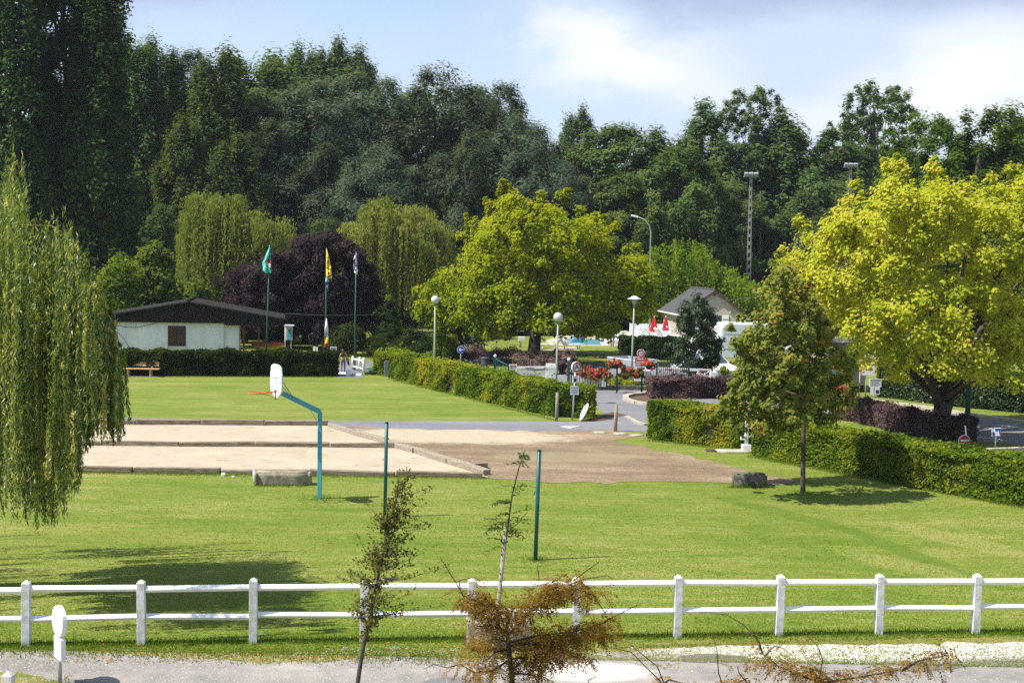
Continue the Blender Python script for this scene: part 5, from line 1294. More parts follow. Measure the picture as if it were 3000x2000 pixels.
for sgn in (0, 1):
    m = MB(); vs = []; xo = -0.42 if sgn == 0 else wH + 0.42; zo = ez - 0.42 * (az_ - ez) / (wH / 2)
    for z in (0, 0.10): vs += [L(xo, -0.3, zo + z), L(wH / 2, -0.3, az_ + z - 0.1), L(wH / 2, dH + 0.3, az_ + z - 0.1), L(xo, dH + 0.3, zo + z)]
    m.add(vs, [(3, 2, 1, 0), (4, 5, 6, 7), (0, 1, 5, 4), (1, 2, 6, 5), (2, 3, 7, 6), (3, 0, 4, 7)]); m.build('roof', M['slate'], house)
    m = MB(); m.bar(L(xo, -0.32, zo - 0.03), L(wH / 2, -0.32, az_ - 0.13), 0.04, 0.16); m.build('bargeboard', M['shutter'], house)
    MB().tube([L(xo, -0.3, zo - 0.02), L(xo, dH + 0.3, zo - 0.02)], 0.07, 7).build('gutter', M['offwhite'], house)
MB().tube([L(wH / 2, -0.32, az_ + 0.02), L(wH / 2, dH + 0.3, az_ + 0.02)], 0.09, 8).build('ridge_tile', M['slate'], house)
MB().bar(L(wH / 2, -0.12, az_ - 0.5), L(wH / 2, -0.12, az_ - 0.12), 0.12).build('roof_bracket', M['shutter'], house)
MB().tube([L(wH + 0.38, -0.1, ez - 0.35), L(wH + 0.12, -0.08, ez - 0.75), L(wH + 0.08, -0.08, 0)], 0.05, 7).build('downpipe', M['offwhite'], house)
xw = D(2100, 935, Yc).x - pc.x
f = quadbox(MB(), xw - 0.3, xw + 0.35, -0.03, 0.02, 1.1, ez - 0.28).build('window', M['glass'], house)
quadbox(MB(), xw + 0.4, xw + 0.95, -0.07, -0.02, 1.05, ez - 0.25).build('shutter', M['white'], house)
quadbox(MB(), xw + 0.46, xw + 0.9, -0.09, -0.072, ez - 0.62, ez - 0.56).build('shutter_strap', M['greyink'], house)
MB().lathe(L(wH - 1.05, -0.04, ez + 0.05), [(0.09, -0.08), (0.09, 0.08)], 10).build('vent', M['cream'], house)
qs = quadbox(MB(), -0.05, -0.01, 1.2, 2.2, 1.0, 2.0).build('window', M['glass'], house)
tv = thing('cable', 'thin wire running from the cream house gable to the right', 'cable', L(wH / 2, -0.3, az_ - 0.3))
MB().tube([L(0.9, -0.15, az_ - 1.2), L(3, -1, az_ - 0.85), L(11, -4, az_ + 0.4)], 0.012, 4).build('wire', M['greyink'], tv)
tv = thing('cable', 'thin wire strung from the hut eaves past the flagpoles', 'cable', D(835, 920, 78))
MB().tube([D(836, 918, 77), D(900, 922, 78), D(1000, 924, 80), D(1110, 921, 83)], 0.012, 4).build('wire', M['galv'], tv)

# beige kiosk on the right
Yk = 66.0; k0 = D(2478, 1150, Yk); k1 = D(2537, 1150, Yk)
O = Vector((k0.x, Yk, 0)); ux = Vector((0.99, 0.12, 0)); uy = Vector((-0.12, 0.99, 0)); wK = k1.x - k0.x
kio = thing('beige_kiosk', 'beige clad kiosk raised on a dark base behind the young maple', 'kiosk', O)
zb = D(2500, 1129, Yk).z; ztp = D(2500, 1008, Yk).z
quadbox(MB(), -1.2, wK, 0, 3, zb, ztp).build('core_wall', M['beige'], kio)
z = zb
while z < ztp - 0.05:
    quadbox(MB(), -1.2, wK + 0.02, -0.03, -0.002, z + 0.004, min(z + 0.165, ztp)).build('cladding_board', M['beige'], kio); z += 0.17
quadbox(MB(), -1.0, wK - 0.05, 0.1, 2.9, 0, zb).build('base', M['black'], kio)
quadbox(MB(), 0.05, 0.35, -0.06, -0.032, zb + 0.75, zb + 1.3).build('window', M['glass'], kio)
quadbox(MB(), -1.5, wK + 0.3, -0.5, 3.3, ztp, ztp + 0.12).build('roof', M['slate'], kio)
rl = thing('stair_rail', 'dark green stair railing beside the kiosk', 'railing', D(2440, 1140, Yk - 1))
for i in range(11):
    a_ = D(2436 + i * 4.4, 1112 + i * 1.5, Yk - 0.8 - i * 0.1); c_ = D(2436 + i * 4.4, 1085 + i * 1.5, Yk - 0.8 - i * 0.1); MB().bar(a_ - Z3 * 0.3, c_, 0.025).build('baluster', M['greenpost'], rl)
MB().bar(D(2434, 1085, Yk - 0.8), D(2484, 1100, Yk - 1.9), 0.05).build('handrail', M['greenpost'], rl)
MB().bar(D(2452, 1132, Yk - 1.0), D(2480, 1158, Yk - 1.9), 0.2, 0.06).build('ramp', M['grey'], rl)
dk = thing('dark_shed', 'dark gabled shed end between the motorhome and the golden tree', 'shed', D(2290, 1050, 82))
a_, b_, c_ = D(2257, 947, 82), D(2282, 916, 82), D(2312, 955, 82)
m = MB(); m.prism([(a_.x, 0), (c_.x, 0), (c_.x, c_.z), (b_.x, b_.z), (a_.x, a_.z)], (0, 84, 0), X3, Z3, Y3, 4); m.build('wall', M['shutter'], dk)
MB().bar((a_.x - 0.15, 81.8, a_.z - 0.15), (b_.x, 81.8, b_.z + 0.08), 0.4, 0.1).build('bargeboard', M['darkwood'], dk)


# ================================================================ signs, lamps, flags
def lamp(x, yb, xt, yt, Y, lab, kind):
    p = D(x, yb, Y); p.z = 0; t = D(xt, yt, Y); o = thing('street_lamp', lab, 'street lamp', p, 0, 'park lamps on pale green columns')
    if kind == 'globe':
        r = 0.225; MB().tube([p, p.lerp(t, 0.4), t - Z3 * (r + 0.1)], [0.06, 0.055, 0.042], 10).build('column', M['lampgreen'], o, smooth=True)
        MB().lathe(t - Z3 * (r + 0.10), [(0.05, 0), (0.07, 0.05), (0.10, 0.10)], 12).build('collar', M['grey'], o, smooth=True)
        MB().lathe(t, [(r * math.sin(a), -r * math.cos(a)) for a in (math.pi * i / 14 for i in range(1, 14))] + [(0.001, r)], 20).build('globe', M['globe'], o, smooth=True)
        MB().lathe(t, [(0.001, r * 0.5), (r * 1.003 * math.sin(0.9), r * 1.003 * math.cos(0.9)), (r * 1.003 * math.sin(0.55), r * 1.003 * math.cos(0.55)), (0.001, r * 1.004)], 18).build('reflector_cap', M['galv'], o, smooth=True)
    else:
        MB().tube([p, p.lerp(t, 0.4), t - Z3 * 0.42], [0.065, 0.058, 0.045], 10).build('column', M['lampgreen'], o, smooth=True)
        MB().lathe(t - Z3 * 0.45, [(0.05, 0), (0.12, 0.06), (0.15, 0.32), (0.03, 0.34)], 16).build('lantern', M['galv'], o, smooth=True)
        MB().lathe(t - Z3 * 0.1, [(0.05, 0.12), (0.16, 0.09), (0.22, 0.02), (0.38, -0.03), (0.38, -0.05), (0.1, -0.03)], 20).build('shade', M['white'], o, smooth=True)


lamp(1272, 1120, 1275, 878, 65.5, 'globe lamp behind the hedge near the weeping willow', 'globe')
lamp(1629, 1140, 1635, 929, 58.5, 'globe lamp in front of the yellow-green tree trunk', 'globe')
lamp(1849, 1120, 1859, 868, 66.5, 'flat topped lamp beside the speed limit sign', 'flat')
p = G(2832, 1283); t = D(2846, 840, p.y); o = thing('street_lamp', 'tall dark green lamp column rising into the golden tree', 'street lamp', p)
MB().tube([p, p + Z3 * 1.0], 0.13, 12).tube([p + Z3 * 1.0, t], [0.105, 0.07], 12).build('column', M['deepgreen'], o, smooth=True)
MB().tube([t, t + Vector((-0.4, 0, 0.3)), t + Vector((-1.0, 0, 0.4))], [0.05, 0.045, 0.04], 8).lathe(t + Vector((-1.2, 0, 0.38)), [(0.02, 0.08), (0.16, 0.02), (0.14, -0.06), (0.02, -0.08)], 12).build('lamp_head', M['galv'], o, smooth=True)
Y = 104; b = D(1905, 900, Y); b.z = 0; tp = [D(1906, 710, Y), D(1907, 680, Y), D(1902, 660, Y), D(1890, 644, Y), D(1870, 636, Y)]
o = thing('street_lamp', 'tall curved street lamp with white head in front of the dark wood', 'street lamp', b)
MB().tube([b] + tp, [0.09, 0.06, 0.055, 0.05, 0.045, 0.04], 8).build('column', M['lampgreen'], o, smooth=True)
q = D(1859, 634, Y); MB().bar(q - X3 * 0.3 + Z3 * 0.08, q + X3 * 0.32 - Z3 * 0.06, 0.25, 0.14).build('lamp_head', M['white'], o, bevel=0.05)


def pylon(x0, y0, x1, y1, Y, lab):
    b = D(x0, y0, Y); b.z = -0.2; t = D(x1, y1, Y); o = thing('floodlight_pylon', lab, 'floodlight mast', b, 0, 'floodlight pylons before the wood')
    k = 20; hw0, hw1 = 0.24, 0.09
    for s in (-1, 1): MB().tube([b + X3 * s * hw0, t + X3 * s * hw1], [0.08, 0.05], 4).build('flange', M['concrete'], o)
    for i in range(k):
        f = (i + 0.5) / k; c = b.lerp(t, f); w = hw0 + (hw1 - hw0) * f; MB().box(c, (2 * w, 0.1, 0.34)).build('web_panel', M['concrete'], o)
    MB().box(t + Z3 * 0.05, (1.5, 0.12, 0.1)).build('crossarm', M['grey'], o)
    for s in (-1, 0, 1):
        MB().box(t + Vector((s * 0.48, -0.15, 0.28)), (0.4, 0.34, 0.36), rot=Matrix.Rotation(rad(25), 3, 'X')).build('floodlight', M['galv'], o, bevel=0.03)


pylon(2193, 850, 2200, 520, 122.5, 'floodlight pylon with pale concrete mast above the bamboo')
pylon(2484, 850, 2492, 492, 128, 'rusty floodlight mast rising behind the golden tree')


def flagpole(x0, x1, yt, Y, lab):
    b = D(x0, 1100, Y); b.z = 0; t = D(x1, yt, Y); o = thing('flagpole', lab, 'flagpole', b, 0, 'dark green flagpoles by the hut')
    MB().tube([b, b.lerp(t, 0.5), t], [0.055, 0.045, 0.03], 10).build('pole', M['deepgreen'], o, smooth=True)
    MB().lathe(t, [(0.01, -0.02), (0.05, 0.03), (0.01, 0.08)], 10).build('finial', M['galv'], o, smooth=True)
    return b, t


def flag(name, lab, outline, Y, fn, mats, seed=0, deep=0.12):
    """hanging cloth inside a pixel outline: rows of (y, xleft, xright); fn(u, v) -> material index"""
    nu, nv = 14, 26; ys = [r[0] for r in outline]; vs = []; fs = []; mi = []
    for j in range(nv + 1):
        y = ys[0] + (ys[-1] - ys[0]) * j / nv; xl = float(np.interp(y, ys, [r[1] for r in outline])); xr = float(np.interp(y, ys, [r[2] for r in outline]))
        for i in range(nu + 1):
            u = i / nu; v = j / nv
            vs.append(tuple(D(xl + (xr - xl) * u, y, Y + deep * math.sin(u * 9 + v * 3 + seed) * (0.4 + v * 0.6) + 0.06 * math.sin(v * 11 + u * 4))))
    for j in range(nv):
        for i in range(nu):
            fs.append((j * (nu + 1) + i, j * (nu + 1) + i + 1, (j + 1) * (nu + 1) + i + 1, (j + 1) * (nu + 1) + i)); mi.append(fn((i + 0.5) / nu, (j + 0.5) / nv))
    m = MB(); m.v = vs; m.f = fs; m.mi = mi
    o = m.build(name, mats, None, smooth=True)
    md = o.modifiers.new('thickness', 'SOLIDIFY'); md.thickness = 0.012
    c = Vector(vs[0]); o.data.transform(Matrix.Translation(-c)); o.location = c
    return put(o, lab, 'flag', 'flags on the poles')


flagpole(778, 790, 722, 70.4, 'flagpole with the teal flag')
flagpole(952, 957, 732, 70.2, 'middle flagpole, carrying the yellow flag')
flagpole(1039, 1043, 752, 73.5, 'rightmost flagpole behind the small white gate')
MT = [M['teal'], M['signred'], M['white'], M['ink']]


def fteal(u, v):
    w = v + (0.5 - u) * 0.22
    if 0.40 < w < 0.56 and u > 0.45 + (0.56 - w) * 1.2: return 1
    if 0.57 < w < 0.69 and u > 0.40: return 3 if (0.60 < w < 0.66 and int(u * 14) % 2 == 0) else 2
    if 0.70 < w < 0.745 and u > 0.35: return 3
    return 0


flag('flag', 'teal flag with red triangle and white band hanging from the left pole', [(724, 788, 791), (740, 781, 792), (757, 775, 793), (768, 768, 793), (782, 771, 794), (792, 770, 794), (800, 778, 795)], 70.3, fteal, MT, 0)
flag('flag', 'long yellow flag with red and dark marks on the middle pole', [(733, 956, 958), (760, 957, 966), (790, 956, 970), (812, 957, 972), (816, 961, 972)], 70.1, lambda u, v: 1 if (0.22 < v < 0.30 or 0.34 < v < 0.46) and 0.15 < u < 0.65 and int(v * 26 + u * 9) % 3 else (2 if abs(v - 0.66 - (u - 0.5) * 0.08) < 0.02 or abs(v - 0.92 + (u - 0.5) * 0.1) < 0.022 else (1 if 0.76 < v < 0.84 and 0.25 < u < 0.7 else 0)), [M['yellow'], M['redink'], M['ink']], 1, 0.07)
flag('flag', 'small light blue flag under the yellow flag', [(812, 955, 958), (824, 954, 964), (834, 954, 963), (846, 955, 963)], 70.1, lambda u, v: 1 if v > 0.45 and u < 0.4 else (2 if v > 0.4 and u > 0.62 else 0), [M['flagsky'], M['flagblue'], M['ink']], 2, 0.05)
flag('flag', 'furled white, yellow and red flag low on the middle pole', [(932, 955, 957), (950, 953, 960), (972, 951, 962), (990, 952, 963), (1006, 951, 961), (1018, 952, 960)], 70.1, lambda u, v: 2 if v > 0.86 and u > 0.3 else (1 if v > 0.66 and u > 0.25 else (3 if 0.45 < v < 0.70 and u > 0.35 and (int(v * 20) + int(u * 5)) % 2 else (4 if v > 0.6 and u < 0.25 else 0))), [M['white'], M['yellow'], M['red'], M['flagblue'], M['orange']], 3, 0.05)
flag('flag', 'furled red, white and blue flag on the right pole', [(738, 1042, 1044), (752, 1038, 1047), (770, 1034, 1048), (785, 1036, 1049), (798, 1038, 1048), (804, 1043, 1047)], 73.4, lambda u, v: [2, 0, 1, 2, 0, 2, 1, 0, 2, 2, 0][(int(v * 9) * 3 + int(u * 5) * 4 + int((u + v) * 5)) % 11] if v < 0.84 else 0, [M['white'], M['red'], M['flagblue']], 4, 0.07)


def board(name, lab, x0, y0, x1, y1, Y, m, posts=(), lines=(), cat='sign', tilt=0.0, group=None, frame=None, d=0.03):
    """a flat rectangular sign between two pixels at depth Y, with posts to the ground and rows of print"""
    a = D(x0, y1, Y); c = D(x1, y0, Y); w = c.x - a.x; h = c.z - a.z; mid = (a + c) / 2
    o = thing(name, lab, cat, (mid.x, Y, 0), 0, group)
    ax = Vector((math.cos(tilt), math.sin(tilt), 0)); ny = Vector((math.sin(tilt), -math.cos(tilt), 0))
    MB().prism([(-w / 2, -h / 2), (w / 2, -h / 2), (w / 2, h / 2), (-w / 2, h / 2)], mid, ax, Z3, ny, d).build('panel', m, o, bevel=0.006)
    for f in posts: MB().tube([Vector((a.x + w * f, Y + 0.05, -0.1)), Vector((a.x + w * f, Y + 0.05, c.z - 0.02))], 0.03, 8).build('post', M['galv'] if frame is None else frame, o, smooth=True)
    for v, u0, u1, th, mm in lines:
        # a row of print: uneven dashes, as illegible as in the photograph
        rl_ = np.random.default_rng(int(v * 1000) + int(x0)); u = u0; mb = MB()
        while u < u1:
            e = min(u1, u + rl_.uniform(0.05, 0.14)); p = mid + ax * (w * ((u + e) / 2 - 0.5)) + Z3 * h * (0.5 - v) + ny * (d / 2 + 0.004)
            mb.prism([(-w * (e - u) / 2, -h * th / 2), (w * (e - u) / 2, -h * th / 2), (w * (e - u) / 2, h * th / 2), (-w * (e - u) / 2, h * th / 2)], p, ax, Z3, ny, 0.003); u = e + 0.022
        mb.build('print_line', M[mm], o)
    return o, mid, ax, ny, w, h


def disc(o, c, ax, ny, r, m, name, off, k=28, t=0.006):
    return MB().prism(circ(r, k), c + ny * off, ax, Z3, ny, t).build(name, m, o)


def ring(o, c, ax, ny, r0, r1, m, name, off, k=32):
    vs = []; fs = []
    for i in range(k):
        a = 2 * math.pi * i / k
        for r in (r0, r1): vs.append(c + ny * off + ax * r * math.cos(a) + Z3 * r * math.sin(a))
    for i in range(k): j = (i + 1) % k; fs.append((2 * i, 2 * i + 1, 2 * j + 1, 2 * j))
    mb = MB(); mb.add(vs, fs); ob = mb.build(name, m, o); md = ob.modifiers.new('thickness', 'SOLIDIFY'); md.thickness = 0.004; return ob


# no-moped sign on the pole by the hedge
p = G(1676, 1230); Y = p.y; c = D(1688, 1075, Y); o = thing('road_sign', 'round red ringed moped ban sign with two plates on a pole by the hedge', 'sign', p)
MB().tube([p - Z3 * 0.1, D(1686, 1085, Y + 0.06)], 0.035, 10).build('pole', M['galv'], o, smooth=True)
ax = Vector((0.86, 0.5, 0)).normalized(); ny = Vector((0.5, -0.86, 0)).normalized()
MB().prism(circ(0.235, 32), c, ax, Z3, ny, 0.09).build('plate', M['white'], o, bevel=0.008)
ring(o, c, ax, ny, 0.155, 0.215, M['signred'], 'red_ring', 0.048)
sm = MB()
for s in (-0.07, 0.07): sm.tube([c + ny * 0.05 + ax * (s + 0.042 * math.cos(a)) + Z3 * (-0.04 + 0.042 * math.sin(a)) for a in (2 * math.pi * i / 14 for i in range(15))], 0.008, 4, cap=False)
P2 = lambda x, z: c + ny * 0.05 + ax * x + Z3 * z
sm.bar(P2(-0.07, -0.04), P2(-0.02, 0.02), 0.02).bar(P2(-0.02, 0.02), P2(0.05, 0.03), 0.03).bar(P2(0.07, -0.04), P2(0.045, 0.07), 0.016).bar(P2(-0.03, 0.02), P2(-0.01, 0.085), 0.035).bar(P2(-0.01, 0.08), P2(0.045, 0.06), 0.016).build('moped_symbol', M['ink'], o)
sm = MB(); sm.tube([P2(-0.012, 0.095), P2(-0.008, 0.125)], 0.02, 8); sm.build('rider_symbol', M['ink'], o)
q0, q1 = D(1675, 1120, Y), D(1694, 1102, Y); md_ = (q0 + q1) / 2
MB().prism([(-0.135, -0.14), (0.135, -0.14), (0.135, 0.14), (-0.135, 0.14)], md_ - Y3 * 0.06, ax, Z3, ny, 0.02).build('plate', M['white'], o)
MB().prism([(-0.06, -0.09), (-0.02, -0.11), (0.04, -0.10), (0.07, -0.02), (0.08, 0.04), (0.03, 0.03), (-0.02, 0.06), (-0.07, 0.03)], md_ - Y3 * 0.06 + ny * 0.013, ax, Z3, ny, 0.004).build('dog_symbol', M['ink'], o)
MB().prism([(-0.10, 0.09), (0.10, 0.09), (0.10, 0.115), (-0.10, 0.115)], md_ - Y3 * 0.06 + ny * 0.013, ax, Z3, ny, 0.004).build('print_line', M['greyink'], o)
q0, q1 = D(1671, 1155, Y), D(1696, 1130, Y); md_ = (q0 + q1) / 2; wv = 0.37; hv_ = 0.39
ax2 = Vector((0.98, 0.2, 0)).normalized(); ny2 = Vector((0.2, -0.98, 0)).normalized(); cc = md_ - Y3 * 0.06
MB().prism([(-wv / 2, -hv_ / 2), (wv / 2, -hv_ / 2), (wv / 2, hv_ / 2), (-wv / 2, hv_ / 2)], cc, ax2, Z3, ny2, 0.02).build('plate', M['caravan'], o)
text('INTERDIT', 0.078, cc + ny2 * 0.013 + Z3 * 0.10, ax2, Z3, M['ink'], 'lettering', o)
mb = MB()
for i in range(4): mb.prism([(-0.14, -0.010), (0.13 - 0.03 * (i % 2), -0.010), (0.13 - 0.03 * (i % 2), 0.010), (-0.14, 0.010)], cc + ny2 * 0.012 + Z3 * (0.01 - i * 0.045), ax2, Z3, ny2, 0.003)
mb.build('print_line', M['greyink'], o)
# leaning round board
p = G(1703, 1231); o = thing('leaning_board', 'white round board leaning edge-on against the hedge end', 'board', p)
c = D(1711, 1206, p.y); ln = (D(1722, 1182, p.y + 0.25) - p).normalized(); sdv = Vector((0.25, 0.97, 0.0)).normalized(); sdv = (sdv - ln * sdv.dot(ln)).normalized(); nv = ln.cross(sdv)
nv = (nv + Vector((0.0, 0, 0))).normalized()
rot = Matrix.Rotation(rad(22), 3, ln); sdv = rot @ sdv; nv = rot @ nv
MB().prism([(0.40 * math.cos(a), 0.40 * math.sin(a)) for a in (2 * math.pi * i / 28 for i in range(28))], c, sdv, ln, nv, 0.03).build('disc', M['caravan'], o)
MB().bar(c - ln * 0.36 + nv * 0.02, c + ln * 0.38 + nv * 0.02, 0.03).bar(c - ln * 0.36 - nv * 0.02, c + ln * 0.38 - nv * 0.02, 0.03).build('rib', M['grey'], o)

# speed sign with boards
Y = 65.8; c = D(1878, 1035, Y); o = thing('speed_sign', 'round speed limit 10 sign above a dark red board', 'sign', D(1878, 1150, Y)); o.location.z = 0
MB().tube([Vector((c.x, Y + 0.08, 0)), c + Y3 * 0.08], 0.03, 8).build('pole', M['galv'], o, smooth=True)
disc(o, c, X3, -Y3, 0.225, M['white'], 'plate', 0.0, t=0.03); ring(o, c, X3, -Y3, 0.135, 0.20, M['signred'], 'red_ring', 0.022)
text('10', 0.20, c - Y3 * 0.024, X3, Z3, M['ink'], 'numerals', o)
board('notice_board', 'dark red board with white lines below the speed limit sign', 1860, 1048, 1895, 1063, Y - 0.15, M['signred'], (0.1, 0.9), ((0.24, 0.2, 0.8, 0.16, 'white'), (0.50, 0.06, 0.94, 0.05, 'white'), (0.76, 0.1, 0.9, 0.13, 'white')))
board('notice_board', 'white board with dark top edge and red line under the red board', 1858, 1064, 1883, 1116, Y - 0.3, M['white'], (0.2, 0.85), ((0.02, 0.0, 1.0, 0.03, 'ink'), (0.10, 0.08, 0.9, 0.02, 'greyink'), (0.16, 0.08, 0.8, 0.02, 'greyink'), (0.26, 0.3, 0.9, 0.05, 'redink'), (0.36, 0.1, 0.8, 0.025, 'greyink'), (0.84, 0.05, 0.95, 0.025, 'ink')))
wp = thing('white_cabinet', 'white ribbed cabinet to the right of the white notice board', 'cabinet', D(1895, 1110, Y)); wp.location.z = 0
a_, b_ = D(1884, 1085, Y), D(1907, 1122, Y)
MB().box(((a_.x + b_.x) / 2, Y + 0.2, a_.z / 2), (b_.x - a_.x, 0.4, a_.z)).build('case', M['white'], wp, bevel=0.01)
for i in range(5): MB().box((a_.x + (b_.x - a_.x) * (i + 0.5) / 5, Y - 0.006, a_.z / 2), (0.03, 0.02, a_.z - 0.15)).build('rib', M['caravan'], wp)
# barrier, left
Y = 66.5; o = thing('barrier', 'white lifting barrier with cabinet and sign behind the green hedge', 'barrier', D(1613, 1135, Y)); o.location.z = 0
a_, b_ = D(1600, 1066, Y), D(1627, 1112, Y)
MB().box(((a_.x + b_.x) / 2, Y + 0.2, a_.z / 2), (b_.x - a_.x, 0.42, a_.z)).build('cabinet', M['white'], o, bevel=0.015)
MB().box(((a_.x + b_.x) / 2 + 0.06, Y - 0.015, a_.z / 2 - 0.05), ((b_.x - a_.x) * 0.72, 0.012, a_.z - 0.25)).build('cabinet_door', M['caravan'], o, bevel=0.003)
MB().box(((a_.x + b_.x) / 2 + 0.05, Y - 0.024, a_.z - 0.12), (0.12, 0.006, 0.03)).build('vent', M['ink'], o)
p0, p1 = D(1512, 1077, Y), D(1634, 1076, Y); MB().bar(p0, p1, 0.06, 0.14).build('boom', M['white'], o, bevel=0.01)
for u0, u1 in ((0.22, 0.44), (0.66, 0.72)): MB().bar(p0.lerp(p1, u0) - Y3 * 0.033 - Z3 * 0.0, p0.lerp(p1, u1) - Y3 * 0.033, 0.006, 0.035).build('boom_stripe', M['rust'], o)
board('barrier_sign', 'small white sign with faint red lettering at the tip of the white barrier', 1491, 1067, 1515, 1090, Y - 0.1, M['white'], (), ((0.22, 0.1, 0.9, 0.2, 'redink'), (0.42, 0.1, 0.95, 0.06, 'greyink'), (0.62, 0.15, 0.8, 0.07, 'greyink'), (0.84, 0.1, 0.9, 0.1, 'greyink')))
# barrier, right
Y = 64.6; o = thing('barrier', 'white barrier pole with red stripes behind the right-hand iron gate', 'barrier', D(2070, 1110, Y)); o.location.z = 0
p0, p1 = D(1890, 1078, Y), D(2084, 1085, Y); MB().bar(p0, p1, 0.06, 0.13).build('boom', M['white'], o, bevel=0.01)
for u0, u1 in ((0.03, 0.15), (0.30, 0.42), (0.55, 0.67), (0.82, 0.95)): MB().bar(p0.lerp(p1, u0) - Y3 * 0.033 - Z3 * 0.02, p0.lerp(p1, u1) - Y3 * 0.033 - Z3 * 0.02, 0.006, 0.05).build('boom_stripe', M['signred'], o)
MB().box((p1.x + 0.15, Y + 0.1, 0.55), (0.4, 0.4, 1.1)).build('cabinet', M['white'], o, bevel=0.015)


def gate(lab, pl, pr, Y0, Y1, nb, zlow=0.12, post=None, m='greendark'):
    a, b = D(*pl, Y0), D(*pr, Y1); o = thing('iron_gate', lab, 'gate', Vector((a.x, Y0, 0)), 0, 'dark green iron gates'); z0, z1 = a.z, b.z
    zz = (z0 + z1) / 2; A_ = Vector((a.x, Y0, 0)); B_ = Vector((b.x, Y1, 0))
    MB().bar(A_ + Z3 * zz, B_ + Z3 * zz, 0.05, 0.06).build('top_rail', M[m], o); MB().bar(A_ + Z3 * zlow, B_ + Z3 * zlow, 0.05, 0.06).build('bottom_rail', M[m], o)
    for i in range(nb + 1):
        q = A_.lerp(B_, i / nb); w = 0.075 if i in (0, nb) else 0.032; MB().box(q + Z3 * (zz + zlow) / 2, (w, w, zz - zlow - 0.05)).build('bar' if w < 0.05 else 'stile', M[m], o)
    if post:
        q = A_ + (A_ - B_).normalized() * 0.16; MB().box(q + Z3 * (zz + 0.1) / 2, (0.15, 0.15, zz + 0.1)).build('post', M['greenpost'], o, bevel=0.01)
        MB().lathe(q + Z3 * (zz + 0.1), [(0.06, 0), (0.085, 0.07), (0.06, 0.14), (0.005, 0.155)], 12).build('post_cap', M['white'], o, smooth=True)


gate('left-hand iron gate in front of the red geraniums', (1675, 1061), (1779, 1061), 64.5, 65.0, 13, post=True)
gate('right-hand iron gate above the purple hedge', (1925, 1063), (2018, 1063), 62.5, 62.0, 15)
gate('open iron gate leaf with white capped post behind the hedge, left of the barrier sign', (1452, 1056), (1490, 1066), 68.0, 64.2, 8, post=True, m='greenpost')


# flower baskets
def flowers(lab, c, R, H, n_, seed, tb=0.62, hang=0.5, group='flower baskets and planters of red geraniums'):
    rng = np.random.default_rng(seed); o = thing('flower_basket', lab, 'flower basket', c, 0, group); cen = [tuple(Vector(c) + Vector((rng.normal() * R * 0.5, rng.normal() * R * 0.4, rng.normal() * H * 0.33))) for _ in range(n_)]
    a = clumps(rng, np.array(cen), 0.13, 70, 0.075, tuple(c), 0.3, 0.7, 0.4, 0.8, 0.9, tb, 0.22, 0.25); leafobj('flowers', *a, M['L_flower'], o)
    MB().lathe(Vector(c) - Z3 * H * 0.45, [(0.02, -0.14), (0.14, -0.10), (0.22, 0.06), (0.2, 0.08)], 12).build('bowl', M['black'], o, smooth=True)
    return o


Y = 63.6
for x, yt, yb, lab in ((1808, 1062, 1143, 'thin black flower post in the road opening, nearer the left gate'), (1881, 1064, 1146, 'thin black flower post nearer the speed limit sign')):
    a_, b_ = D(x, yt, Y), D(x - 1, yb, Y); o = thing('flower_post', lab, 'post', Vector((b_.x, Y, 0)), 0, 'black posts with flower baskets'); MB().tube([Vector((b_.x, Y, -0.1)), a_], 0.045, 8).build('pole', M['greendark'], o, smooth=True)
    MB().bar(a_ - X3 * 0.35 - Z3 * 0.1, a_ + X3 * 0.35 - Z3 * 0.1, 0.03).build('bracket', M['greendark'], o)
flowers('orange-red geranium basket on the left flower post, the highest on the left', D(1800, 1064, Y - 0.1), 0.36, 0.26, 26, 201, 0.42)
flowers('pink geranium basket beside the dark red board', D(1902, 1067, Y - 0.1), 0.34, 0.28, 26, 202, 0.5)
flowers('orange geranium basket hanging left of the lamp column', D(1834, 1094, Y - 0.1), 0.30, 0.36, 26, 203, 0.34)
flowers('geranium basket in front of the white notice board', D(1868, 1093, Y - 0.15), 0.30, 0.28, 26, 204, 0.32)
c = D(1742, 1090, 63.9); o = flowers('wide red geranium planter behind the bars of the left gate', c + Y3 * 1.6 - Z3 * 0.22, 0.85, 0.42, 110, 205, 0.45)
MB().box((c.x + 0.05, c.y + 1.6, 0.3), (0.75, 0.6, 0.6), taper=1.12).build('planter_box', M['white'], o, bevel=0.02)
lw = thing('low_wall', 'low dark wall with flower bed at the back of the road opening', 'wall', G(1850, 1143)); a_, b_ = G(1775, 1141), G(1935, 1143)
for i in range(8): MB().bar(a_.lerp(b_, i / 8 + 0.002) + Z3 * 0.12, a_.lerp(b_, (i + 1) / 8 - 0.002) + Z3 * 0.12, 0.3, 0.24).build('block', M['stone'], lw, bevel=0.015)
rng = np.random.default_rng(206); cen = [tuple(a_.lerp(b_, rng.uniform()) + Vector((0, rng.uniform(0.3, 2.6), rng.uniform(0.15, 0.42)))) for _ in range(90)]
put(leafobj('flower_bed', *clumps(rng, np.array(cen), 0.22, 60, 0.09, (0, 90, 0), tbase=0.5), M['L_hedge'], None, kind='stuff'))

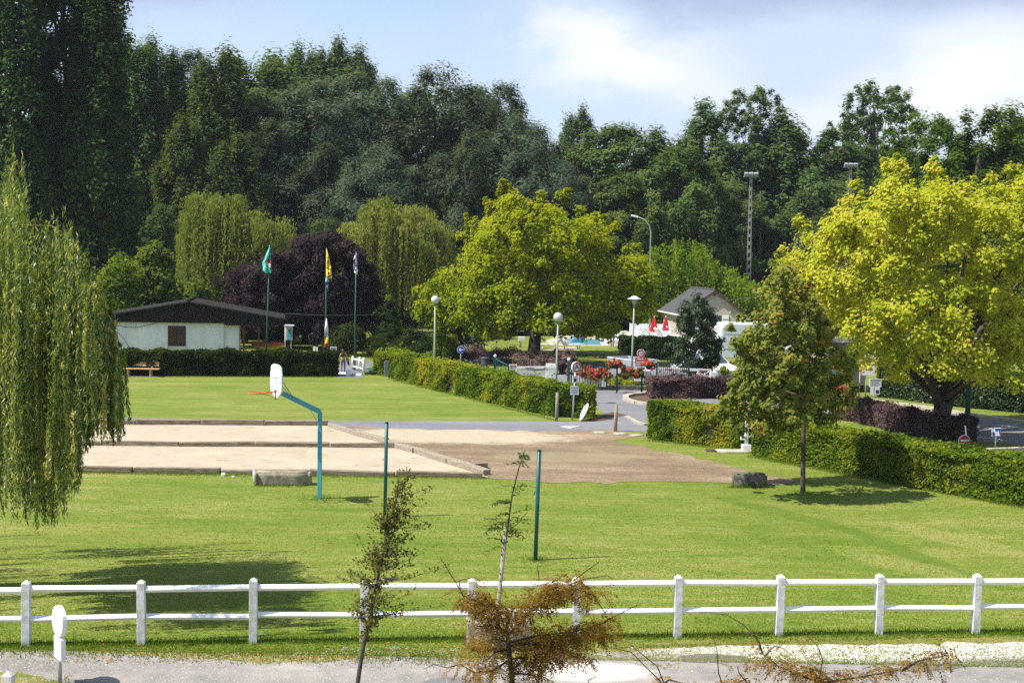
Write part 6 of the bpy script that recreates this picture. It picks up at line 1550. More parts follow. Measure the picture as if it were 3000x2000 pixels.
# other small signs
Y = 78.0; c = D(1350, 1024, Y); p = Vector((c.x, Y, 0)); o = thing('road_sign', 'round blue sign with white left arrow behind the hedge', 'sign', p)
MB().tube([p, c + Y3 * 0.05], 0.035, 8).build('pole', M['galv'], o, smooth=True); disc(o, c, X3, -Y3, 0.235, M['white'], 'rim', 0.0, t=0.03); disc(o, c, X3, -Y3, 0.215, M['blue'], 'plate', 0.018)
MB().prism([(-0.14, 0), (-0.02, 0.11), (0.02, 0.08), (-0.04, 0.025), (0.14, 0.025), (0.14, -0.025), (-0.04, -0.025), (0.02, -0.08), (-0.02, -0.11)], c - Y3 * 0.024, X3, Z3, -Y3, 0.004).build('arrow', M['white'], o)
p = G(2826, 1300); Y = p.y - 0.3; c = D(2825, 1290, Y); o = thing('road_sign', 'round red no entry sign half hidden by the hedge at the green column', 'sign', p)
MB().tube([Vector((p.x, Y + 0.07, 0)), D(2828, 1246, Y + 0.07)], 0.03, 8).build('pole', M['white'], o, smooth=True); disc(o, c, X3, -Y3, 0.225, M['white'], 'rim', 0.0, t=0.03); disc(o, c, X3, -Y3, 0.205, M['signred'], 'plate', 0.018); MB().prism([(-0.155, -0.035), (0.155, -0.035), (0.155, 0.035), (-0.155, 0.035)], c - Y3 * 0.026, X3, Z3, -Y3, 0.004).build('white_bar', M['white'], o)
p = G(2916, 1318); Y = p.y; q0, q1 = D(2905, 1280, Y), D(2932, 1251, Y); c = (q0 + q1) / 2; w = (q1.x - q0.x) / 2; o = thing('road_sign', 'square blue sign with white diagonal arrow beside the right-hand road', 'sign', p)
MB().tube([p, c + Y3 * 0.05], 0.03, 8).build('pole', M['galv'], o, smooth=True); MB().prism([(-w, -w), (w, -w), (w, w), (-w, w)], c, X3, Z3, -Y3, 0.06).build('rim', M['white'], o, bevel=0.01); k = w * 0.93; MB().prism([(-k, -k), (k, -k), (k, k), (-k, k)], c - Y3 * 0.03, X3, Z3, -Y3, 0.01).build('plate', M['blue'], o)
MB().prism([(x_ * w, z_ * w) for x_, z_ in ((-0.80, 0.80), (-0.35, 0.80), (-0.30, 0.35), (0.10, 0.02), (0.42, 0.42), (0.82, -0.80), (-0.45, -0.80), (-0.15, -0.38), (-0.55, -0.02), (-0.78, 0.25))], c - Y3 * 0.038, X3, Z3, -Y3, 0.004).build('arrow', M['white'], o)
board('notice_board', 'white notice with grey lines on the verge before the laurel hedge', 2546, 1110, 2583, 1133, 58.3, M['caravan'], (0.45,), ((0.10, 0.1, 0.9, 0.07, 'ink'), (0.26, 0.1, 0.9, 0.04, 'greyink'), (0.40, 0.1, 0.8, 0.04, 'greyink'), (0.54, 0.1, 0.9, 0.04, 'greyink'), (0.68, 0.1, 0.85, 0.04, 'greyink'), (0.82, 0.1, 0.7, 0.04, 'greyink')))
o, c, ax, ny, w, h = board('notice_board', 'small white plate with a dark symbol under the grey-lined notice', 2550, 1134, 2578, 1155, 58.5, M['white'], (), ())
MB().prism([(0.06 * w, -0.34 * h), (0.40 * w, -0.34 * h), (0.40 * w, 0.12 * h), (0.06 * w, 0.12 * h)], c + ny * 0.018, ax, Z3, ny, 0.004).build('symbol', M['ink'], o)
board('billboard', 'large white board with orange edge stripe beside the kiosk', 2518, 1022, 2566, 1099, 63.5, M['white'], (0.05, 0.45), ((0.88, 0.2, 0.3, 0.03, 'ink'),), frame=M['white'])
o = bpy.data.objects['billboard']; a_, b_ = D(2519, 1096, 63.46), D(2523, 1060, 63.46); MB().box(((a_.x + b_.x) / 2 + 0.02, 63.475, (a_.z + b_.z) / 2), (0.06, 0.006, b_.z - a_.z)).build('stripe', M['orange'], o)
# noticeboard and small signs beside the hut
o, c, ax, ny, w, h = board('map_board', 'white framed map board with a small roof behind the dark hedge', 835, 957, 857, 996, 82, M['white'], (0.0, 0.82), (), frame=M['white'])
MB().prism([(-w * 0.26, -h * 0.46), (w * 0.36, -h * 0.46), (w * 0.36, h * 0.30), (-w * 0.12, h * 0.30), (-w * 0.26, h * 0.1)], c + ny * 0.02, ax, Z3, ny, 0.005).build('map', M['teal'], o)
MB().prism([(-w * 0.22, -h * 0.44), (w * 0.30, -h * 0.44), (w * 0.30, -h * 0.2), (-w * 0.22, -h * 0.3)], c + ny * 0.026, ax, Z3, ny, 0.004).build('map_water', M['flagsky'], o)
MB().box((c.x + 0.05, 81.85, D(850, 953, 82).z), (w * 1.25, 0.5, 0.09)).build('roof', M['white'], o)
board('notice_board', 'small white sign with black lines above the dark hedge, left of the woman', 967, 1016, 987, 1031, 72.5, M['white'], (0.1, 0.9), ((0.22, 0.1, 0.9, 0.18, 'ink'), (0.50, 0.1, 0.9, 0.18, 'ink'), (0.8, 0.1, 0.8, 0.06, 'greyink')))
board('notice_board', 'tiny white two-part sign above the dark hedge, left of the middle flagpole', 917, 1016, 931, 1028, 73, M['white'], (0.5,), ((0.5, 0.48, 0.55, 0.9, 'ink'),))
board('slatted_board', 'grey slatted panel stuck in the end of the green hedge', 1125, 1057, 1139, 1100, 67.4, M['grey'], (), ((0.02, 0, 1, 0.03, 'galv'), (0.98, 0, 1, 0.03, 'white')), cat='panel', tilt=0.5)
# little boats on the grass by the hut
for x0, x1, y, mm, lab in ((795, 832, 1018, 'yellow', 'yellow canoe lying on the grass right of the hut porch'), (792, 830, 1012, 'orange', 'orange canoe stacked above the yellow canoe')):
    a_, b_ = D(x0, y, 79), D(x1, y + 1, 79); dz_ = 0.62 if mm == 'orange' else 0.32; o = thing('canoe', lab, 'canoe', Vector(((a_.x + b_.x) / 2, 79, 0)), 0, 'canoes by the hut'); q = 10; vs = []
    mb = MB(); pts = [Vector((a_.x - 1.2 + (b_.x - a_.x + 1.2) * i / q, 79, a_.z + 0.10 * (abs(i / q - 0.5) * 2) ** 2)) for i in range(q + 1)]
    mb.tube(pts, [0.02 + 0.24 * math.sin(math.pi * (0.03 + 0.94 * i / q)) ** 0.6 for i in range(q + 1)], 8); mb.build('hull', M[mm], o, smooth=True)
    mb = MB(); mb.lathe(pts[5] + Z3 * 0.2, [(0.22, 0), (0.25, 0.05), (0.2, 0.06)], 12); mb.build('cockpit_rim', M['black'], o)
rk = thing('canoe_rack', 'low trestle under the canoes beside the hut', 'rack', (D(812, 1018, 79).x, 79, 0)); cz = D(812, 1018, 79).z
for s in (-0.6, 0.5): MB().box((rk.location.x + s, 79, (cz - 0.2) / 2), (0.08, 0.5, max(0.1, cz - 0.2))).build('trestle', M['shutter'], rk)
# rubbish bin
p = D(1421, 1060, 66.8); o = thing('litter_bin', 'dark litter bin behind the hedge left of the open gate leaf', 'bin', Vector((p.x, 66.8, 0))); MB().lathe((p.x, 66.8, 0), [(0.2, 0), (0.24, p.z + 0.15), (0.22, p.z + 0.18)], 14).build('bucket', M['ink'], o, smooth=True); MB().lathe((p.x, 66.8, p.z + 0.2), [(0.26, 0), (0.2, 0.08), (0.01, 0.1)], 14).build('lid', M['ink'], o, smooth=True)
p = G(1448, 1096); 
# white standpipe between the two right hedge blocks
p = G(2186, 1320); o = thing('standpipe', 'white water standpipe between the two green hedge blocks', 'standpipe', p)
MB().box(p + Z3 * 0.8, (0.13, 0.13, 1.6)).build('column', M['white'], o, bevel=0.02); MB().box(p + Vector((0, 0, 0.12)), (0.34, 0.3, 0.24)).build('base', M['white'], o, bevel=0.02); MB().box(p + Vector((-0.13, -0.02, 0.5)), (0.18, 0.16, 0.18)).build('meter_box', M['white'], o, bevel=0.02); MB().tube([p + Vector((0.1, -0.05, 0.7)) + Vector((0.12 * math.cos(a), 0, 0.16 * math.sin(a))) for a in (2 * math.pi * i / 14 for i in range(15))], 0.018, 5, cap=False).build('hose_ring', M['offwhite'], o)
rock('drain_slab', 'flat pale slab in the grass below the standpipe', (p.x - 0.5, p.y - 0.25, 0.02), (1.3, 0.7, 0.06), M['kerb'], 0.1, 31, 0.01, 'slab'); q = G(2100, 1321); rock('drain_slab', 'rusty drain cover in the grass left of the standpipe', (q.x, q.y, 0.015), (0.8, 0.5, 0.05), M['shutter'], -0.1, 32, 0.004, 'slab')

# park bench
p = G(415, 1101); p.y -= 0.35; o = thing('park_bench', 'pale wooden bench on the lawn in front of the dark hedge', 'bench', p)
w = 2.12
for z, y in ((0.62, 0.24), (0.74, 0.27)): MB().box(p + Vector((-0.03, y, z)), (w - 0.06, 0.035, 0.115), rot=Matrix.Rotation(rad(-12), 3, 'X')).build('back_plank', M['bench'], o, bevel=0.004)
for y in (-0.17, 0.0, 0.14): MB().box(p + Vector((0.03, y, 0.44)), (w, 0.135, 0.045)).build('seat_plank', M['bench'], o, bevel=0.004)
for s in (-0.62, 0.62):
    MB().box(p + Vector((s, 0, 0.21)), (0.11, 0.36, 0.42), taper=0.86).build('leg', M['bench'], o, bevel=0.01); MB().bar(p + Vector((s, 0.18, 0.4)), p + Vector((s, 0.31, 0.8)), 0.09, 0.05).build('back_support', M['bench'], o)
MB().box(p + Vector((0, 0, 0.006)), (2.2, 0.5, 0.03)).build('footing', M['kerb'], o)
# ================================================================ small white gate, person
gf = thing('small_white_fence', 'low white picket fence piece beside the woman at the hedge gap', 'fence', D(1050, 1095, 71.5)); gf.location.z = 0
PS = []
for x, yt, Y in ((1034, 1043, 73.6), (1054, 1045, 72.6), (1066, 1048, 70.6)):
    t_ = D(x, yt, Y); PS.append(t_); MB().tube([Vector((t_.x, Y, 0)), t_ - Z3 * 0.05, t_], [0.075, 0.075, 0.04], 10).build('post', M['white'], gf, smooth=True)
for f in (0.80, 0.28):
    for a_, b_ in zip(PS, PS[1:]): MB().bar(Vector((a_.x, a_.y, a_.z * f)), Vector((b_.x, b_.y, b_.z * f)), 0.04, 0.09).build('rail', M['white'], gf)
    MB().bar(Vector((PS[2].x, PS[2].y, PS[2].z * f)), Vector((PS[2].x + 0.3, PS[2].y + 0.1, PS[2].z * f)), 0.04, 0.09).build('rail', M['white'], gf)
p = G(1020, 1101); o = thing('stone_post', 'stumpy white block standing in the hedge gap', 'block', p); MB().box(p + Z3 * 0.18, (0.26, 0.24, 0.36), taper=0.85).build('block', M['white'], o, bevel=0.015)
p = G(1048, 1100); o = thing('curb_stone', 'white kerb bar on the ground across the hedge gap', 'kerb', p); MB().bar(G(992, 1094) + Z3 * 0.06, G(1060, 1100) + Z3 * 0.06, 0.12, 0.1).build('bar', M['white'], o)
sheet('gate_path', gp((985, 1106), (1060, 1107), (1075, 1080), (1100, 1060), (1000, 1058), (978, 1085)), 0.006, M['asphalt'], jit=0.05, step=0.4)
p = G(1072, 1098); o = thing('green_boat', 'small green and cream rowing boat tucked behind the white picket fence', 'boat', p)
q = 8; pts = [p + Vector((-0.4 + 0.2 * i, 0.5, 0.16 + 0.05 * abs(i - 4) / 4)) for i in range(q + 1)]
MB().tube(pts, [0.04 + 0.16 * math.sin(math.pi * (0.05 + 0.9 * i / q)) for i in range(q + 1)], 8).build('hull', M['greenpost'], o, smooth=True); MB().bar(pts[0] - Z3 * 0.04 - Y3 * 0.16, pts[-1] - Z3 * 0.04 - Y3 * 0.16, 0.03, 0.07).build('rubbing_strake', M['cream'], o)

# the woman, seen from behind, walking away
p = G(1005, 1092); ps = thing('person', 'woman with long red-brown hair in a yellow top walking away', 'person', p)
Hh = (D(1006, 1024, p.y).z) / 1.0
k = Hh / 1.66
J = {'pel': (0, 0, 0.93), 'wst': (0.0, 0, 1.08), 'chs': (0, 0.01, 1.28), 'nck': (0, 0.015, 1.43), 'hd0': (0, 0.02, 1.50), 'hd1': (0, 0.03, 1.63),
     'hl': (-0.09, 0, 0.90), 'kl': (-0.10, 0.05, 0.49), 'al': (-0.10, -0.04, 0.08), 'tl': (-0.11, 0.10, 0.035), 'hr': (0.09, 0, 0.90), 'kr': (0.10, 0.10, 0.50), 'ar': (0.10, 0.14, 0.09), 'tr': (0.11, 0.28, 0.04),
     'sl': (-0.165, 0.01, 1.38), 'el': (-0.23, -0.02, 1.12), 'wl': (-0.25, 0.05, 0.90), 'fl': (-0.25, 0.08, 0.80), 'sr': (0.165, 0.01, 1.38), 'er': (0.25, 0.03, 1.14), 'wr': (0.19, 0.20, 1.05), 'fr': (0.15, 0.27, 1.03)}
Rr = {'pel': .145, 'wst': .115, 'chs': .13, 'nck': .05, 'hd0': .075, 'hd1': .085, 'hl': .095, 'kl': .062, 'al': .045, 'tl': .035, 'hr': .095, 'kr': .062, 'ar': .045, 'tr': .035, 'sl': .055, 'el': .042, 'wl': .03, 'fl': .028, 'sr': .055, 'er': .042, 'wr': .03, 'fr': .028}
E = [('pel', 'wst'), ('wst', 'chs'), ('chs', 'nck'), ('nck', 'hd0'), ('hd0', 'hd1'), ('pel', 'hl'), ('hl', 'kl'), ('kl', 'al'), ('al', 'tl'), ('pel', 'hr'), ('hr', 'kr'), ('kr', 'ar'), ('ar', 'tr'), ('chs', 'sl'), ('sl', 'el'), ('el', 'wl'), ('wl', 'fl'), ('chs', 'sr'), ('sr', 'er'), ('er', 'wr'), ('wr', 'fr')]
nm = list(J)
for s, w_ in ((-1, 'fl'), (1, 'fr')):        # five fingers on each hand
    w0 = Vector(J[w_]); dd = (w0 - Vector(J['w' + w_[1]])).normalized(); sd_ = dd.cross(X3 if abs(dd.x) < 0.8 else Y3).normalized()
    for i in range(5):
        o_ = (i - 1.5) * 0.019 if i < 4 else -0.045
        a_ = w0 + sd_ * o_ * 0.8; b_ = a_ + (dd * (0.065 - 0.008 * abs(i - 1.5)) + Vector((0, 0.01, 0))) if i < 4 else w0 + sd_ * -0.05 + dd * 0.02
        J['%s%da' % (w_, i)] = tuple(a_ + dd * 0.012); J['%s%db' % (w_, i)] = tuple(b_); Rr['%s%da' % (w_, i)] = .010; Rr['%s%db' % (w_, i)] = .0075
        E += [(w_, '%s%da' % (w_, i)), ('%s%da' % (w_, i), '%s%db' % (w_, i))]
nm = list(J)
me = bpy.data.meshes.new('body'); me.from_pydata([Vector(J[x]) * k for x in nm], [(nm.index(a_), nm.index(b_)) for a_, b_ in E], [])
ob = bpy.data.objects.new('body', me); C.objects.link(ob)
sk = ob.modifiers.new('skin', 'SKIN'); ob.modifiers.new('sub', 'SUBSURF').levels = 1
for i, x in enumerate(nm): me.skin_vertices[0].data[i].radius = (Rr[x] * k, Rr[x] * k * (0.78 if x in ('pel', 'wst', 'chs') else 1))
me.skin_vertices[0].data[0].use_root = True
m2 = bpy.data.meshes.new_from_object(ob.evaluated_get(bpy.context.evaluated_depsgraph_get())); bpy.data.objects.remove(ob)
for mm in (M['skin'], M['yellowcloth'], M['jeans'], M['black']): m2.materials.append(mm)
for f in m2.polygons:
    z = f.center.z / k; x = abs(f.center.x) / k
    f.material_index = 3 if z < 0.07 else (2 if z < 0.98 and x < 0.205 else (1 if 1.06 < z < 1.36 and x < 0.155 else 0)); f.use_smooth = True
m2.name = 'body'; ob = bpy.data.objects.new('body', m2); C.objects.link(ob); ob.parent = ps
hm = MB(); hm.lathe((0, 0.0, 1.30 * k), [(0.04 * k, -0.16 * k), (0.12 * k, -0.10 * k), (0.14 * k, 0.02 * k), (0.125 * k, 0.16 * k), (0.115 * k, 0.27 * k), (0.09 * k, 0.36 * k), (0.04 * k, 0.40 * k), (0.004, 0.405 * k)], 14)
ho = hm.build('hair', M['hair'], ps, smooth=True, local=True)
for v in ho.data.vertices:
    if v.co.y > 0.02: v.co.y = 0.02 + (v.co.y - 0.02) * (0.95 if v.co.z > 1.52 * k else 0.2)
    v.co.x += 0.012 * math.sin(v.co.z * 31 + v.co.y * 20); v.co.y += -0.03
for s, x in ((-1, -0.025), (1, 0.025)): MB().lathe((x * k, 0.115 * k, 1.60 * k), [(0.011, -0.008), (0.013, 0), (0.011, 0.008)], 8).build('eye', M['ink'], ps, local=True)
MB().prism([(-0.012, -0.02), (0.012, -0.02), (0.0, 0.03)], (0, 0.122 * k, 1.57 * k), X3, Z3, Y3, 0.03).build('nose', M['skin'], ps, local=True); MB().box((0, 0.112 * k, 1.525 * k), (0.05, 0.012, 0.012)).build('mouth', M['redink'], ps, local=True)
jk = thing('jacket', 'grey and black jacket hanging from the right arm of the woman', 'jacket', p + Vector((0.28, 0.1, 0.9) ))
jm = MB(); jp = [Vector((0.25, 0.05, 1.13)), Vector((0.30, 0.06, 1.0)), Vector((0.33, 0.05, 0.85)), Vector((0.37, 0.04, 0.68)), Vector((0.40, 0.04, 0.56))]
jm.tube([p + q * k for q in jp], [0.05, 0.085, 0.09, 0.07, 0.03], 8); jm.build('cloth', M['grey'], jk, smooth=True); jm = MB(); jm.tube([p + (q + Vector((0.05, -0.06, -0.05))) * k for q in jp[1:]], [0.02, 0.04, 0.045, 0.02], 6); jm.build('sleeve', M['ink'], jk, smooth=True)

# ================================================================ vehicles (built in local space: x = length, front at +x)


def car(name, lab, loc, rz, L_, W_, prof, glass_prof, paint, wheels, cat='car', lights=True):
    o = thing(name, lab, cat, loc, rz)
    b = MB(); b.prism(prof, (0, 0, 0), X3, Z3, Y3, W_); bo = b.build('body', M[paint], o, bevel=0.05, local=True)
    for f in bo.data.vertices:
        if f.co.z > 0.95: f.co.y *= 1 - 0.16 * min(1, (f.co.z - 0.95) / 0.6)
    for s in (-1, 1):
        for gpz in glass_prof:
            zm = sum(q[1] for q in gpz) / len(gpz); vs = []
            for off in (0.006, 0.03): vs += [(x, s * (W_ / 2 * (1 - 0.16 * max(0, min(1, (z - 0.95) / 0.6))) + off), z) for x, z in gpz]
            kk = len(gpz); MB().add(vs, [tuple(range(kk)), tuple(range(2 * kk - 1, kk - 1, -1))] + [(i, (i + 1) % kk, kk + (i + 1) % kk, kk + i) for i in range(kk)]).build('side_window', M['glass'], o, local=True)
    for x in wheels:
        for s in (-1, 1):
            r = 0.31; ty = MB(); ty.tube([(x, s * (W_ / 2 - 0.19), r), (x, s * (W_ / 2 + 0.015), r)], r, 20); t_ = ty.build('wheel', M['black'], o, local=True)
            MB().tube([(x, s * (W_ / 2 + 0.005), r), (x, s * (W_ / 2 + 0.03), r)], r * 0.62, 14).build('rim', M['galv'], t_, local=True)
    return o


# white people carrier, nose towards the right
Y = 69.0; c = D(2135, 1100, Y) + Vector((-1.05, 0, 0)); Y = 70.8
prof = [(-2.1, 0.30), (2.0, 0.28), (2.15, 0.55), (2.1, 0.78), (1.95, 0.90), (1.12, 1.10), (0.38, 1.66), (-0.1, 1.76), (-1.7, 1.74), (-2.05, 1.5), (-2.15, 0.8)]
van = car('white_van', 'white people carrier facing right behind the right-hand iron gate', (c.x, Y, 0), rad(-60), 4.3, 1.75, prof, [[(0.95, 1.12), (0.35, 1.58), (-0.05, 1.64), (-0.05, 1.10)], [(-0.12, 1.10), (-0.12, 1.64), (-1.0, 1.64), (-1.0, 1.08)], [(-1.07, 1.08), (-1.07, 1.63), (-1.7, 1.6), (-1.8, 1.08)]], 'carwhite', (-1.3, 1.35), 'van')
ws = MB(); ws.add([(1.14, -0.72, 1.13), (1.14, 0.72, 1.13), (0.42, 0.62, 1.665), (0.42, -0.62, 1.665)], [(0, 1, 2, 3)]); wo_ = ws.build('windscreen', M['glass'], van, local=True); md = wo_.modifiers.new('t', 'SOLIDIFY'); md.thickness = 0.02; md.offset = 1
MB().box((2.12, 0, 0.40), (0.14, 1.70, 0.22)).build('bumper', M['grey'], van, local=True, bevel=0.03)
for s in (-1, 1): MB().box((2.07, s * 0.66, 0.74), (0.12, 0.34, 0.15)).build('headlight', M['globe'], van, local=True, bevel=0.03); MB().box((0.85, s * 0.97, 1.12), (0.14, 0.2, 0.14)).build('mirror', M['carwhite'], van, local=True, bevel=0.03)
MB().box((2.13, 0, 0.66), (0.06, 0.75, 0.09)).build('grille', M['ink'], van, local=True); MB().box((0.1, -0.89, 0.42), (3.6, 0.02, 0.12)).build('side_trim', M['grey'], van, local=True)
# red car
Y = 61.5; c = D(2374, 1175, Y)
prof = [(-1.75, 0.3), (1.8, 0.28), (1.85, 0.62), (1.7, 0.82), (0.85, 0.95), (0.2, 1.40), (-0.9, 1.43), (-1.55, 1.12), (-1.82, 0.95), (-1.85, 0.5)]
rc = car('red_car', 'red hatchback half hidden behind the young maple', (c.x, Y, 0), rad(-14), 3.7, 1.62, prof, [[(0.7, 0.98), (0.18, 1.33), (-0.25, 1.35), (-0.25, 0.97)], [(-0.32, 0.97), (-0.32, 1.35), (-0.9, 1.34), (-1.3, 0.99)]], 'carred', (-1.2, 1.15))
for s in (-1, 1): MB().box((-1.86, s * 0.62, 0.84), (0.06, 0.26, 0.26)).build('tail_light', M['red'], rc, local=True, bevel=0.02); MB().box((1.82, s * 0.55, 0.66), (0.1, 0.3, 0.13)).build('headlight', M['globe'], rc, local=True, bevel=0.02)
ws = MB(); ws.add([(-1.60, -0.60, 1.10), (-1.60, 0.60, 1.10), (-0.98, 0.55, 1.43), (-0.98, -0.55, 1.43)], [(0, 1, 2, 3)]); w_ = ws.build('rear_window', M['glass'], rc, local=True); md = w_.modifiers.new('t', 'SOLIDIFY'); md.thickness = 0.03; md.offset = 0
MB().box((-1.87, 0, 0.42), (0.1, 1.5, 0.2)).build('bumper', M['carred'], rc, local=True, bevel=0.03)


# motorhome and caravans: rounded white boxes
def caravan(name, lab, loc, rz, L_, W_, H_, z0, group=None, stripe=None, hatch=True):
    o = thing(name, lab, 'caravan' if name == 'caravan' else 'motorhome', loc, rz, group)
    MB().prism([(-L_ / 2, z0), (L_ / 2, z0), (L_ / 2 + 0.05, z0 + 0.9), (L_ / 2 - 0.2, H_ - 0.25), (L_ / 2 - 0.45, H_), (-L_ / 2 + 0.2, H_), (-L_ / 2 - 0.03, H_ - 0.3)], (0, 0, 0), X3, Z3, Y3, W_).build('body', M['caravan'], o, bevel=0.06, local=True)
    for s in (-1, 1):
        for x, w_ in ((-L_ * 0.28, 0.9), (L_ * 0.12, 1.0)): f_ = MB().box((x, s * (W_ / 2 + 0.004), z0 + 1.15), (w_, 0.03, 0.5)).build('window', M['glass'], o, bevel=0.01, local=True)
        for z_ in (z0 + 0.62, z0 + 1.62): MB().box((0, s * (W_ / 2 + 0.003), z_), (L_ * 0.92, 0.016, 0.03)).build('trim_strip', M['greyink'], o, local=True)
        MB().tube([(0, s * (W_ / 2 - 0.15), 0.32), (0, s * (W_ / 2 + 0.01), 0.32)], 0.32, 16).build('wheel', M['black'], o, local=True)
        if name != 'caravan': MB().tube([(L_ * 0.36, s * (W_ / 2 - 0.15), 0.32), (L_ * 0.36, s * (W_ / 2 + 0.01), 0.32)], 0.32, 16).build('wheel', M['black'], o, local=True)
    if hatch: MB().box((L_ * 0.1, 0, H_ + 0.05), (0.7, 0.7, 0.12)).build('roof_hatch', M['white'], o, bevel=0.03, local=True)
    if stripe: MB().box((L_ * 0.02, -W_ / 2 - 0.012, z0 + 0.55), (0.95, 0.02, 1.0)).build('blue_panel', M['blue'], o, local=True)
    return o


Y = 83.5; c = D(2195, 1050, Y); caravan('motorhome', 'white motorhome with a blue panel behind the young maple', (c.x + 0.15, Y, 0), rad(4), 4.7, 2.2, D(2190, 946, Y).z, 0.4, stripe=True)
G2 = 'white caravans beyond the trees'
for x, Y, lab, rz in ((1493, 112, 'white caravan glimpsed left of the yellow-green tree trunk', 0.05), (1538, 108, 'white caravan right behind the yellow-green tree trunk', 0.3), (1592, 110, 'white caravan under the hanging branches right of the trunk', -0.1), (2395, 76, 'white caravan glimpsed through the young maple', 0.2)):
    c = D(x, 990, Y); caravan('caravan', lab, (c.x, Y, 0), rz, 3.6, 2.0, 2.3, 0.4, G2, hatch=False)
# grey trailer
Y = 73.0; c = D(1853, 1070, Y); o = thing('trailer', 'silver flatbed trailer parked behind the speed limit sign', 'trailer', (c.x, Y, 0), rad(-58))
MB().box((0, 0, 0.62), (2.9, 1.5, 0.06)).build('bed', M['grey'], o, local=True)
for s in (-1, 1): MB().box((0, s * 0.76, 0.86), (2.95, 0.04, 0.42)).build('side_board', M['galv'], o, bevel=0.008, local=True); MB().box((0, s * 0.79, 1.03), (2.98, 0.03, 0.06)).build('side_rail', M['caravan'], o, local=True)
for s in (-1, 1): MB().box((s * 1.47, 0, 0.86), (0.04, 1.48, 0.42)).build('end_board', M['galv'], o, bevel=0.008, local=True)
for s in (-1, 1):
    w_ = MB().tube([(-0.1, s * 0.66, 0.32), (-0.1, s * 0.88, 0.32)], 0.32, 18).build('wheel', M['black'], o, local=True); MB().tube([(-0.1, s * 0.87, 0.32), (-0.1, s * 0.90, 0.32)], 0.18, 12).build('rim', M['galv'], w_, local=True)
    MB().box((-0.1, s * 0.80, 0.70), (0.9, 0.26, 0.05)).build('mudguard', M['black'], o, local=True)
MB().tube([(1.5, 0, 0.55), (2.6, 0, 0.45)], 0.04, 8).build('drawbar', M['grey'], o, local=True); MB().box((1.6, 0, 0.72), (0.25, 1.1, 0.18)).build('number_plate_bar', M['caravan'], o, local=True)

# ---------------------------------------------------------------- pool furniture
GL = 'white sun loungers by the pool'
lo = thing('sun_lounger', 'x', 'sun lounger', (0, 0, 0), 0, GL)
MB().box((0.3, 0, 0.34), (1.25, 0.62, 0.06)).build('seat', M['white'], lo, bevel=0.01, local=True)
MB().bar((-0.32, 0, 0.36), (-0.85, 0, 1.0), 0.62, 0.06).build('backrest', M['white'], lo, bevel=0.01, local=True)
for x in (-0.25, 0.8):
    for s in (-1, 1): MB().bar((x, s * 0.27, 0.33), (x + 0.06, s * 0.29, 0), 0.06).build('leg', M['white'], lo, local=True)
for s in (-1, 1): MB().tube([(-0.3, s * 0.33, 0.36), (-0.25, s * 0.34, 0.6), (0.15, s * 0.34, 0.6), (0.3, s * 0.33, 0.37)], 0.03, 6).build('armrest', M['white'], lo, local=True)
spots = [(1826, 967, 101, 2.9, 'white sun lounger behind the lamp column, furthest left above the laurel hedge'), (1868, 966, 100, 2.8, 'white sun lounger just right of the lamp column'), (1895, 968, 99.5, 0.4, 'white sun lounger in front of the closed red parasol'), (1912, 970, 99, 0.3, 'white sun lounger right of the closed red parasol'), (1946, 972, 98.5, 0.5, 'white sun lounger nearest the small round evergreen'), (1618, 1008, 93, 2.8, 'white sun lounger on the grass under the hanging branches'), (1665, 1006, 93, 0.3, 'white sun lounger at the left end of the pool')]
for i, (x, y, Y, rz, lab) in enumerate(spots):
    c = D(x, y, Y); zb_ = 0.0 if Y < 96 else max(0.0, c.z - 0.7)
    if i: dup(lo, (c.x, Y, zb_), rz, None, lab)
    else: lo.location = (c.x, Y, zb_); lo.rotation_euler = (0, 0, rz); lo['label'] = lab
zt_ = max(0.0, D(1895, 968, 99.5).z - 0.7)
te = thing('raised_terrace', 'raised pale pool terrace behind the laurel hedge', 'terrace', (D(1890, 990, 101).x, 101, 0)); MB().box((D(1905, 990, 101).x, 102, (zt_ - 0.01) / 2), (7.5, 8, zt_ - 0.01)).build('slab', M['offwhite'], te, bevel=0.02)
for x, w_, ya, yb, mm, lab in ((1915, 0.30, 928, 972, 'orange', 'closed orange and red parasol above the loungers'), (1949, 0.24, 928, 968, 'signred', 'closed red parasol beside the cream house')):
    Y = 101.5; a_, b_ = D(x + 2, ya, Y), D(x, yb, Y); o = thing('parasol', lab, 'parasol', Vector((b_.x, Y, zt_)), 0, 'closed parasols by the pool')
    MB().tube([Vector((b_.x, Y, zt_)), a_ + Z3 * 0.08], 0.03, 8).build('pole', M['white'], o, smooth=True); hgt = a_.z - b_.z
    m = MB(); nn_ = 14; vs = []
    for r_, z in ((0.03, 0), (0.13, -0.25), (0.22, -0.6), (0.30, -0.97), (0.26, -1.0)):
        for q in range(nn_): f_ = 1 + 0.22 * (q % 2); vs.append(a_ + Vector((r_ * f_ * math.cos(2 * math.pi * q / nn_) * w_ / 0.3, r_ * f_ * math.sin(2 * math.pi * q / nn_), z * hgt)))
    fs = [(i * nn_ + q, i * nn_ + (q + 1) % nn_, (i + 1) * nn_ + (q + 1) % nn_, (i + 1) * nn_ + q) for i in range(4) for q in range(nn_)]
    m.add(vs, fs); m.mi = [(1 if (q % nn_) in (0, 11, 12, 13) and mm == 'orange' else 0) for q in range(len(fs))]; m.build('canopy', [M['orange'] if mm == 'orange' else M['signred'], M['signred']] if mm != 'orange' else [M['signred'], M['orange']], o)
    m = MB(); c_ = a_ - Z3 * hgt * 0.75 + Vector((0.06, -0.28, 0)); m.prism([(-0.06, -0.12), (0.06, -0.12), (0.06, 0.12), (-0.06, 0.12)], c_, X3, Z3, Y3, 0.01); m.build('print_mark', M['white'], o)
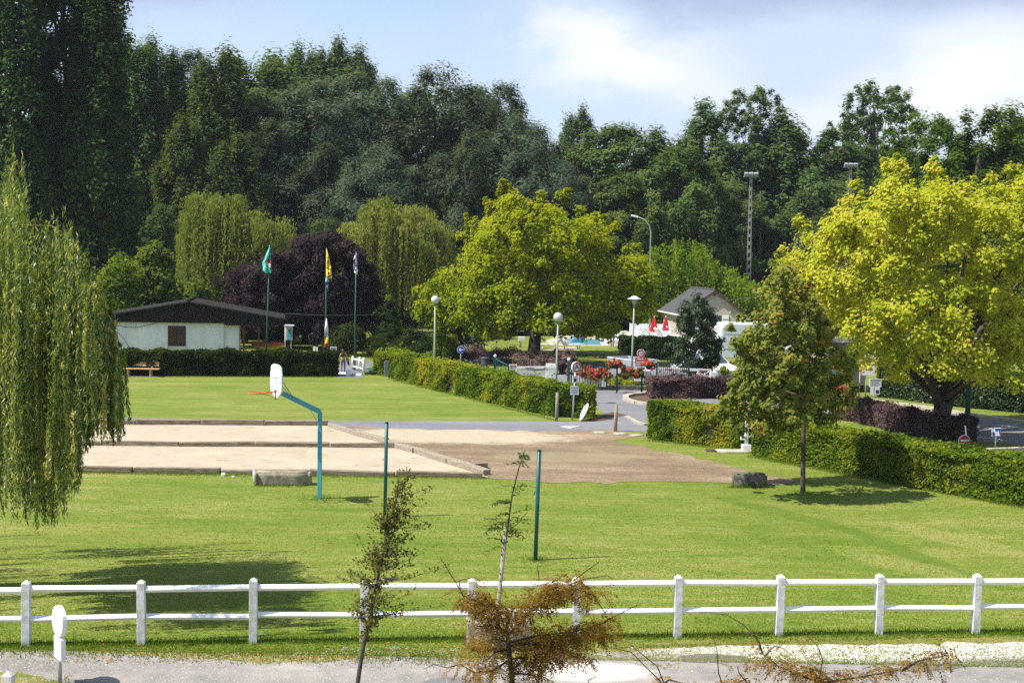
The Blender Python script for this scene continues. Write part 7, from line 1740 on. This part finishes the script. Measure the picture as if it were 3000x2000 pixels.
sc_ = thing('windbreak', 'translucent grey-white windbreak panels behind the loungers', 'screen', D(1880, 975, 104)); sc_.location.z = 0
for i in range(5):
    xa, xb = D(1846 + i * 24, 960, 104), D(1869 + i * 24, 960, 104); MB().box(((xa.x + xb.x) / 2, 104, (zt_ + D(1880, 948, 104).z) / 2), (xb.x - xa.x, 0.05, D(1880, 948, 104).z - zt_)).build('panel', M['caravan'], sc_); MB().tube([(xa.x - 0.02, 104, 0), (xa.x - 0.02, 104, D(1880, 946, 104).z)], 0.03, 6).build('post', M['white'], sc_)
ld = thing('pool_rail', 'steel hand rail at the pool edge', 'hand rail', D(1795, 1000, 96)); ld.location.z = 0
for x in (1792, 1798): q = D(x, 985, 96); MB().tube([(q.x, 96, 0), (q.x, 96, 0.85), (q.x, 96.3, 0.95), (q.x, 96.6, 0.8), (q.x, 96.6, 0)], 0.025, 6).build('rail', M['galv'], ld, smooth=True)
cv = thing('pool_cover', 'blue rolled pool cover at the left end of the pool', 'pool cover', D(1690, 985, 101)); cv.location.z = 0; a_, b_ = D(1676, 982, 101), D(1712, 982, 101); MB().tube([(a_.x, 101, 0.3), (b_.x, 101, 0.3)], 0.28, 12).build('roll', M['flagsky'], cv, smooth=True)
c = D(1524, 1000, 94); po = thing('metal_post', 'grey metal post on the grass left of the big tree trunk', 'post', (c.x, 94, 0)); MB().tube([(c.x, 94, 0), (c.x, 94, D(1524, 995, 94).z)], 0.10, 8).build('pole', M['galv'], po, smooth=True); MB().box((c.x + 0.1, 94, D(1524, 993, 94).z), (0.5, 0.3, 0.35)).build('box', M['white'], po, bevel=0.02)

# ================================================================ light summer haze
hz_ = MB().box((0, 744, 21), (1840, 1560, 44)).build('haze', bpy.data.materials.new('haze_air'), None); hz_['kind'] = 'stuff'
hm_ = bpy.data.materials['haze_air']; hm_.use_nodes = True; k_ = NT(hm_.node_tree); pv = k_.add('ShaderNodeVolumePrincipled'); pv.inputs['Color'].default_value = (0.80, 0.89, 1.0, 1); pv.inputs['Density'].default_value = 0.00014
k_.link(pv.outputs[0], k_.add('ShaderNodeOutputMaterial').inputs['Volume'])
# ================================================================ grass, gravel and fallen leaves
rng = np.random.default_rng(300)


def ok_lawn(X, Y):               # keep blades off the court, path, bare ground
    polys = [gp((-420, 1240), (962, 1244), (1440, 1400), (900, 1394), (-420, 1374)), gp((-400, 1216), (1000, 1232), (1640, 1234), (1900, 1225), (1895, 1264), (955, 1250)), gp((955, 1247), (1790, 1258), (1870, 1270), (1900, 1312), (2080, 1350), (2330, 1404), (2320, 1417), (1600, 1414), (1440, 1402))]
    keep = np.ones(len(X), bool)
    for pl in polys:
        c = np.zeros(len(X), bool); j = len(pl) - 1
        for i in range(len(pl)):
            (xi, yi), (xj, yj) = pl[i], pl[j]
            c ^= ((yi > Y) != (yj > Y)) & (X < (xj - xi) * (Y - yi) / ((yj - yi) or 1e-9) + xi); j = i
        keep &= ~c
    return keep


k = 250000
Yg = 21.2 + 26 * rng.uniform(0, 1, k) ** 1.7; Xg = rng.uniform(-1, 1, k) * (Yg * 0.44 + 0.5)
kp = ok_lawn(Xg, Yg); Xg, Yg = Xg[kp], Yg[kp]; k = len(Xg)
P = np.stack([Xg, Yg, np.zeros(k)], 1)
ti = 0.52 + 0.20 * vn(P * np.array([0.35, 1.5, 1]), 1.4, 5) + rng.normal(0, 0.14, k)
U = rdir(rng, k) * 0.9 + np.array([0.2, 0.1, 0.7]); N = rdir(rng, k) * 0.6 + np.array([-0.4, -0.4, 0.6])
leafobj('grass_blades', P, N, U, rng.uniform(0.025, 0.06, k), rng.uniform(0.008, 0.018, k), ti, M['L_grass'], None, kind='stuff', tri=True)
# tufts along edges
pts = []
for a_, b_, n_, sp, h_ in [(FP[0], FP[-1], 9000, 0.10, 0.13), (G(-300, 1378), G(1430, 1402), 4000, 0.10, 0.11), (G(750, 1424), G(905, 1424), 260, 0.05, 0.12), (G(2140, 1428), G(2255, 1428), 500, 0.06, 0.14), (G(280, 1104), G(985, 1105), 1800, 0.1, 0.12), (G(1140, 1110), G(1630, 1232), 2200, 0.1, 0.12), (G(2200, 1338), G(3000, 1488), 3000, 0.12, 0.13), (G(1895, 1290), G(2170, 1320), 900, 0.1, 0.12), (G(-60, 1906), G(1400, 1930), 4000, 0.22, 0.09), (G(1400, 1912), G(3060, 1856), 1500, 0.06, 0.08), (G(270, 1228), G(960, 1236), 900, 0.05, 0.08)]:
    s_ = rng.uniform(0, 1, n_); q = np.array(a_)[None] + (np.array(b_) - np.array(a_))[None] * s_[:, None]; q[:, 0] += rng.normal(0, sp, n_); q[:, 1] += rng.normal(0, sp, n_); q[:, 2] = 0
    pts.append((q, np.full(n_, h_)))
for p_, r_, n_ in [(G(1568, 1640), 0.16, 220), (G(1127, 1515), 0.16, 160), (G(936, 1460), 0.25, 260), (G(2352, 1443), 0.2, 160), (G(176, 2004), 0.2, 160)]:
    q = np.array(p_)[None] + rng.normal(0, r_, (n_, 3)); q[:, 2] = 0; pts.append((q, np.full(n_, 0.09)))
P = np.concatenate([a for a, _ in pts]); Lh = np.concatenate([b for _, b in pts]); k = len(P)
leafobj('grass_tufts', P, rdir(rng, k) + np.array([0, -0.4, 0.2]), rdir(rng, k) * 0.55 + np.array([0, 0, 1]), Lh * rng.uniform(0.5, 1.2, k), 0.014, 0.34 + rng.normal(0, 0.2, k), M['L_grass'], None, kind='stuff', tri=True)
# loose stones on the lane
k = 16000; X_ = rng.uniform(-11, 11, k); Y_ = rng.uniform(17.5, 22.3, k)
g0 = np.array([G(x, 1912 if x < 1000 else 1895).y for x in np.linspace(0, 3000, 30)]); lim = np.interp(X_, np.linspace(-9.5, 9.5, 30), g0)
m_ = (Y_ < lim) & ((X_ < 0.5) | (rng.uniform(size=k) < 0.35)); X_, Y_ = X_[m_], Y_[m_]; k = len(X_)
r_ = 0.012 + 0.016 * rng.uniform(0, 1, k) ** 3; oc = np.array([(1, 0, 0), (0, 1, 0), (-1, 0, 0), (0, -1, 0), (0, 0, 1)], float); of = np.array([(0, 1, 4), (1, 2, 4), (2, 3, 4), (3, 0, 4)])
V = (oc[None] * rng.uniform(0.6, 1.3, (k, 5, 1)) * r_[:, None, None] * np.array([1.1, 1.1, 0.8]) + np.stack([X_, Y_, np.full(k, 0.004)], 1)[:, None]).reshape(-1, 3)
Fi = (of[None] + np.arange(k)[:, None, None] * 5).reshape(-1)
me = bpy.data.meshes.new('gravel'); me.vertices.add(len(V)); me.vertices.foreach_set('co', V.reshape(-1).astype(np.float32)); me.loops.add(len(Fi)); me.loops.foreach_set('vertex_index', Fi.astype(np.int32)); me.polygons.add(len(Fi) // 3); me.polygons.foreach_set('loop_start', np.arange(0, len(Fi), 3, dtype=np.int32))
at = me.attributes.new('tint', 'FLOAT', 'FACE'); at.data.foreach_set('value', np.repeat(rng.uniform(0, 1, k), 4).astype(np.float32)); me.materials.append(M['L_pebble']); me.update(calc_edges=True)
go = bpy.data.objects.new('gravel', me); C.objects.link(go); go['kind'] = 'stuff'
# fallen leaves under the trees and on the verges
k = 1900; q = []
for i in range(k):
    c_ = rng.uniform()
    if c_ < 0.45: x, y = G(rng.uniform(2810, 3060), rng.uniform(1296, 1318))[:2]
    elif c_ < 0.7: x, y = G(rng.uniform(100, 1400), rng.uniform(1880, 1945))[:2]
    elif c_ < 0.8: x, y = G(rng.uniform(2200, 2700), rng.uniform(1380, 1470))[:2]
    elif c_ < 0.88: x, y = G(rng.uniform(1400, 2950), rng.uniform(1865, 1900))[:2]
    else: x, y = G(rng.uniform(300, 2900), rng.uniform(1430, 1850))[:2]
    q.append((x, y, rng.uniform(0.012, 0.03)))
leafobj('fallen_leaves', np.array(q), np.array([0, 0, 1.0]) + rdir(rng, k) * 0.4, rdir(rng, k), 0.05 * rng.uniform(0.6, 1.4, k), 0.035, rng.uniform(0, 1, k), M['L_dry'], None, kind='stuff')
